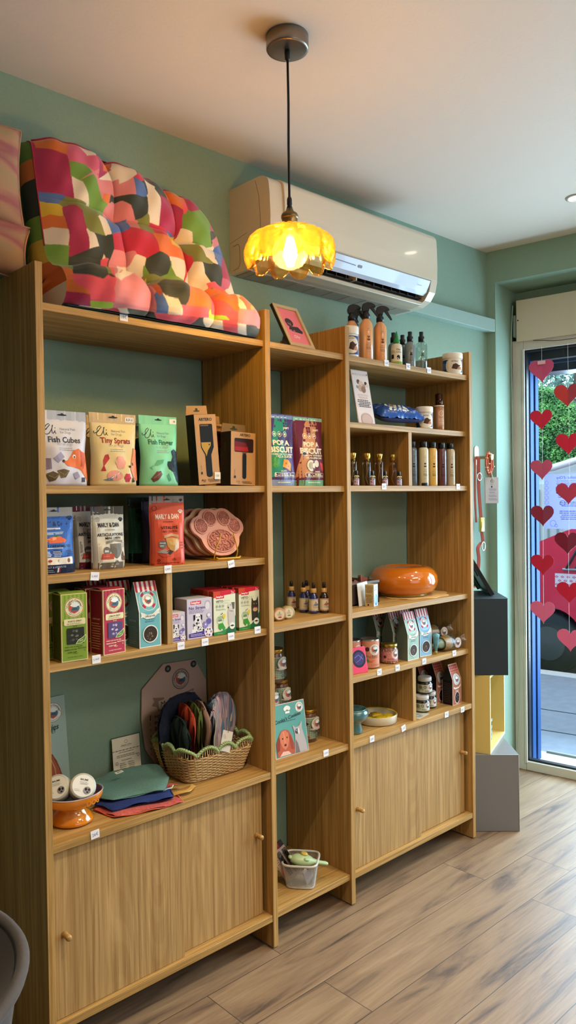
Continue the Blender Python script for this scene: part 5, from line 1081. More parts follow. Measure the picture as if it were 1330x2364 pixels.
again(LB,(.262,.100,1.0585),0,'blue gabled carton standing behind the crimson one'); again(LB,(.235,.170,1.0585),0,'blue gabled carton at the very back of the carton cubbyhole')
def nostress(a, wide=True):
    a.rect(0,0,1,1,'#c9c0ce'); a.rect(.14,.86,.56,.945,'#cf2438'); a.text('beaphar',.35,.90,.36,'#f2e6e4',bold=.03); a.text('No Stress',.40,.775,.66,'#4a3a80',hn=.075,bold=.03); a.text('Verdamper & Vulling',.34,.72,.52,'#6a5a98'); a.text('Diffuseur & Recharge',.38,.685,.60,'#6a5a98'); a.text('Diffuser & Recharge',.36,.65,.56,'#6a5a98')
    a.ell(.82,.83,.13,'#b5adb8',.15); a.ell(.82,.80,.09,'#ddd6de',.13)
    a.poly([(.15,.12),(.20,.28),(.30,.38),(.32,.50),(.52,.50),(.55,.38),(.66,.28),(.74,.20),(.74,.12)],'#e4dfe2'); a.ell(.42,.52,.14,'#e9e4e6',.15); a.poly([(.24,.60),(.33,.60),(.32,.48),(.25,.44)],'#1c1a22'); a.poly([(.52,.60),(.60,.58),(.60,.44),(.54,.48)],'#1c1a22'); a.ell(.43,.46,.045,'#1c1a22'); a.ell(.38,.54,.02,'#1c1a22'); a.ell(.48,.54,.02,'#1c1a22'); q = random.Random(2)
    for k in range(30): a.ell(q.uniform(.22,.68),q.uniform(.14,.40),q.uniform(.012,.03),'#1c1a22',n=7)
    a.poly([(.06,.04),(.06,.14),(.70,.18),(.76,.04)],'#4b3a8c'); a.lines(.12,.66,.06,.13,2,'#d8d0ea'); a.ell(.72,.32,.11,'#8a80bc'); a.text('4',.72,.33,.06,'#f2eef8',bold=.03); a.ell(.86,.40,.10,'#6a62a8'); a.ell(.86,.56,.08,'#e4dfee'); a.ring(.86,.56,.08,.01,'#4b3a8c'); a.ell(.84,.13,.17,'#e4dfe8'); [a.ell(.84+.1*math.cos(k),.13+.08*math.sin(k),.035,'#6a4a78' if k%2 else '#a08058') for k in range(6)]
carton('lilac_box','narrow lilac box printed No Stress with a dalmatian','box','lilac boxes',(.415,.034,1.0585),math.radians(-3),.054,.052,.088,'#b6aeb4',None,nostress,None,'#d2ccc8')
carton('lilac_box','wide lilac box printed No Stress with a dalmatian and a diffuser','box','lilac boxes',(.4805,.036,1.0585),math.radians(-2),.092,.070,.122,'#a59ca6',None,nostress,lambda a:(a.lines(.2,.8,.2,.7,8,'#8a8290',.25),),'#cfc8c8')
def veto(cat_):
    def art(a):
        a.rect(0,0,1,1,'#dfe2c8'); a.poly([(0,.88),(1,.92),(1,1),(0,1)],'#d0213a'); a.poly([(0,.85),(.3,.90),(.3,1),(0,1)],'#d04a2c'); a.rrect(.10,.83,.48,.91,.03,'#cf2438'); a.ring(.29,.87,.0,.0,'#cf2438') if 0 else None; a.text('beaphar',.29,.87,.32,'#f2e6e4',bold=.03); a.text('VETO',.27,.765,.34,'#2c3a2a',hn=.055,bold=.03); a.text('pure',.60,.765,.26,'#b5b8a4',hn=.04); a.lines(.1,.78,.71,.725,1,'#6a7a62')
        for k in range(3): a.ring(.14+.14*k,.655,.055,.010,'#3a4a36'); a.ell(.14+.14*k,.655,.02,'#3a4a36')
        a.lines(.1,.55,.56,.60,2,'#6a7a62'); a.poly([(0,0),(0,.075),(.3,.08),(.6,.13),(.82,.25),(1,.42),(1,0)],'#3c8a4c'); a.poly([(.6,.13),(.82,.25),(1,.42),(1,.0),(.5,0)],'#2a6a44')
        a.ring(.28,.34,.16,.012,'#4f9a44'); a.text('100%',.28,.335,.20,'#3a7a34',bold=.03); a.lines(.18,.38,.36,.42,2,'#3a7a34'); a.poly([(.20,.26),(.40,.27),(.52,.14),(.44,.10),(.36,.16),(.30,.10),(.20,.16)],'#3f9a3c'); a.ell(.46,.42,.06,'#e0c93a',.09); a.ell(.33,.47,.02,'#26331f'); a.ell(.38,.49,.02,'#26331f')
        if cat_: a.poly([(.62,.20),(.60,.52),(.62,.76),(.70,.67),(.84,.68),(.92,.78),(.95,.55),(.90,.22)],'#3a342e'); a.ell(.78,.46,.12,'#c9a884',.08); a.ell(.72,.60,.02,'#a8b45a'); a.ell(.84,.60,.02,'#a8b45a'); a.rect(.66,.50,.90,.515,'#b04030')
        else: a.poly([(.66,.22),(.64,.50),(.72,.62),(.90,.60),(.96,.44),(.96,.20)],'#c9c3bd'); a.ell(.78,.64,.14,'#d6cfc8',.10); a.poly([(.80,.72),(.96,.72),(.94,.56),(.86,.56)],'#6a625c'); a.ell(.66,.61,.025,'#1c1a1a'); a.ell(.76,.665,.018,'#1c1a1a'); a.line([(.70,.53),(.88,.51)],.018,'#7a3a34')
        a.ell(.83,.18,.13,'#e6e6dc'); a.poly([(.72,.18),(.83,.205),(.94,.18),(.83,.16)],'#22242a'); a.text('1x0,4ml' if 0 else '3x',.86,.955,.14,'#f2dcdc'); a.lines(.15,.45,.025,.04,1,'#d8e8d0')
    return art
def vbox(label, loc, ang, c_): return carton('pipette_box', label, 'box', 'green and white pipette boxes', loc, ang, .083,.024,.137,'#b8301f' if 0 else '#b9ad8c',None,veto(c_),lambda a:(a.rect(0,.88,1,1,'#b83a24'),a.rect(0,0,1,.07,'#2f6a38')),'#c4272f')
V1 = vbox('green-white box printed VETO with a dog, front of its row', (.580,.034,1.0585), math.radians(-4), False); V2 = vbox('green-white box printed VETO with a cat, front of its row', (.692,.046,1.0585), math.radians(-3), True)
for k, wd in enumerate(('second','third','fourth','fifth')): again(V1,(.581+.002*k,.062+.0262*k,1.0585),math.radians(-3),f'{wd} box in the row behind the dog box')
for k, wd in enumerate(('second','third','fourth')): again(V2,(.690-.002*k,.074+.0265*k,1.0585),math.radians(-2),f'{wd} box in the row behind the cat box')
# ================================================================ CUPBOARD TOP .586, LEFT BAY
Z0 = .5865
pl = empty('poster_board', (.020+.010,.300,Z0), math.radians(3), 'pale teal poster of a red-haired dog standing behind the orange bowl', 'poster', rx=-.10)
b = MB(); b.box((0,0,0),(.200,.004,.300)); b.build('board', mat('#93aaa0',.6), pl)
a = Art(.200,.300); a.rect(.0,0,1,1,'#9cb3a8'); logo(a,.79,.845,.155,field='#dcdcd0',ring='#2a3434'); a.text("Cooka's Cookies",.47,.70,.80,'#23302f',ital=.2,bold=.01); a.text('TREATS FOR YOUR PET',.45,.655,.74,'#23302f')
a.poly([(.02,.0),(.0,.45),(.15,.58),(.36,.60),(.52,.56),(.66,.50),(.80,.36),(.88,.20),(.86,.05),(.70,.0)],'#a0563c'); [a.line([(.45+.07*k,.55-.03*k),(.52+.08*k,.35-.02*k),(.55+.08*k,.10)],.016,c) for k,c in enumerate(('#7a3c2c','#c07a5c','#8a4632','#c98a6c','#7a3c2c'))]
a.build('print', pl, flat)
cdd = empty('info_card', (.388,.323,Z0), math.radians(-2), 'cream information card headed with a small crest, behind the folded scarves', 'card', rx=-.10)
b = MB(); b.box((-.002,.0014,-.001),(.104,.003,.126), clear_mat('#e6efe8',.95,.08)); b.box((0,.0008,.003),(.101,.0012,.123), mat('#efe4cc',.6)); b.build('card_holder', None, cdd)
a = Art(.101,.120); a.ring(.5,.87,.055,.008,'#6a6250'); a.text("L'Atelier d'Oky",.5,.775,.38,'#5a5242',ital=.1); a.lines(.3,.7,.735,.755,1,'#8a8270')
for k in range(24): a.ell(.02+.042*k,.655+.0*k,.012 if k%3 else .018,'#4a3a2c' if k%2 else '#8a6a4a',n=8)
a.lines(.2,.85,.58,.62,1,'#7a7260'); a.lines(.12,.9,.46,.54,2,'#7a7260'); a.text('Nos prestations',.48,.385,.36,'#4a4436'); a.lines(.22,.45,.14,.33,4,'#8a8270'); a.lines(.52,.76,.14,.33,4,'#8a8270'); a.ring(.12,.33,.05,.012,'#6a6250'); a.ring(.90,.45,.05,.012,'#6a6250'); a.line([(.08,.14),(.16,.05)],.02,'#6a5040'); a.line([(.26,.28),(.22,.20),(.28,.16)],.012,'#6a6250')
a.build('print', cdd, lambda x,y:(x,.0004,y+.003))
op = empty('rules_poster', (.503,.336,Z0), 0, 'eight-sided board of dog rules with two grommets leaning behind the basket', 'poster', rx=-.012)
OP = [(.05,.0),(.012,.06),(.0,.16),(.004,.262),(.092,.336),(.224,.332),(.272,.25),(.272,.08),(.24,.0)]
b = MB(); b.prism(OP, 0, .004, 'y'); b.build('board', mat('#c9aea2',.6), op)
a = Art(.27,.335); logo(a,.60,.815,.135,field='#b5a39a',ring='#2a2422'); 
for x in (.405,.805): a.ell(x,.945,.045,'#2f3c3a'); a.ell(x,.945,.022,'#6f7d7a')
a.poly([(.17,.68),(.34,.66),(.32,.62),(.46,.64),(.62,.66),(.80,.69),(.78,.62),(.60,.58),(.40,.545),(.25,.53),(.22,.58),(.15,.60),(.19,.64)],'#8d7a70'); a.poly([(.25,.635),(.78,.67),(.77,.61),(.55,.57),(.26,.54)],'#bdaea4'); a.text('My 10 rules',.50,.605,.44,'#2a2020',rot=.1,ital=.2)
for k,(s1_,s2_) in enumerate((("DON'T EAT MY TREATS",'..Mmm, then again'),("DON'T BARK AT ME",'..But do speak'),('SIT FOR TREATS','..I am so good'),('NO KITTENS HERE','..Maybe one'),('NO BATHS TODAY','..But swims'),('NO VET VISITS','..Ever'),('ALWAYS WALK','..Twice'))):
    y = .485-.062*k; a.text(str(k+1),.125,y,.018 if k else .01,'#2a2020'); a.text(s1_,.40,y,.42,'#2a2020',bold=.02); a.text(s2_,.36,y-.026,.28,'#2a2020')
a.build('print', op, flat)
# wicker basket with green scalloped rim
bk = empty('wicker_basket', (.640,.185,Z0), math.radians(-4), 'straw basket with scalloped green rim full of fabric bandanas', 'basket')
MST = mat('#cdaa74',.75,bump=.5,bscale=300,var=.25); MGR = mat('#a3b87e',.7,bump=.4,bscale=300,var=.12)
bw, bd, tw, td, bh = .112,.088,.132,.122,.088
def rr(k, n, z):   # rounded rectangle point on the wall at height z
    t = z/bh; hw = bw+(tw-bw)*t; hd = bd+(td-bd)*t; a_ = 2*PI*k/n; c, s_ = math.cos(a_), math.sin(a_); p = 7
    r = 1/((abs(c)/hw)**p+(abs(s_)/hd)**p)**(1/p); return r*c, r*s_
def rs(k, n, z, off=0):
    x, y = rr(k,n,z); L_ = math.hypot(x,y); return (x*(1+off/L_), y*(1+off/L_), z)
b = MB(); nst = 44
for k in range(nst): b.tube([rs(k,nst,z,.0) for z in (.004,bh*.35,bh*.7,bh+.004)], .0022, 5)
rows = 17; nn = nst*3
for r_ in range(rows):
    z = .006+ (bh-.010)*r_/(rows-1)
    b.tube([rs(k,nn,z+.0006*math.sin(k*1.7+r_),(.0024 if (k//3+r_)%2 else -.0018)) for k in range(nn)], .0025, 5, closed=True)
b.prism([rs(k,48,.003)[:2] for k in range(48)], .001, .005, 'z'); b.build('woven_body', MST, bk)
# scallops
b = MB(); b2 = MB(); per = 12; nq = 560
Pts = []
for k in range(nq):
    x, y, z = rs(k, nq, bh, .001); f = (k*per/nq+.30)%1; Pts.append((x, y, bh+.003+.023*abs(math.sin(PI*f))**.6))
b.tube(Pts, .0052, 8, closed=True); 
for k in range(0, nq, 4):   # wrapped cord
    p = Vector(Pts[k]); d = (Vector(Pts[(k+1)%nq])-p).normalized(); R_ = .0062; out = Vector((p.x,p.y,0)).normalized(); up_ = d.cross(out).normalized(); out = up_.cross(d)
    b.tube([p+(out*math.cos(t)+up_*math.sin(t))*R_+d*.0016*(t/2) for t in [q_*PI/4 for q_ in range(9)]], .0011, 4, caps=False)
for k in range(0, nq, 5):
    x, y, z = Pts[k]; b2.tube([(x,y,bh-.002),(x*.998,y*.998,z-.003)], .0018, 4)
b.build('scalloped_rim', MGR, bk); b2.build('rim_straw', MST, bk)
# bandanas: gathered cloth loops standing in the basket
def bandana(label, x, y, rz, wd, ht, th, m, sd, lean=0):
    o = empty('bandana', (x,y,Z0+.014), rz, label, 'bandana', 'fabric bandanas in the basket'); o.rotation_euler = (0,lean,rz); q = random.Random(sd); ph = [q.uniform(0,6.28) for _ in range(4)]
    b = MB()
    for s_ in (-1,1):
        def fn(u,v,s_=s_):
            e = max(0,1-abs(2*u-1)**2.5)**.5; hh = ht*(.80+.20*e); f = 1 if v < .9 else 1; vv = v; k = 1-(max(0,v-.6)/.4)**2
            pl_ = .0050*math.sin(30*u+ph[0]+1.8*math.sin(5*v+ph[1]))*(1-.2*v)+.004*math.sin(13*u+7*v+ph[2])
            return ((u-.5)*wd*(.78+.30*vv-.22*max(0,vv-.75)**2/.0625), s_*(th*.38*max(0,k)**.5*(.5+.5*e)*(.5+.5*v))+pl_*(1 if s_ > 0 else .9), hh*vv+.003*math.sin(30*u+ph[3])*v)
        b.grid(fn, 60, 22, None, flip=(s_ < 0))
    b.build('gathered_cloth', m, o)
    b = MB(); b.tube([((u/20-.5)*wd*.82, .0, ht*(.80+.20*max(0,1-abs(2*u/20-1)**2.5)**.5)*.995) for u in range(1,20)], .003, 6); b.build('top_hem', m, o); return o
def stripefab(cols, sc_=60, ax='X'):
    m = bpy.data.materials.new('striped_fabric'); m.use_nodes = True; t = m.node_tree; L = t.links; bb = t.nodes['Principled BSDF']; c = t.nodes.new('ShaderNodeTexCoord'); mp = t.nodes.new('ShaderNodeMapping'); mp.inputs['Scale'].default_value = (sc_,2,3)
    n = t.nodes.new('ShaderNodeTexNoise'); n.inputs['Scale'].default_value = 1; n.inputs['Detail'].default_value = 1; r = t.nodes.new('ShaderNodeValToRGB'); r.color_ramp.interpolation = 'CONSTANT'; L.new(c.outputs['Object'], mp.inputs[0]); L.new(mp.outputs[0], n.inputs['Vector']); L.new(n.outputs[0], r.inputs[0]); L.new(r.outputs[0], bb.inputs['Base Color']); bb.inputs['Roughness'].default_value = .85
    e = r.color_ramp.elements; e[0].position = 0; e[0].color = lin(cols[0]); e[1].position = .34; e[1].color = lin(cols[1])
    for i, cc in enumerate(cols[2:]): k = e.new(.40+i*.045); k.color = lin(cc)
    return m
MSTR = stripefab(['#4a5268','#66708c','#9aa6b8','#a8849c','#c4a8a4','#6f7c8c','#cfc6ac','#7a5478','#5a7c98'])
D90 = PI/2
bandana('dark navy patterned bandana at the back left of the basket', .600,.245,math.radians(12), .215,.235,.030, mat('#101a30',.9,var=.5,bscale=90), 1)
bandana('dark green bandana at the left end of the basket', .545,.180,math.radians(78), .150,.180,.030, mat('#10241f',.9,var=.3,bscale=60), 2)
bandana('rust orange bandana in the basket', .572,.180,math.radians(74), .165,.215,.026, mat('#a8391a',.85,var=.12,bscale=12), 3)
bandana('olive green bandana in the basket', .600,.180,math.radians(74), .165,.218,.026, mat('#4c5a1c',.85,var=.15,bscale=12), 4)
bandana('pale pink hemmed bandana in the basket', .630,.180,math.radians(72), .170,.215,.016, mat('#a07c6c',.85), 5)
bandana('black bandana in the basket beside the striped ones', .650,.180,math.radians(72), .165,.205,.030, mat('#0c0e14',.9), 6)
bandana('blue and grey striped bandana, left of the two striped ones', .683,.160,math.radians(40), .150,.225,.040, MSTR, 7)
bandana('mauve and grey striped bandana at the right end of the basket', .722,.190,math.radians(-4), .118,.226,.046, MSTR, 8)
tg = empty('paper_hang_tag', (.660,.070,.735), math.radians(-10), 'white paper hang tag tied to the striped bandana', 'hang tag'); tg.rotation_euler = (-.25,.38,math.radians(-10))
b = MB(); b.box((-.019,0,-.065),(.019,.0008,.0)); b.build('card', mat('#c9bfae',.6), tg); a = Art(.038,.065); a.lines(.1,.4,.60,.8,3,'#4a4438',.2); a.ell(.5,.93,.03,'#2a2622'); a.build('print', tg, lambda x,y:(x-.019,0,y-.065)); b = MB(); b.tube([(0,-.001,-.006),(-.004,-.003,.012),(-.002,.004,.04)],.0006,4); b.build('string', mat('#1c1a18',.6), tg)
# folded cloths in front
def cloth(label, c, ang, pts, z, th, m, sd, edge=None):
    o = empty('folded_scarf', (c[0],c[1],Z0+z), ang, label, 'scarf', 'folded muslin scarves'); q = random.Random(sd); ph = [q.uniform(0,6.28) for _ in range(5)]; P = [Vector(p) for p in pts]
    def edge_pt(k, n):
        t = k/n*len(P); i = int(t)%len(P); f = t-int(t); return P[i].lerp(P[(i+1)%len(P)], f)
    n = 64; b = MB()
    for s_ in (1,-1):
        def fn(u,v,s_=s_):
            e = edge_pt(u*n, n); r = v; x, y = e.x*r, e.y*r; w_ = .0045*math.sin(26*x+ph[0]+14*y)*math.sin(20*y+ph[2])+.0035*math.sin(38*y+ph[1]+12*x)*r
            return (x+.003*math.sin(30*u+ph[2])*r, y+.003*math.sin(26*u+ph[3])*r, (th/2+(th/2)*s_*max(0,1-r**6)**.5)+(w_*(s_ > 0)*(1-.5*r)) + (.003*math.sin(u*38+ph[4])*r**8 if s_ > 0 else 0))
        b.grid(fn, n, 14, None, flip=(s_ < 0))
    b.build('cloth', m, o, weld=.0002)
    if edge: b = MB(); b.tube([(edge_pt(k,n).x*1.0, edge_pt(k,n).y*1.0, th*.5+.002*math.sin(k*.8)) for k in range(n)], .0018, 5, closed=True); b.build('hem', edge, o)
    return o
cloth('coral checked scarf at the bottom of the folded pile', (.335,.095), 0, [(-.125,.035),(-.11,-.055),(.00,-.088),(.095,-.098),(.112,-.03),(.10,.06),(-.03,.10)], .0, .008, mat('#b8534a',.85,bump=.3,bscale=200,var=.3), 1, mat('#cf5a3a',.8))
cloth('royal blue scarf in the middle of the folded pile', (.350,.120), 0, [(-.135,.02),(-.115,-.055),(-.02,-.080),(.06,-.098),(.105,-.02),(.10,.06),(-.03,.10)], .008, .014, mat('#152a66',.9,bump=.3,bscale=200,var=.15), 2)
sg = cloth('sage green muslin scarf on top of the folded pile', (.375,.165), 0, [(-.145,-.005),(-.12,-.070),(-.02,-.090),(.035,-.105),(.10,-.03),(.13,.06),(.12,.12),(-.02,.14),(-.12,.10)], .022, .014, mat('#55786e',.9,bump=.5,bscale=160,var=.10), 3)
b = MB(); b.box((-.014,-.0055,0),(.014,.0055,.0014)); o_ = b.build('woven_label', mat('#d8d4c4',.7), sg, (-.035,.045,.0375), (.15,0,.15)); a = Art(.028,.011); a.text('MIMI L',.5,.5,.62,'#1c1c1c',bold=.03); x_ = a.build('lettering', sg, lambda x,y:(x-.014,y-.0055,.0016)); x_.parent = o_
b = MB(); b.tube(bez([(.030,-.097,.0),(.045,-.103,.006),(.060,-.098,.002),(.072,-.090,.006)],4),.0016,5); b.build('white_thread', mat('#c9ccc4',.7), sg)
o = empty('ribbon', (.500,.085,Z0), 0, 'yellow and pink ribbon end poking out beside the basket corner', 'ribbon'); b = MB(); b.grid(lambda u,v:(-.07+.10*u, -.030+.020*v+.02*u*u-.045*math.sin(PI*u)*.6, .003+.010*math.sin(PI*u*1.0)+.002*math.sin(9*u)), 16, 3, mat('#c99a4a',.7)); b.grid(lambda u,v:(-.085+.07*u, .0+.018*v, .012+.012*math.sin(PI*u)), 10, 3, mat('#a84a44',.8)); b.build('ribbon_band', None, o); b = MB(); b.tube([(-.07,-.03,.004),(-.02,-.052,.012),(.03,-.012,.004)],.0012,5); b.build('stitching', mat('#e0c078',.7), o)
# orange paw-rimmed footed bowl and two tins
MORG = mat('#d97f12',.12,coat=.8)
bo = empty('footed_bowl', (.132,.112,Z0), 0, 'glossy orange footed bowl with wavy rim holding two round tins', 'bowl')
wav = lambda a_, z: 1+(.07*math.cos(3*(a_+.6)) if z > .040 else 0)*min(1,(z-.040)/.026)
b = MB(); pr_ = [(0,.001),(.050,.001),(.056,.006),(.055,.014),(.046,.030),(.036,.043),(.036,.050),(.050,.058),(.066,.066),(.074,.078),(.077,.094),(.0765,.098)]; pr_ = [(r*1.04,z*.86) for r,z in pr_]; fs = b.lathe(pr_, 48, m=MORG, rfn=wav); fs = b.lathe([(r*1.04,z*.86) for r,z in [(.0765,.098),(.075,.1005),(.0725,.098),(.069,.082),(.058,.070),(.03,.062),(0,.060)]], 48, m=mat('#4a3a48',.2,coat=.5), rfn=wav)
b.build('bowl_body', None, bo)
b = MB(); b.tube([(.0793*wav(t,.1)*math.cos(t), .0793*wav(t,.1)*math.sin(t), .0852+.002*math.cos(3*(t+.6))) for t in [2*PI*k/60 for k in range(60)]], .0018, 6, closed=True); b.build('rim', mat('#b9a2a0',.2,coat=.5), bo)
a = Art(.05,.02); a.text('DOG',.5,.5,.9,'#c9760f',bold=.03); fc = facecam(.128,.118)+.75; a.build('embossed_word', bo, lambda x,y:(.0835*math.cos(fc+(x-.025)/.0835),.0835*math.sin(fc+(x-.025)/.0835),.061+y), grid=.008, base=.001)
def tin(label, loc, rot, r=.036, h=.036):
    o = empty('balm_tin', loc, 0, label, 'tin', 'round balm tins'); o.rotation_euler = rot
    b = MB(); b.lathe([(0,0),(r*.93,0),(r*.95,.002),(r*.95,h*.6),(0,h*.6)],36); b.build('tin_base', mat('#8e8a84',.35,spec=.6), o)
    b = MB(); b.lathe([(r,h*.42),(r*1.01,h*.44),(r*1.01,h*.92),(r*.96,h),(0,h)],36); b.build('lid', mat('#b9b6a6',.4), o)
    a = Art(r*1.7,r*1.7,.00003); a.ell(.5,.5,.5,'#e2dfd6',n=36); a.text('BAUME',.5,.78,.36,'#1c1c1e',bold=.04); a.lines(.3,.7,.55,.70,4,'#8a8a8a'); a.ell(.70,.32,.17,'#8a8688'); a.ell(.64,.36,.06,'#17161a',.07); a.ell(.78,.36,.05,'#17161a',.06); a.ell(.72,.24,.05,'#17161a',.04); a.lines(.12,.40,.22,.34,2,'#b5b2aa'); a.build('lid_label', o, lambda x,y:(x-r*.85,y-r*.85,h)); return o
tin('round grey tin of balm, the left one tilted in the orange bowl', (.112,.135,Z0+.086), (.95,-.25,-.72)); tin('round grey tin of balm, the right one tilted in front in the orange bowl', (.152,.100,Z0+.086), (.92,.30,-.42))
# ================================================================ MIDDLE BAY 1.06
def wtin(label, loc, c, lc, rz):
    o = empty('wooden_tin', loc, rz, label, 'round box', 'round wooden boxes on edge'); M_ = Matrix.Rotation(PI/2,4,'X'); b = MB(); r = .0225; b.lathe([(0,0),(r,0),(r,.028),(0,.028)],32,M=Matrix.Translation((0,.028,r))@M_); b.build('box_shell', mat(c,.55,bump=.2,bscale=80,var=.1), o)
    b = MB(); b.lathe([(r*1.0,.0),(r*1.03,.001),(r*1.03,.013),(r*1.0,.0135)],32,M=Matrix.Translation((0,.0135,r))@M_); b.build('lid_band', mat(c,.5,var=.08), o)
    a = Art(.040,.040,.00003); a.ell(.5,.5,.46,'#dcd2bc',n=28); a.ring(.5,.5,.44,.02,lc,28); a.poly([(.5,.82),(.42,.60),(.58,.60)],'#a8a48c'); a.lines(.3,.7,.42,.58,3,'#6a6a58'); a.poly([(.34,.26),(.45,.34),(.64,.34),(.70,.24),(.52,.22)],lc); a.build('label', o, lambda x,y:(x-.020,0,y+.0025)); return o
wtin('small round wooden box with a pink-edged label, standing on edge', (.902,.082,1.0605), '#a87a4a', '#a04a40', math.radians(-28)); wtin('small round pale wooden box with a green label, standing on edge', (.953,.090,1.0605), '#b39a68', '#6a8a3a', math.radians(-22))
o = empty('white_card_corner', (.868,.16,1.0605), math.radians(-30), 'pale card partly hidden behind the left upright of the middle bay', 'card', rx=-.2); b = MB(); b.box((-.03,0,0),(.018,.001,.062)); b.build('card', mat('#a9a698',.6), o); b = MB(); b.box((-.03,.001,.0),(.01,.012,.003)); b.build('stand', mat('#a9a698',.6), o)
MCOB = mat('#0c1a5c',.08,spec=.8,coat=.6); MAMB = mat('#1c0c08',.08,spec=.8,coat=.6)
def dropper(label, loc, m, ec):
    o = empty('dropper_bottle', loc, 0, label, 'dropper bottle', 'glass dropper bottles'); r = .0165; b = MB(); b.lathe([(0,0),(r*.94,0),(r,.003),(r,.056),(r*.88,.064),(.0085,.072),(.0085,.078),(0,.078)],30); b.build('glass_bottle', m, o)
    b = MB(); b.lathe([(0,.076),(.0108,.076),(.0112,.078),(.0112,.092),(0,.092)],24); b.build('wooden_collar', mat('#b98f50',.5,bump=.2,bscale=100,var=.12), o)
    b = MB(); b.lathe([(0,.092),(.0062,.092),(.0060,.106),(.0045,.112),(0,.114)],18); b.build('rubber_bulb', mat('#0e0d0d',.5), o)
    def art(a): a.rect(0,0,1,1,'#d8cbb0'); a.rect(0,.90,1,1,ec); a.rect(0,0,1,.10,ec); [a.rect(.04*k,.91,.04*k+.02,.99,'#d8cbb0') for k in range(25)]; [a.rect(.04*k,.01,.04*k+.02,.09,'#d8cbb0') for k in range(25)]; a.poly([(.66,.84),(.62,.66),(.70,.66)],'#8a8a78'); a.poly([(.56,.52),(.62,.62),(.74,.62),(.78,.52),(.66,.44)],ec); a.lines(.56,.80,.22,.38,3,'#5a5244'); a.lines(.1,.42,.25,.85,9,'#8a8068',.35); a.rect(.12,.14,.30,.19,'#4a3a2a')
    wrapart(o, .088, .045, .010, r+.0002, art, face=facecam(loc[0],loc[1])-.35); return o
dropper('cobalt dropper bottle at the back left of the group', (1.144,.232,1.0605), MCOB, '#a04a40') if 0 else None
dropper('cobalt dropper bottle at the back left of the five', (1.100,.232,1.0605), MCOB, '#a04a40'); dropper('cobalt dropper bottle second from the left', (1.104,.170,1.0605), MCOB, '#6a78a0'); dropper('dropper bottle hidden behind the centre of the group', (1.146,.196,1.0605), MCOB, '#6a78a0')
dropper('cobalt dropper bottle in the front centre', (1.108,.122,1.0605), MCOB, '#6a78a0'); dropper('dark dropper bottle with a red-brown label at the right', (1.145,.104,1.0605), MAMB, '#a8503c')
# ================================================================ MIDDLE BAY .59: jars and leaflet
MJAR = mat('#6a4434',.12,coat=.6,var=.2,bscale=30)
def cookjar(label, loc):
    o = empty('cookie_jar', loc, 0, label, 'jar', 'gold-lidded cookie jars'); r = .036; b = MB(); b.lathe([(0,0),(r*.9,0),(r,.004),(r,.094),(r*.96,.102),(r*.92,.106),(0,.106)],36); b.build('glass_jar', MJAR, o)
    b = MB(); b.lathe([(0,.106),(r*.98,.106),(r*1.02,.107),(r*1.02,.116),(r*.98,.119),(r*.90,.1185),(0,.1180)],36); b.build('lid', mat('#b08a3a',.28,.9), o)
    def art(a):
        a.rect(0,0,1,1,'#c3bca8'); a.rect(0,0,.30,1,'#8a6456')
        for i in range(14):
            x = .30+.05*i; a.rect(x,0,x+.025,1,'#9fb098')
        for j in range(12): a.rect(.30,j/12,1,j/12+.035,'#93a68e')
        for i in range(14):
            for j in range(12): a.rect(.30+.05*i,j/12,.325+.05*i,j/12+.035,'#64886c')
        a.poly([(.38,.74),(.44,.84),(.50,.74),(.44,.62)],'#3a2422'); logo(a,.70,.72,.15,field='#d6cfc0',ring='#b5aea0'); a.poly([(.52,.50),(.60,.54),(.88,.52),(.92,.42),(.60,.44)],'#dfd6c8'); a.text('Peanut Jaws',.72,.48,.32,'#8f3a34'); a.lines(.60,.94,.08,.38,5,'#4a4a40',.5); a.ell(.42,.12,.10,'#a0542c',.05); a.lines(.05,.26,.08,.2,2,'#d0b8a0')
    wrapart(o, .150, .078, .014, r+.0003, art, face=facecam(loc[0],loc[1])+.15); return o
J = cookjar('gold-lidded cookie jar standing alone right of the leaflet', (1.092,.148,.5905))
for x,y,z,lb in ((.872,.160,.5905,'gold-lidded jar hidden behind the left of the leaflet'),(.950,.185,.5905,'gold-lidded jar hidden behind the middle of the leaflet'),(1.024,.205,.5905,'gold-lidded jar behind the right edge of the leaflet'),(.908,.165,.7100,'gold-lidded jar on the second tier, left'),(.990,.190,.7100,'gold-lidded jar on the second tier, right'),(.950,.170,.8295,'gold-lidded jar at the very top of the stack')): again(J,(x,y,z),0,lb)
lf = empty('leaflet', (.866,.070,.5905), math.radians(-3), 'teal leaflet with a red dog and a grey cat in front of the cookie jars', 'leaflet', rx=-.15)
b = MB(); b.box((0,0,0),(.150,.002,.180), bev=.0006); b.build('card', mat('#d9b9ac',.55), lf)
a = Art(.150,.180); a.rect(.0,.0,1,1,'#dcbfb4'); a.rect(.012,.012,.988,.988,'#5fa09a'); logo(a,.84,.87,.115,field='#e6e2da',ring='#d8cfc8'); a.text("Cooka's Cookies",.46,.715,.80,'#26383a',rot=.13,ital=.15,bold=.01); a.lines(.12,.80,.645,.67,1,'#3c5c5c',.4)
for k in range(5): t = math.radians(50+20*k); a.ell(.46+.09*math.cos(t),.82+.09*math.sin(t),.045,'#e9ece4'); 
a.rect(.40,.80,.53,.84,'#e9ece4')
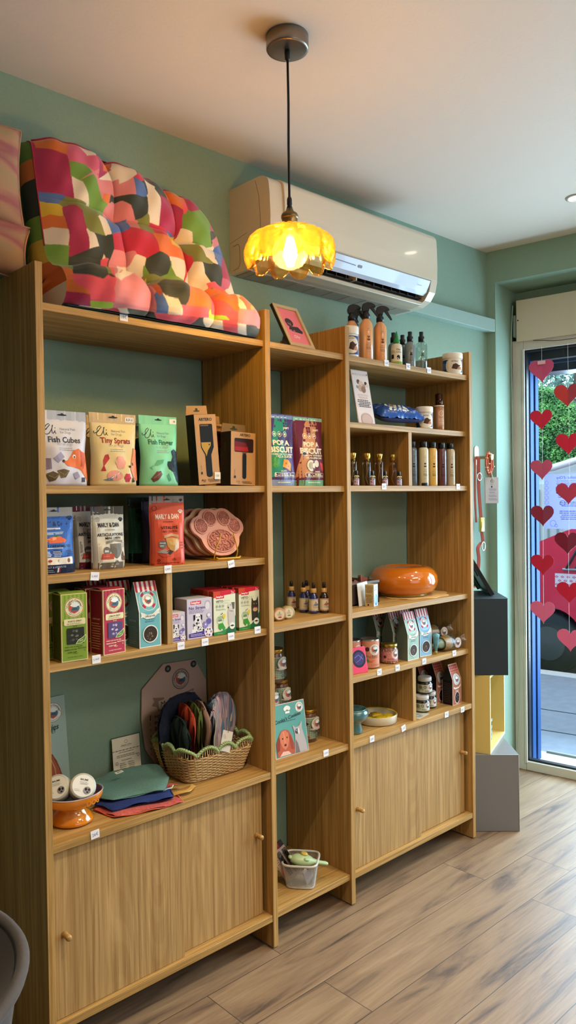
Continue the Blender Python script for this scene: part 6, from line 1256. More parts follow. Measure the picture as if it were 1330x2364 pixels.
def spaniel(a, cx, cy, s, h): # long-eared dog head and chest
    P = lambda x,y:(cx+x*s, cy+y*s*h)
    a.poly([P(-.9,-1.2),P(-.95,-.2),P(-.6,.5),P(-.3,.85),P(.1,.95),P(.5,.8),P(.8,.3),P(1.0,-.5),P(.95,-1.2)],'#b55a40'); a.poly([P(-.5,.5),P(-.25,.82),P(.15,.88),P(.45,.6),P(.5,.0),P(.3,-.5),P(0,-.75),P(-.3,-.5),P(-.5,.0)],'#d07a58'); a.poly([P(-.95,-.1),P(-.6,.5),P(-.5,.1),P(-.62,-.7),P(-.9,-.8)],'#8a3c2c'); a.poly([P(.95,-.3),P(.62,.5),P(.5,.1),P(.6,-.8),P(.9,-.9)],'#9a4632'); a.ell(*P(-.22,.22),s*.07,'#2a1a18'); a.ell(*P(.28,.25),s*.07,'#2a1a18'); a.ell(*P(.02,-.35),s*.13,'#5a2a26',s*.10); a.line([P(-.1,.8),P(.0,.3),P(.02,-.2)],s*.07,'#e29a78'); a.poly([P(-.7,-1.2),P(-.3,-.85),P(.3,-.9),P(.6,-1.2)],'#e0b8a4')
spaniel(a,.30,.30,.27,a.w/a.h); a.poly([(.56,.02),(.60,.24),(.62,.36),(.60,.44),(.57,.56),(.66,.50),(.76,.51),(.86,.60),(.85,.46),(.88,.36),(.93,.20),(.96,.02)],'#b5aeae'); a.ell(.70,.42,.075,'#4a4548',.06); a.ell(.74,.42,.03,'#ded8d4',.07); a.ell(.67,.44,.018,'#8fb0c0'); a.ell(.79,.44,.018,'#8fb0c0'); a.poly([(.58,.02),(.62,.28),(.68,.20),(.72,.02)],'#7a6e6c')
a.build('print', lf, flat)
# ================================================================ MIDDLE BAY .113: mesh basket
mb_ = empty('mesh_basket', (.998,.092,.1135), math.radians(38), 'small white wire-mesh basket with grooming tools on the lowest shelf', 'basket')
MWH = mat('#c2bdb4',.4); th_, bh_, hh_ = .062,.050,.085
def sq(k, n, hw, p=5):
    a_ = 2*PI*k/n; c, s_ = math.cos(a_), math.sin(a_); r = hw/((abs(c))**p+(abs(s_))**p)**(1/p); return r*c, r*s_
b = MB(); b.tube([(*sq(k,60,th_), hh_) for k in range(60)], .0042, 8, closed=True); b.build('rim', MWH, mb_)
b = MB(); n_ = 92
for k in range(n_):
    for sgn in (1,-1):
        b.tube([(*sq(k+sgn*7*t, n_, bh_+(th_-bh_)*t), .004+(hh_-.006)*t) for t in (0,.2,.4,.6,.8,1)], .00062, 3, caps=False)
for k in range(3): b.tube([(*sq(i,48,bh_), .003+.002*k) for i in range(48)], .0015, 5, closed=True)
b.prism([sq(k,40,bh_) for k in range(40)], .001, .003, 'z'); b.build('wire_mesh', MWH, mb_)
def comb(label, loc, rot):
    o = empty('packaged_comb', loc, 0, label, 'comb in packaging', 'packaged combs'); o.rotation_euler = rot; b = MB(); b.box((-.019,0,0),(.019,.003,.150), mat('#9c857c',.5)); b.box((-.019,-.0008,.128),(.019,.0038,.150), mat('#1c1214',.5)); b.build('backing_card', None, o)
    b = MB(); b.box((.002,-.008,.02),(.017,.0,.118), clear_mat('#c9c2bc',.8,.2), bev=.001); b.build('blister', None, o); b = MB(); b.box((.005,-.006,.025),(.009,-.003,.112)); [b.box((.009,-.005,.03+.004*k),(.015,-.004,.0315+.004*k)) for k in range(20)]; b.build('comb_blade', mat('#3a3634',.3,.6), o)
    a = Art(.038,.128); a.rect(.06,.50,.46,.95,'#b59c90'); a.rect(.1,.1,.44,.46,'#c2776c'); a.lines(.1,.42,.6,.9,5,'#6a5048'); a.ell(.5,.87,.08,'#c9b8ac'); a.build('print', o, lambda x,y:(x-.019,0,y)); a = Art(.038,.022); a.rect(.0,.0,.5,1,'#8a2028'); a.build('header_print', o, lambda x,y:(x-.019,-.0008,.128+y)); return o
c1_ = comb('packaged comb leaning out of the mesh basket, the right one', (1.000,.118,.128), (-.12,-.50,math.radians(-8))); again(c1_,(.968,.112,.125),math.radians(-6),'packaged comb leaning out of the mesh basket, the left one')
gb = empty('grooming_brush', (.985,.070,.205), 0, 'pale green whale-shaped grooming brush lying on top of the mesh basket', 'brush'); gb.rotation_euler = (.0,.22,math.radians(-35))
b = MB(); b.lathe([(0,-.048),(.014,-.042),(.024,-.024),(.027,0),(.024,.022),(.013,.040),(.009,.060),(.0095,.082),(.006,.092),(0,.094)],28,M=Matrix.Rotation(PI/2,4,'Y')@Matrix.Scale(.75,4,(1,0,0))); b.lathe([(0,-.006),(.006,-.004),(.008,0),(.006,.005),(0,.007)],12,M=Matrix.Translation((-.046,0,.004))@Matrix.Scale(1.4,4,(0,1,0))); b.build('brush_body', mat('#a9bd8c',.35), gb)
b = MB(); b.lathe([(0,0),(.012,.001),(.014,.005),(.010,.009),(0,.010)],18,c=(.002,.004,.017)); b.build('button', mat('#c4a84a',.4), gb); b = MB(); b.lathe([(0,0),(.006,.001),(.006,.005),(0,.007)],12,M=Matrix.Translation((.008,-.018,.010))@Matrix.Rotation(.9,4,'X')@Matrix.Scale(1.8,4,(1,0,0))); b.build('fin', mat('#a9bd8c',.35), gb)
b = MB(); b.box((-.034,-.016,-.026),(.024,.016,-.016), mat('#6a5a28',.5), bev=.003); [b.tube([(-.03+.0065*i,-.012+.006*j,-.026),(-.03+.0065*i,-.012+.006*j,-.036)],.0007,3) for i in range(9) for j in range(5)]; b.build('bristle_pad', None, gb)
o = empty('paper_packet', (1.012,.060,.125), math.radians(10), 'white paper packet inside the mesh basket seen through the mesh', 'packet'); o.rotation_euler = (.1,-.5,math.radians(8)); b = MB(); b.box((-.02,0,0),(.024,.004,.07)); b.build('paper', mat('#c4bfc0',.6), o); b = MB(); b.box((-.016,-.0006,.02),(.018,.0,.055)); b.build('print', mat('#a8a2a8',.6), o)
# ================================================================ RIGHT BAY 1.062
mo = empty('placemat', (1.765,.165,1.0622), math.radians(8), 'pale yellow wavy-edged placemat under the orange dome bowl', 'placemat'); b = MB(); P = [((.165+.008*math.sin(9*t))*math.cos(t)*1.02, (.130+.008*math.sin(9*t+.5))*math.sin(t)) for t in [2*PI*k/90 for k in range(90)]]; b.prism(P, 0, .0022, 'z'); b.build('mat_sheet', mat('#d8b474',.6), mo)
b = MB(); b.tube([(x,y,.0022) for x,y in P], .0012, 5, closed=True); b.build('rolled_edge', mat('#cfa860',.6), mo)
do = empty('dome_bowl', (1.728,.198,1.0646), 0, 'big glossy orange dome-shaped bowl with a flat top', 'bowl')
b = MB(); b.lathe([(0,.004),(.085,.002),(.100,.004),(.103,.008)],64,m=mat('#b5941c',.2,coat=.6)); b.lathe([(.103,.008),(.128,.020),(.144,.040),(.149,.062),(.145,.086),(.132,.106),(.112,.119),(.094,.1235),(.086,.1225),(.082,.118),(.060,.114),(0,.113)],64,m=mat('#cf6f18',.10,coat=1.0)); b.build('bowl_body', None, do)
b = MB(); b.tube([(.100*math.cos(2*PI*k/48),.100*math.sin(2*PI*k/48),.004) for k in range(48)], .003, 6, closed=True); b.build('base_ring', mat('#b5941c',.2,coat=.6), do)
sb = empty('display_basket', (1.332,.205,1.0622), 0, 'dark mesh box with pink items at the left of the dome bowl', 'basket'); MDM = mat('#3a2b28',.6,bump=.6,bscale=400,var=.3)
b = MB(); X0,X1,Y0_,Y1_ = -.145,.155,-.075,.10
for x0,x1 in ((X0,-.030),(-.020,X1)):
    for a_,c_ in (((x0,Y0_,0),(x1,Y0_+.004,.080)),((x0,Y1_-.004,0),(x1,Y1_,.080)),((x0,Y0_,0),(x0+.004,Y1_,.080)),((x1-.004,Y0_,0),(x1,Y1_,.080)),((x0,Y0_,0),(x1,Y1_,.004))): b.box(a_,c_)
b.build('mesh_tray', MDM, sb); b = MB()
for x0,x1 in ((X0,-.030),(-.020,X1)): b.box((x0-.002,Y0_-.002,.080),(x1+.002,Y0_+.008,.090), bev=.002); b.box((x0-.002,Y1_-.008,.080),(x1+.002,Y1_+.002,.090)); b.box((x1-.006,Y0_,.080),(x1+.003,Y1_,.090)); b.box((x0-.003,Y0_,.080),(x0+.006,Y1_,.090))
b.build('rim', mat('#6a5b54',.5), sb)
q = random.Random(5)
for k,(x,y,z,s_,lb) in enumerate(((1.272,.165,1.147,.022,'pink folded rosette at the left end of the dark mesh box'),(1.330,.190,1.146,.018,'brown-pink folded rosette in the middle of the mesh box'),(1.385,.200,1.145,.016,'small pink tab in the mesh box'),(1.440,.190,1.150,.026,'salmon pink folded rosette at the right end of the mesh box'))):
    o = empty('folded_rosette', (x,y,z-.05), 0, lb, 'rosette', 'pink rosettes in the dark mesh box'); b = MB()
    for j in range(4): a_ = j*1.3+k; b.box((-s_*.5,-.002,-.02),(s_*.5,.002,.050+s_*(.5+.3*(j%2))), M=Matrix.Rotation(a_,4,'Z')@Matrix.Translation((s_*.35,0,0))@Matrix.Rotation(.3*(j-1.5),4,'Y'))
    b.build('paper_folds', mat('#a05a4c' if k != 1 else '#6e3e36',.6), o); b = MB(); b.lathe([(0,0),(.006,.001),(.006,.004),(0,.006)],10,c=(0,0,.05+s_*.5)); b.build('centre', mat('#c07a68',.6), o)
o = carton('eye_drops_box','small white and blue product box standing before the dark mesh box','box',None,(1.375,.062,1.0622),math.radians(0),.040,.036,.084,'#c9b48c',None,lambda a:(a.rect(0,0,1,1,'#cfd6de'),a.ell(.55,.28,.36,'#4a90d0',.55),a.ell(.5,.32,.22,'#9cc8ee',.40),a.text('SOIN',.5,.88,.5,'#5a4a80'),a.lines(.1,.9,.70,.82,2,'#8a7ab0')),lambda a:(a.rect(0,0,1,1,'#c4ad80'),a.lines(.08,.92,.62,.95,6,'#4a3c22'),a.lines(.08,.92,.15,.55,6,'#4a3c22'),a.ell(.4,.07,.10,'#3a2c1a'))); o.rotation_euler[2] = math.radians(18)
o = empty('white_card', (1.372,.112,1.0622), math.radians(8), 'plain white card wedged behind the small product box', 'card', rx=-.10); b = MB(); b.prism([(-.03,.0),(.062,0),(.040,.092),(-.030,.088)], 0, .0015, 'y'); b.build('card', mat('#dcdcd8',.6), o); b = MB(); b.box((.0,.0016,.0),(.03,.018,.002)); b.build('foot_strut', mat('#c9c9c4',.6), o)
# ================================================================ RIGHT BAY .823
def can(label, loc, c):
    o = empty('tin_can', loc, 0, label, 'can', 'pink tin cans'); r = .0365; b = MB(); b.lathe([(0,.001),(r*.95,.001),(r,.002),(r,.110),(r*.97,.112),(r*.93,.108),(0,.107)],40); b.build('can_body', mat('#9a958c',.3,.8), o)
    def art(a): a.rect(0,0,1,1,c); a.rect(.28,.60,.42,.86,'#e2c4b4'); a.rect(.30,.70,.40,.84,'#3a2020'); a.ell(.52,.70,.045,'#5a2420'); logo(a,.68,.68,.115,field='#e6dcd4',ring='#c9beb4'); a.text('Red Rebel',.62,.44,.24,'#5a3a34',ital=.2); a.lines(.55,.8,.36,.40,1,'#7a4a40'); a.poly([(.44,.28),(.52,.34),(.58,.26),(.50,.20)],'#4f8a3c'); a.poly([(.54,.26),(.66,.30),(.62,.20)],'#d8682c'); a.lines(.3,.5,.06,.22,4,'#9a5a4c'); a.lines(.58,.85,.08,.14,2,'#9a5a4c')
    wrapart(o, .185, .102, .004, r+.0002, art, face=facecam(loc[0],loc[1])-.35, grid=.008); return o
K = can('pink tin can at the front of the third shelf', (1.383,.092,.8235), '#cf8a6e'); again(K,(1.318,.130,.8235),.35,'pink tin can behind, half hidden by the left upright')
o = empty('magenta_packet', (1.232,.050,.8235), math.radians(-8), 'magenta and black packet leaning at the left of the pink can', 'packet', rx=-.22); b = MB(); b.box((0,0,0),(.082,.006,.098), bev=.002); b.build('packet_body', mat('#d8345a',.35,coat=.4), o); a = Art(.082,.098); a.ell(.55,.55,.40,'#1c1424'); a.ell(.55,.55,.30,'#3a2a5c'); a.line([(.3,.6),(.55,.7),(.8,.5)],.03,'#7a6ac0'); a.line([(.35,.42),(.6,.5),(.8,.7)],.02,'#7a6ac0'); a.build('print', o, flat)
jr = empty('kibble_jar', (1.497,.090,.8235), 0, 'small glass jar of pink kibble with a gold lid', 'jar'); b = MB(); r = .034; b.lathe([(0,0),(r*.9,0),(r,.004),(r,.054),(r*.9,.062),(r*.9,.066),(0,.066)],36); b.build('glass_jar', mat('#8a5a48',.15,coat=.6,var=.45,bscale=120), jr); b = MB(); b.lathe([(0,.065),(r*.97,.065),(r*.99,.067),(r*.99,.076),(r*.92,.078),(0,.077)],36); b.build('lid', mat('#a8903a',.28,.9), jr)
b = MB(); q = random.Random(8)
for k in range(70):
    a_ = q.uniform(0,6.28); z = q.choice((q.uniform(.044,.056),q.uniform(.004,.010))); b.lathe([(0,-.003),(.003,-.002),(.003,.002),(0,.003)],6,c=(r*.97*math.cos(a_),r*.97*math.sin(a_),z))
b.build('kibble', mat('#b5806a',.5,var=.3,bscale=200), jr)
wrapart(jr,.12,.036,.012,r+.0006,lambda a:(a.rect(0,0,1,1,'#c4807a'),a.ell(.42,.45,.05,'#5a2a2a'),logo(a,.80,.72,.16,field='#dcd2cc',ring='#c9beb4',small=''),a.text('Bonbons',.62,.25,.2,'#5a2a2a'),a.lines(.12,.3,.3,.7,3,'#8f4a48'),a.line([(.48,.8),(.50,.6)],.01,'#5a2a2a'),a.line([(.56,.85),(.60,.7)],.01,'#5a2a2a')),face=facecam(1.497,.09)-.2)
again(jr,(1.470,.185,.8235),.6,'gold-lidded glass jar hidden behind the front one')
GB1 = gable('gable_carton','pale green gabled carton with striped awning, left of the front pair','carton','small gabled cartons',(1.566,.050,.8235),math.radians(-1),.070,.058,.192,'#9cbcae','#6c7a6c',lifesaver,sideart=lambda a:a.lines(.15,.85,.1,.6,9,'#8a9a8a',.2))
GB2 = gable('gable_carton','sky blue gabled carton with striped awning, right of the front pair','carton','small gabled cartons',(1.658,.060,.8235),math.radians(-5),.072,.058,.194,'#86b4d2','#6c8494',lifesaver)
again(GB1,(1.560,.120,.8235),0,'gabled carton in the second row behind the pale green one'); again(GB1,(1.545,.195,.8235),0,'gabled carton at the back of the third shelf'); again(GB2,(1.645,.135,.8235),0,'blue gabled carton in the second row')
ph = empty('dog_photo', (1.755,.232,.8235), math.radians(-4), 'square photo of a red long-eared dog leaning at the back of the third shelf', 'photo', rx=-.12); b = MB(); b.box((0,0,0),(.115,.003,.150)); b.build('card', mat('#b5aca2',.55), ph); a = Art(.115,.150); a.rect(.03,.02,.97,.98,'#8f8a82'); spaniel(a,.50,.60,.34,a.w/a.h); a.build('print', ph, flat)
cvm = clear_mat('#eef2f2',.96,.10,.06,.25)
def cone(label, loc, rz, lift):
    o = empty('biscuit_cone', loc, 0, label, 'biscuit cone', 'cellophane biscuit cones'); M_ = Matrix.Rotation(PI/2,4,'Y'); o.rotation_euler = (0,lift,rz)
    b = MB(); b.lathe([(0,0),(.004,.003),(.028,.085),(.031,.105)],26,M=M_); b.build('paper_cone', mat('#8aa898',.6,var=.35,bscale=90), o)
    b = MB(); b.lathe([(.0315,.060),(.0325,.062),(.0335,.100),(.032,.102)],26,M=M_@Matrix.Scale(.88,4,(1,0,0))); 
    b.build('wafer_band', mat('#b5843c',.6,bump=1,bscale=260,var=.3), o)
    b = MB(); q = random.Random(3)
    for k in range(26): a_ = q.uniform(0,6.28); rr_ = q.uniform(0,.024); b.lathe([(0,-.005),(.006,-.003),(.006,.003),(0,.005)],8,c=(q.uniform(.100,.124),rr_*math.cos(a_),rr_*math.sin(a_)))
    b.build('biscuits', mat('#8f6a44',.6,var=.3,bscale=150), o)
    b = MB(); b.lathe([(.0345,.06),(.036,.10),(.034,.125),(.016,.142),(.006,.148),(.012,.156),(.026,.172),(.034,.186)],22,M=M_,rfn=lambda a_,z:1+(.16*math.sin(7*a_) if z > .13 else .03*math.sin(5*a_+z*90))); b.build('cellophane', cvm, o)
    a = Art(.044,.044,.00003); a.ell(.5,.5,.5,'#ddd5d2',n=28); logo(a,.5,.5,.46,field='#e6e0dc',ring='#9a8a8a'); x_ = a.build('round_tag', o, lambda x,y:(.138-(y-.022)*.15,-.036+ -0*(y),0) if 0 else (.132+(x-.022)*.75,-.034-(x-.022)*.2,(y-.022))); return o
c1_ = cone('lower biscuit cone in cellophane lying on the third shelf', (1.752,.075,.8555), math.radians(-6), -.02); again(c1_,(1.755,.150,.892),math.radians(-8),'upper biscuit cone lying on top behind the lower one')
o = empty('biscuit_cone', (1.748,.045,.905), 0, 'small blue cone tip pointing down beside the sky blue carton', 'biscuit cone', 'cellophane biscuit cones'); b = MB(); b.lathe([(0,-.080),(.003,-.078),(.014,-.01),(.016,.002),(0,.010)],18); b.build('paper_cone', mat('#5f9aa8',.6,var=.3,bscale=60), o); b = MB(); b.lathe([(0,-.0815),(.0045,-.078),(.006,-.066),(.0045,-.066)],14); b.build('tip', mat('#a8902c',.5), o)
# ================================================================ RIGHT BAY .589
tb = empty('teal_bowl', (1.283,.088,.5895), 0, 'glossy teal footed bowl half hidden by the left upright', 'bowl'); b = MB(); b.lathe([(0,.001),(.031,.001),(.033,.004),(.030,.020),(.027,.038),(.034,.044),(.050,.056),(.055,.070),(.053,.084),(.047,.092),(.044,.091),(.040,.080),(.03,.062),(0,.056)],48); b.build('bowl_body', mat('#3f6a6c',.10,coat=1), tb)
b = MB(); b.tube([(.0455*math.cos(2*PI*k/40),.0455*math.sin(2*PI*k/40),.0915) for k in range(40)], .0016, 6, closed=True); b.build('rim', mat('#54807e',.12,coat=1), tb)
cr_ = empty('cream_dish', (1.455,.122,.5895), 0, 'round cream dish with yellow rim holding yellow paw toys', 'dish'); b = MB(); b.lathe([(0,.001),(.076,.001),(.080,.004),(.082,.032),(.0812,.034)],56,m=mat('#cfc6ae',.25,coat=.5)); b.lathe([(.0765,.032),(.075,.007),(.07,.005),(0,.005)],56,m=mat('#c4bca4',.25,coat=.5)); b.build('dish_body', None, cr_)
b = MB(); b.lathe([(.0812,.034),(.079,.0355),(.0765,.032)],56); b.build('rim', mat('#c9a82c',.25,coat=.5), cr_)
MYL = mat('#c9a818',.3,coat=.3)
def toy(label, loc, rz, s=1):
    o = empty('yellow_paw_toy', loc, rz, label, 'toy', 'yellow paw toys'); b = MB(); b.lathe([(0,0),(.024*s,.001),(.026*s,.006),(.020*s,.014*s),(0,.018*s)],22,rfn=lambda a_,z:1+.10*math.cos(5*a_)); b.build('toy_body', MYL, o)
    b = MB(); [b.lathe([(0,0),(.006*s,.001),(.005*s,.005),(0,.007*s)],10,c=(.013*s*math.cos(t),.013*s*math.sin(t),.0095*s)) for t in (.3,1.2,2.1,3.0)]; b.build('pads', mat('#d8ba30',.3), o); return o
ty = toy('yellow paw toy at the left in the cream dish', (1.415,.135,.595), .2)
for x,y,z,lb in ((1.465,.110,.595,'yellow paw toy at the front middle of the cream dish'),(1.480,.150,.598,'yellow paw toy at the back of the cream dish'),(1.505,.105,.595,'yellow paw toy at the right in the cream dish')): again(ty,(x,y,z),x*9,lb)
def bjar(label, loc, rz=0):
    o = empty('black_jar', loc, 0, label, 'jar', 'small black jars with white lids'); r = .0305; b = MB(); b.lathe([(0,0),(r*.92,0),(r,.004),(r,.046),(r*.88,.052),(0,.052)],34); b.build('glass_jar', mat('#121013',.12,coat=.6), o); b = MB(); b.lathe([(0,.052),(r*.93,.052),(r*.95,.054),(r*.95,.066),(r*.88,.069),(r*.7,.068),(0,.0675)],34); b.build('lid', mat('#b9b4ae',.35), o)
    a = Art(.04,.04,.00003); a.ring(.5,.5,.45,.03,'#6a6a6a'); a.text("Cooka's",.5,.5,.6,'#4a4a4a'); a.build('lid_print', o, lambda x,y:(x-.02,y-.02,.0677))
    def art(a): a.rect(0,0,1,1,'#b5b296'); a.ell(.80,.62,.15,'#c9cfd0'); logo(a,.80,.62,.13,field='#d6d8d4',ring='#8a9a9a',small=''); a.ring(.42,.65,.07,.02,'#4a4a3c'); a.ell(.42,.65,.03,'#4a4a3c'); a.ring(.58,.70,.05,.02,'#6a6a52'); a.line([(.3,.3),(.34,.2)],.015,'#33332a'); a.text('Bento',.66,.22,.16,'#4a4a3c'); a.ell(.25,.78,.025,'#a8a068'); a.ell(.5,.38,.02,'#8a8a5a')
    wrapart(o,.115,.032,.008,r+.0003,art,face=facecam(loc[0],loc[1])-.25); return o
BJ = bjar('white-lidded black jar, lower left of the stack of three', (1.695,.080,.5895)); again(BJ,(1.768,.098,.5895),0,'white-lidded black jar, lower right of the stack'); again(BJ,(1.728,.090,.6595),0,'white-lidded black jar on top of the other two')
def gingham(a):
    for i in range(5):
        a.rect(.04+.19*i,.80,.13+.19*i,.985,'#c9847a')
    for j in range(3): a.rect(.04,.82+.06*j,.96,.85+.06*j,'#a84a44')
    a.ell(.5,.63,.37,'#cfd6d6'); logo(a,.5,.63,.31,field='#c4d2d6',ring='#7a8a90',small=''); a.poly([(.1,.42),(.3,.39),(.7,.40),(.9,.46),(.9,.50),(.7,.445),(.3,.435),(.1,.465)],'#e2cfc2'); a.poly([(.3,.345),(.7,.345),(.7,.36),(.3,.36)],'#e6d8cc'); a.ell(.5,.18,.31,'#e0cbbd',.42); a.ell(.5,.18,.25,'#2a1c18',.36); q = random.Random(6); [a.ell(.5+q.uniform(-.15,.15),.18+q.uniform(-.08,.08),.06,q.choice(('#6a5648','#8a7a6c','#3a2a22')),.02,7,q.uniform(0,3)) for _ in range(9)]
G1 = gable('gable_carton','red checked gabled carton with an oval window, front of its row','carton','red checked gabled cartons',(1.851,.036,.5895),math.radians(1),.064,.052,.172,'#a4654f','#1b1412',gingham,h1=.62,awn=None,sideart=lambda a:(a.rect(0,0,1,1,'#c9aa98'),a.rect(.03,.01,.97,1,'#1b1412'),a.lines(.1,.9,.1,.9,12,'#6a5a52',.18)))
again(G1,(1.832,.105,.5895),0,'red checked gabled carton second in its row'); again(G1,(1.812,.175,.5895),0,'red checked gabled carton at the back of its row')
o = empty('loose_card', (1.625,.045,.5893), math.radians(12), 'square printed card lying flat by the divider', 'card'); b = MB(); b.box((-.035,-.022,0),(.055,.032,.0010)); b.build('card', mat('#b5b09c',.6), o); a = Art(.09,.054); a.ring(.42,.5,.22,.02,'#4a4a4a'); a.ell(.42,.5,.16,'#7a8484'); a.ell(.42,.5,.08,'#b5b09c'); a.build('print', o, lambda x,y:(x-.035,y-.022,.0010))
# ================================================================ AIR CONDITIONER
ac = empty('air_conditioner', (.92,.347,2.31), 0, 'long cream wall air conditioner with its lower flap open', 'air conditioner')
MAC = mat('#cfc3ab',.28,coat=.25); MAC2 = mat('#b8ab93',.4)
def acprof(notch):
    # (y, z) relative to wall, y negative = into the room
    P = [(0,0),(0,.310),(-.165,.310)]
    P += [(-.165-.055*math.sin(math.radians(a)), .272+.038*math.cos(math.radians(a))) for a in range(10,90,10)]
    if notch: P += [(-.224,.24),(-.227,.16),(-.224,.100),(-.180,.088),(-.120,.050),(-.175,.018),(-.160,.006),(-.13,.0)]
    else: P += [(-.224,.24),(-.227,.16),(-.226,.10),(-.215,.055),(-.190,.022),(-.150,.004),(-.12,0)]
    return P
b = MB(); b.prism(acprof(False),0,.060,'x',MAC); b.prism(acprof(True),.060,.925,'x',MAC2); b.prism(acprof(False),.925,.968,'x',MAC); bmesh.ops.recalc_face_normals(b.bm, faces=b.bm.faces); b.build('body', None, ac)
b = MB(); b.prism([(-.168,.3125)]+[(-.166-.062*math.sin(math.radians(a)), .272+.0405*math.cos(math.radians(a))) for a in range(5,91,6)]+[(-.2305,.235),(-.232,.165),(-.230,.104),(-.226,.102),(-.224,.24),(-.165,.309)],.066,.962,'x',smooth=False); b.build('front_panel', mat('#d8ccb4',.16,coat=.5), ac)
b = MB(); b.prism([(-.222,.100),(-.226,.097),(-.205,.052),(-.190,.040),(-.186,.043),(-.202,.058)],.085,.920,'x'); b.build('flap', mat('#bcc6d6',.30,coat=.3), ac)
a = Art(.83,.05); a.line([(.30,.55),(.44,.50)],.004,'#7d8694'); a.rrect(.455,.40,.485,.62,.006,'#8b8f97'); a.text('Inverter',.93,.45,.04,'#a5aab4'); a.build('print', ac, lambda x,y:(.087+x,-.2155-.0105*(y/.05*2-1)-.0012,.075+.0235*(y/.05*2-1)))
b = MB(); b.box((.065,-.175,.030),(.920,-.125,.034)); [b.box((.10+.055*k,-.185,.030),(.103+.055*k,-.13,.070)) for k in range(15)]; b.build('inner_vanes', mat('#1c1a18',.5), ac)
b = MB(); b.box((.48,-.192,.028),(.486,-.150,.062)); b.build('flap_arm', mat('#b5aa96',.4), ac)
b = MB(); b.box((.062,-.176,.004),(.923,-.150,.020), bev=.003); b.build('lower_lip', mat('#c4b8a0',.35), ac)
b = MB(); b.tube([(-.0008,-.150-.05*0,.300),(-.0008,-.168,.24),(-.0008,-.175,.15),(-.0008,-.170,.06),(-.0008,-.150,.012)],.0007,5); b.tube([(-.0008,-.02,.10),(-.0008,-.05,.102),(-.0008,-.058,.09),(-.0008,-.060,.03),(-.0008,-.05,.015),(-.0008,-.02,.012)],.0007,5); b.tube([(-.0008,-.0,.115),(-.0008,-.10,.13)],.0005,4); b.build('panel_seam', mat('#6f6552',.6), ac)
b = MB(); b.box((.02,-.10,-.004),(.94,-.01,.0)); [b.box((.05+.1*k,-.095,-.005),(.11+.1*k,-.02,-.004)) for k in range(9)]; b.build('base_plate', mat('#8f8778',.5), ac)
# ================================================================ PENDANT LAMP
LX, LY = .581, -.335
pd = empty('pendant_lamp', (LX,LY,2.746), 0, 'pendant lamp with lobed amber glass shade, brass socket and brushed steel ceiling rose', 'lamp')
mst = mat('#8d857a',.30,.95)
b = MB(); b.lathe([(.0,0),(.0565,0),(.058,-.002),(.058,-.036),(.0565,-.0385),(.050,-.0395),(0,-.0395)],64); b.build('ceiling_rose', mst, pd)
b = MB(); b.lathe([(0,0),(.0035,0),(.003,.004),(0,.004)],12,M=Matrix.Translation((.0565*math.cos(-.35),.0565*math.sin(-.35),-.018))@Matrix.Rotation(-.35,4,'Z')@Matrix.Rotation(PI/2,4,'Y')); b.build('rose_screw', mat('#1c1a18',.5), pd)
b = MB(); b.lathe([(0,-.0395),(.0075,-.0395),(.0085,-.044),(.0075,-.062),(.0045,-.066),(0,-.066)],20); b.lathe([(.0,-.436),(.0045,-.436),(.0068,-.442),(.0072,-.456),(.006,-.460),(.009,-.468),(0,-.468)],20); b.build('cord_grip', mat('#0d0c0c',.5), pd)
b = MB(); b.tube([(0,0,-.06),(0.0012,0,-.18),(-.0006,0,-.30),(0,0,-.44)],.0034,10); b.build('cord', mat('#14110f',.7,bump=.4,bscale=900), pd)
Zs = -.468
b = MB(); b.lathe([(0,Zs),(.009,Zs),(.012,Zs-.008),(.021,Zs-.014),(.0235,Zs-.020),(.0235,Zs-.026),(.0205,Zs-.028)],40,m=mat('#7a6a4a',.35,.9)); b.lathe([(.0205,Zs-.028),(.0205,Zs-.060),(0,Zs-.060)],48,m=mat('#9a8254',.32,.95),rfn=lambda a_,z:1+.035*math.cos(24*a_)); b.build('socket', None, pd)
# glass shade: twelve drooping lobes
Zt = Zs-.052; NL = 11
def shade(u, v, off=0):
    a_ = 2*PI*u; t = v
    pr = [(0,.020,0),(.10,.040,-.001),(.22,.072,-.008),(.38,.102,-.022),(.55,.121,-.042),(.70,.1275,-.060),(.85,.125,-.076),(1,.117,-.088)]
    for p, q_ in zip(pr, pr[1:]):
        if t <= q_[0]+1e-9: f = (t-p[0])/(q_[0]-p[0]); f2 = f*f*(3-2*f)*.35+f*.65; r = p[1]+(q_[1]-p[1])*f2; z = p[2]+(q_[2]-p[2])*f2; break
    lob = abs(math.cos(NL*a_/2)); amp = min(1, t*2.2)
    r *= 1-.13*amp*(1-lob**.75); z += -.020*max(0,t-.70)/.30*(lob**.6) + .010*amp*(1-lob)*(-1 if 0 else 1)*.3
    r += .0022*math.sin(NL*2*a_+1)*amp + off
    z += .0012*math.sin(NL*a_*2+t*14)
    return (r*math.cos(a_), r*math.sin(a_), Zt+z-off*.3)
MAMBER = amber_glass()
b = MB(); b.grid(lambda u,v: shade(u,v), 288, 40); b.grid(lambda u,v: shade(u,v,-.0035), 288, 40, None, True); b.build('glass_shade', MAMBER, pd, weld=.0003)
b = MB(); b.tube([shade(k/288,1,-.0015) for k in range(288)], .0026, 6, closed=True); b.build('shade_rim', MAMBER, pd)
bulb = tag(link('light_bulb', None, pd), None)
bpy.data.objects.remove(bulb)
b = MB(); b.lathe([(.013,Zs-.058),(.014,Zs-.066),(.024,Zs-.074),(.042,Zs-.092),(.050,Zs-.116),(.047,Zs-.139),(.033,Zs-.156),(.014,Zs-.164),(0,Zs-.165)],48); bl = b.build('light_bulb', clear_mat('#ffe7a0', .98, .10, .04, .02), pd)
b = MB()
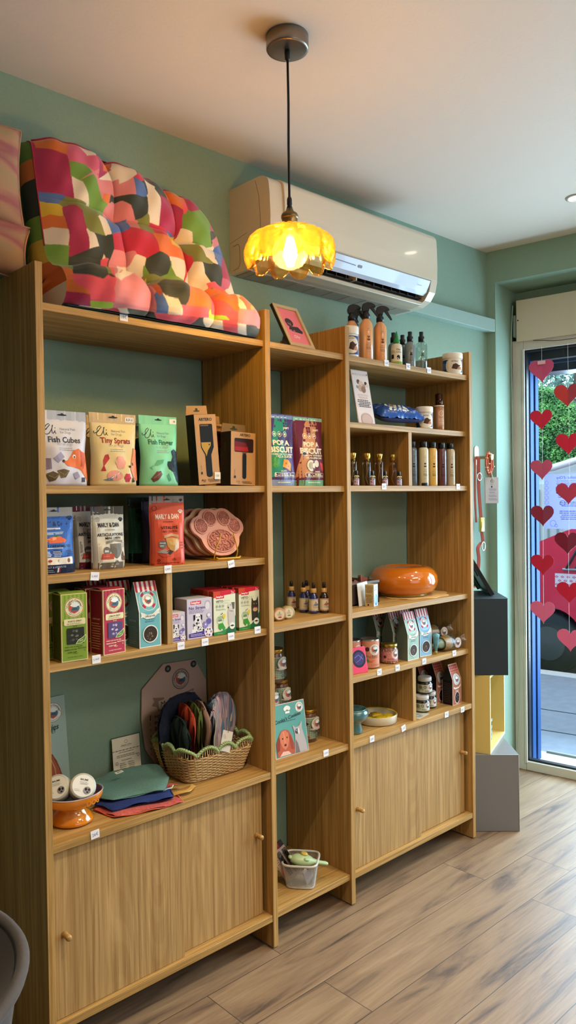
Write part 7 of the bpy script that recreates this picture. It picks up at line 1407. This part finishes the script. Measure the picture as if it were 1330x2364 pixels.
for k in range(6):
    a_ = k*PI/3; b.tube([(.006*math.cos(a_),.006*math.sin(a_),Zs-.080),(.013*math.cos(a_),.013*math.sin(a_),Zs-.108),(.014*math.cos(a_),.014*math.sin(a_),Zs-.130),(.006*math.cos(a_),.006*math.sin(a_),Zs-.156)], .0042, 8)
b.lathe([(0,Zs-.078),(.006,Zs-.084),(.011,Zs-.110),(.011,Zs-.132),(.005,Zs-.152),(0,Zs-.158)],16)
mem = bpy.data.materials.new('filament_glow'); mem.use_nodes = True; t = mem.node_tree; [t.nodes.remove(n) for n in list(t.nodes)]; o_ = t.nodes.new('ShaderNodeOutputMaterial'); em = t.nodes.new('ShaderNodeEmission'); em.inputs[0].default_value = (1,.72,.28,1); em.inputs[1].default_value = 260; t.links.new(em.outputs[0], o_.inputs[0])
b.build('filament', mem, bl)
pt = light('pendant_glow', 'POINT', (0,0,0), 22.0, (1.0,.75,.36), .022); pt.parent = pd; pt.location = (0,0,Zs-.118)
# ================================================================ CEILING SPOTS
def spot(label, x, y, e=6, warm=(1,.86,.66)):
    o = empty('ceiling_spotlight', (x,y,2.746), 0, label, 'spotlight', 'recessed ceiling spotlights'); b = MB(); b.lathe([(.043,0),(.043,-.004),(.034,-.006),(.031,-.003),(.030,0)],36); b.build('trim_ring', mat('#c9c4bb',.3,.5), o)
    b = MB(); b.lathe([(0,-.0022),(.030,-.0022)],28); b.build('lens', mat('#fff0d6',.5,emit=9), o)
    s_ = light('spot_beam', 'SPOT', (0,0,0), e, warm, .03, spot=120, blend=.8); s_.parent = o; s_.location = (0,0,-.012); return o
spot('recessed ceiling spotlight near the window, right edge of the picture', 2.275,-.319, 22)
for x, y, lb, e in ((.25,-1.25,'recessed ceiling spotlight behind the camera, above the aisle',84),(1.45,-1.15,'recessed ceiling spotlight in the middle of the room',84),(-1.1,-.9,'recessed ceiling spotlight to the far left of the room',4),(2.2,-2.2,'recessed ceiling spotlight by the shop window behind the camera',20)): spot(lb, x, y, e)
# ================================================================ WALL HOOK, LEASH, ROPE RING
hk = empty('wall_hook', (2.520,.347,1.690), 0, 'brass and white coat hook peg on the wall right of the shelves', 'hook')
MBR = mat('#b8a070',.25,.9)
b = MB(); P = []
for a_ in range(0,360,12): t = math.radians(a_); P.append((.019*math.cos(t), .019*math.sin(t)+(.030 if math.sin(t) >= 0 else -.030)))
b.prism(P, -.004, 0, 'y'); b.build('back_plate', mat('#d2c8b4',.3), hk)
b = MB(); b.lathe([(0,0),(.0085,0),(.0085,.082),(.016,.083),(.0165,.088),(.014,.091),(0,.092)],28,M=Matrix.Translation((0,-.003,-.012))@Matrix.Rotation(PI/2,4,'X')); b.build('peg', MBR, hk)
le = empty('dog_leash', (2.520,.330,1.678), 0, 'coral webbing dog collar and lead hanging from the hook', 'dog lead')
MCR = mat('#b5594c',.7,bump=.3,bscale=300)
def strap(mb, pts, w_, th_, side=(.8,-.6,0)):
    P = [Vector(p) for p in pts]; S = Vector(side).normalized(); V = []
    for p in P: V.append([mb.bm.verts.new(p+S*w_/2*a_+Vector((0,-1,0))*th_/2*c_) for a_,c_ in ((-1,-1),(1,-1),(1,1),(-1,1))])
    for A,B in zip(V,V[1:]):
        for k in range(4): mb.bm.faces.new((A[k],A[(k+1)%4],B[(k+1)%4],B[k]))
    mb.bm.faces.new(V[0]); mb.bm.faces.new(V[-1][::-1])
OX_ = -.044
b = MB(); strap(b, bez([(OX_+.032,.0,.0),(OX_+.020,-.012,.004),(OX_+.012,-.018,-.02),(OX_+.012,-.018,-.15),(OX_+.030,-.018,-.31)],6), .015, .003); strap(b, bez([(OX_+.02,-.004,.003),(OX_+.004,-.003,-.02),(OX_+.0,-.003,-.20),(OX_+.01,-.003,-.33)],6), .008, .003); strap(b, bez([(OX_+.034,-.018,-.375),(OX_+.040,-.018,-.40),(OX_+.046,-.018,-.43)],4), .014, .003); strap(b, bez([(OX_+.040,-.015,-.43),(OX_+.012,-.010,-.46),(OX_+.022,-.008,-.52),(OX_+.010,-.006,-.60),(OX_-.01,-.006,-.66)],6), .015, .004); b.build('webbing', MCR, le)
b = MB(); 
for zc, w_ in ((-.098,.019),): b.tube([(OX_+.014+w_*math.cos(t)*(1 if abs(math.cos(t))>.5 else 1), -.021, zc+w_*math.sin(t)) for t in [2*PI*k/24 for k in range(24)]], .0032, 8, closed=True)
b.build('slider', mat('#d2c8bc',.25,.8), le)
b = MB(); b.tube([(OX_+.046+.016*math.cos(t), -.020, -.452+.022*math.sin(t)) for t in [2*PI*k/24 for k in range(24)]], .0028, 8, closed=True); b.build('d_ring', mat('#d6cdc0',.25,.8), le)
b = MB(); b.box((OX_+.016,-.028,-.378),(OX_+.050,-.012,-.305), bev=.004); b.box((OX_+.022,-.030,-.36),(OX_+.044,-.027,-.325), bev=.001); b.build('buckle', mat('#d8bc5c',.22,.9), le)
rp = empty('rope_ring', (2.512,.262,1.690), 0, 'orange beaded paracord loops hanging at the end of the peg', 'rope')
b = MB()
for j,(dx,R_) in enumerate(((-.012,.050),(.010,.046),(.0,.054))):
    P = [(dx+.022*math.sin(t)*(1 if j<2 else .6), .004*j, -.042+R_*math.cos(t)+.002*math.sin(9*t)) for t in [2*PI*k/48 for k in range(48)]]; b.tube(P, .0055, 7, mat('#c85a24',.6,bump=1,bscale=500,var=.4), closed=True)
b.tube([(.004,0,-.09),(.006,0,-.115)], .003, 6, mat('#c85a24',.6)); b.build('braided_cord', None, rp)
b = MB(); q = random.Random(2)
for k in range(9): t = q.uniform(0,6.28); b.lathe([(0,-.004),(.0075,-.003),(.0075,.003),(0,.004)],8,c=((-.012,.010)[k%2]+.022*math.sin(t),-.002,-.042+.048*math.cos(t)))
b.build('beads', mat('#d8a088',.5), rp)
ht = empty('paper_tag', (2.520,.258,1.575), math.radians(-48), 'lilac white paper swing tag hanging below the orange rope loops', 'hang tag')
b = MB(); b.box((-.031,0,-.130),(.034,.0008,.0)); b.build('front_tag', mat('#cfd0de',.6), ht); b = MB(); b.box((-.037,.003,-.127),(.026,.0038,.002)); b.build('rear_tag', mat('#c2c4d0',.6), ht)
a = Art(.062,.13); a.ring(.55,.86,.14,.02,'#4f5266'); a.line([(.45,.80),(.45,.90),(.55,.93),(.62,.86)],.03,'#4f5266'); a.text('OKY',.5,.74,.22,'#4f5266'); a.ell(.5,.64,.06,'#4f5266',.09); a.lines(.25,.9,.48,.58,4,'#7c80a0'); a.lines(.3,.8,.38,.45,2,'#7c80a0'); a.lines(.22,.9,.24,.33,3,'#7c80a0'); a.lines(.22,.95,.10,.2,3,'#7c80a0'); a.build('print', ht, lambda x,y:(x-.030,0,y-.13))
b = MB(); b.tube([(.006,-.002,-.022),(.004,-.004,.004),(.0,.0,.025)],.0022,6); b.build('tie', mat('#d8cdb0',.5), ht)
# ================================================================ STACKED BOX SHELVES IN THE CORNER
def boxframe(name, label, corner, du, dv, wu, wv, z0, z1, col, closed=True, inner=None, t_=.012):
    """du: unit vector along the front face away from corner, dv: depth direction"""
    o = empty(name, (corner[0],corner[1],z0), 0, label, 'box shelf', 'coloured box shelves stacked in the corner'); du = Vector((*du,0)).normalized(); dv = Vector((-du.y,du.x,0)) if Vector((-du.y,du.x,0)).dot(Vector((*dv,0))) > 0 else Vector((du.y,-du.x,0))
    M_ = Matrix(((du.x,dv.x,0,0),(du.y,dv.y,0,0),(0,0,1,0),(0,0,0,1))); h = z1-z0
    b = MB()
    if closed: b.box((0,0,0),(wu,wv,h), bev=.0015); bmesh.ops.transform(b.bm, matrix=M_, verts=b.bm.verts); b.build('casing', mat(col,.45), o)
    return o, M_
MGY = '#6f6e69'
og, _m = boxframe('box_shelf','grey box standing on the floor at the bottom of the corner stack',(2.149,-.100),(-.72,.70),(.70,.72),.255,.330,0.001,.341,'#77777a')
b = MB(); b.tube([(0,0,.3395),(.255,0,.3395)],.0012,4); b.tube([(.255*0,0,.0),(0,0,.3395)],.0012,4); bmesh.ops.transform(b.bm, matrix=_m, verts=b.bm.verts); b.build('edge_band', mat('#8e8d8a',.5), og)
# yellow, open towards the window
oy_ = empty('box_shelf', (2.063,-.011,.342), 0, 'pale yellow open box in the middle of the corner stack', 'box shelf', 'coloured box shelves stacked in the corner')
e1_ = Vector((.936,.353,0)); e2_ = Vector((-.353,.936,0)); M_ = Matrix(((e1_.x,e2_.x,0,0),(e1_.y,e2_.y,0,0),(0,0,1,0),(0,0,0,1))); Lw, Ld, Hh, tt = .335,.235,.346,.012
b = MB(); b.box((0,0,0),(tt,Ld,Hh)); b.box((Lw-tt,0,0),(Lw,Ld,Hh)); b.box((tt,0,0),(Lw-tt,Ld,tt)); b.box((tt,0,Hh-tt),(Lw-tt,Ld,Hh)); b.box((tt,Ld-.008,tt),(Lw-tt,Ld,Hh-tt)); bmesh.ops.transform(b.bm, matrix=M_, verts=b.bm.verts); b.build('casing', mat('#d3bb70',.5), oy_)
b = MB(); [b.box(a_,c_) for a_,c_ in (((.0,-.0008,.0),(tt,0,Hh)),((Lw-tt,-.0008,0),(Lw,0,Hh)),((tt,-.0008,0),(Lw-tt,0,tt)),((tt,-.0008,Hh-tt),(Lw-tt,0,Hh)))]; bmesh.ops.transform(b.bm, matrix=M_, verts=b.bm.verts); b.build('front_edge', mat('#ebe2a0',.5), oy_)
gc = empty('grey_crate', (0,0,0), 0, 'small grey folding crate inside the yellow box', 'crate'); gc.location = Vector((2.063,-.011,.3545))+e1_*.075+e2_*.03; gc.rotation_euler = (0,0,math.atan2(e1_.y,e1_.x))
b = MB(); [b.box(a_,c_) for a_,c_ in (((0,0,0),(.10,.004,.095)),((0,.146,0),(.10,.15,.095)),((0,0,0),(.004,.15,.095)),((.096,0,0),(.10,.15,.095)),((0,0,0),(.10,.15,.004)))]; b.build('crate_walls', mat('#6f8078',.5), gc)
b = MB(); [b.box((.008+.016*i,-.003,.012+.02*j),(.020+.016*i,.0,.026+.02*j)) for i in range(6) for j in range(3)]; b.box((-.003,-.004,.088),(.103,.0,.097)); b.box((.104,.0,.088),(.098,.15,.097)); b.build('ribs', mat('#93a59c',.5), gc)
ob, _m = boxframe('box_shelf','dark slate blue box on top of the corner stack',(2.132,-.062),(-.69,.72),(.72,.69),.232,.285,.689,1.030,'#22303a')
b = MB(); b.tube([(0,0,.340),(.232,0,.340)],.0012,4); b.tube([(0,.285,.340),(0,0,.340)],.0012,4); bmesh.ops.transform(b.bm, matrix=_m, verts=b.bm.verts); b.build('edge_band', mat('#3c4c58',.5), ob)
# framed easel display seen from its side, on the slate blue box
ef = empty('easel_frame', (2.165,.020,1.031), 0, 'black framed display leaning on an easel back atop the slate blue box', 'easel frame')
fx_ = Vector((-.69,.72,0)).normalized()   # leans this way
sx_ = Vector((.72,.69,0)).normalized()    # width direction
def EP(a_, c_, z): return fx_*a_ + sx_*c_ + Vector((0,0,z))
b = MB(); 
def slab(mb, c0, c1, z0, z1, d0, d1, m=None):  # slab on the leaning plane: along slope s from z0..z1, thickness d
    T = Vector((.50,0,.866)); Nn = Vector((.866,0,-.50)); pts = []
    for d_ in (d0,d1):
        for c_, s_ in ((c0,z0),(c1,z0),(c1,z1),(c0,z1)): pts.append(fx_*(T.x*s_+Nn.x*d_)+sx_*c_+Vector((0,0,T.z*s_+Nn.z*d_)))
    V = [mb.bm.verts.new(p) for p in pts]
    for f_ in ((0,1,2,3),(7,6,5,4),(0,4,5,1),(1,5,6,2),(2,6,7,3),(3,7,4,0)):
        f = mb.bm.faces.new([V[k] for k in f_]); 
        if m is not None: f.material_index = mb.mi(m)
Hs = .40
for c0,c1,z0,z1 in ((0,.26,0.008,.022),(0,.26,Hs-.014,Hs),(0,.014,.022,Hs-.014),(.246,.26,.022,Hs-.014)): slab(b,c0,c1,z0,z1,.0,.018)
b.build('frame_border', mat('#08090a',.4), ef)
b = MB(); slab(b,.01,.25,.018,Hs-.01,.004,.010); b.build('backing_panel', mat('#4a3d3a',.5), ef)
b = MB(); slab(b,.09,.15,.10,.30,.010,.014); V = [EP(.155,.09,.27),EP(.155,.15,.27),EP(.215,.15,.004),EP(.215,.09,.004)]; b.poly([v for v in V]); b.poly([v+fx_*.004 for v in V]); b.build('easel_leg', mat('#0e1110',.5), ef)
b = MB(); 
for k in range(12): s_ = .06+.020*k; p0 = EP(.05+.5*s_*.9+.012,.03,.866*s_*.86); b.tube([p0, p0+sx_*.05], .0052, 6, mat('#1f6a50' if k%1 == 0 else '#cfe0d6',.4)); b.tube([p0+sx_*.052, p0+sx_*.06+Vector((0,0,.002))], .0040, 6, mat('#b9d8c8',.4))
b.tube([EP(.07,.02,.03),EP(.20,.02,.26)], .008, 6, mat('#123a30',.4)); b.build('green_coil', None, ef)
# ================================================================ CHAIR
ch = empty('velvet_chair', (-.475,-.265,0), math.radians(40), 'brown-grey velvet chair with thin black metal legs at the lower left edge', 'chair')
MV = mat('#4a3f38',.85,sheen=.12,bump=.2,bscale=80,var=.08)
def shell(u, v, off=0):
    # u around the back from arm to arm, v from seat edge up to the rim
    a_ = math.radians(-115+230*u); r = .195+.070*v; top = .115*(.42+.58*math.cos(math.radians((u-.5)*150)))
    return ((r+off)*math.cos(a_)*.98, (r+off)*math.sin(a_)*1.08, .475+top*v+.10*0)
b = MB(); b.grid(lambda u,v: shell(u,v), 40, 12); b.grid(lambda u,v: shell(u,v,-.022), 40, 12, None, True); A = [shell(k/40,1,-.011) for k in range(41)]; b.tube(A, .0135, 8); b.tube([shell(0,k/12,-.011) for k in range(13)], .012, 8); b.tube([shell(1,k/12,-.011) for k in range(13)], .012, 8); b.build('backrest', MV, ch)
b = MB(); b.lathe([(0,.43),(.20,.43),(.232,.448),(.236,.475),(.222,.497),(.16,.505),(0,.507)],44,M=Matrix.Diagonal((1.0,1.08,1,1))); b.build('seat', MV, ch)
for sx, sy in ((1,1),(1,-1),(-1,1),(-1,-1)): b = MB(); b.tube([(.13*sx,.13*sy,.44),(.235*sx,.245*sy,.004)], [.011,.0075], 12); b.build('leg', mat('#1d2126',.35,.6), ch)
b = MB(); b.tube([(.135*sx,.135*sy,.432) for sx,sy in ((1,1),(1,-1),(-1,-1),(-1,1))], .009, 8, closed=True); b.build('under_frame', mat('#1d2126',.35,.6), ch)
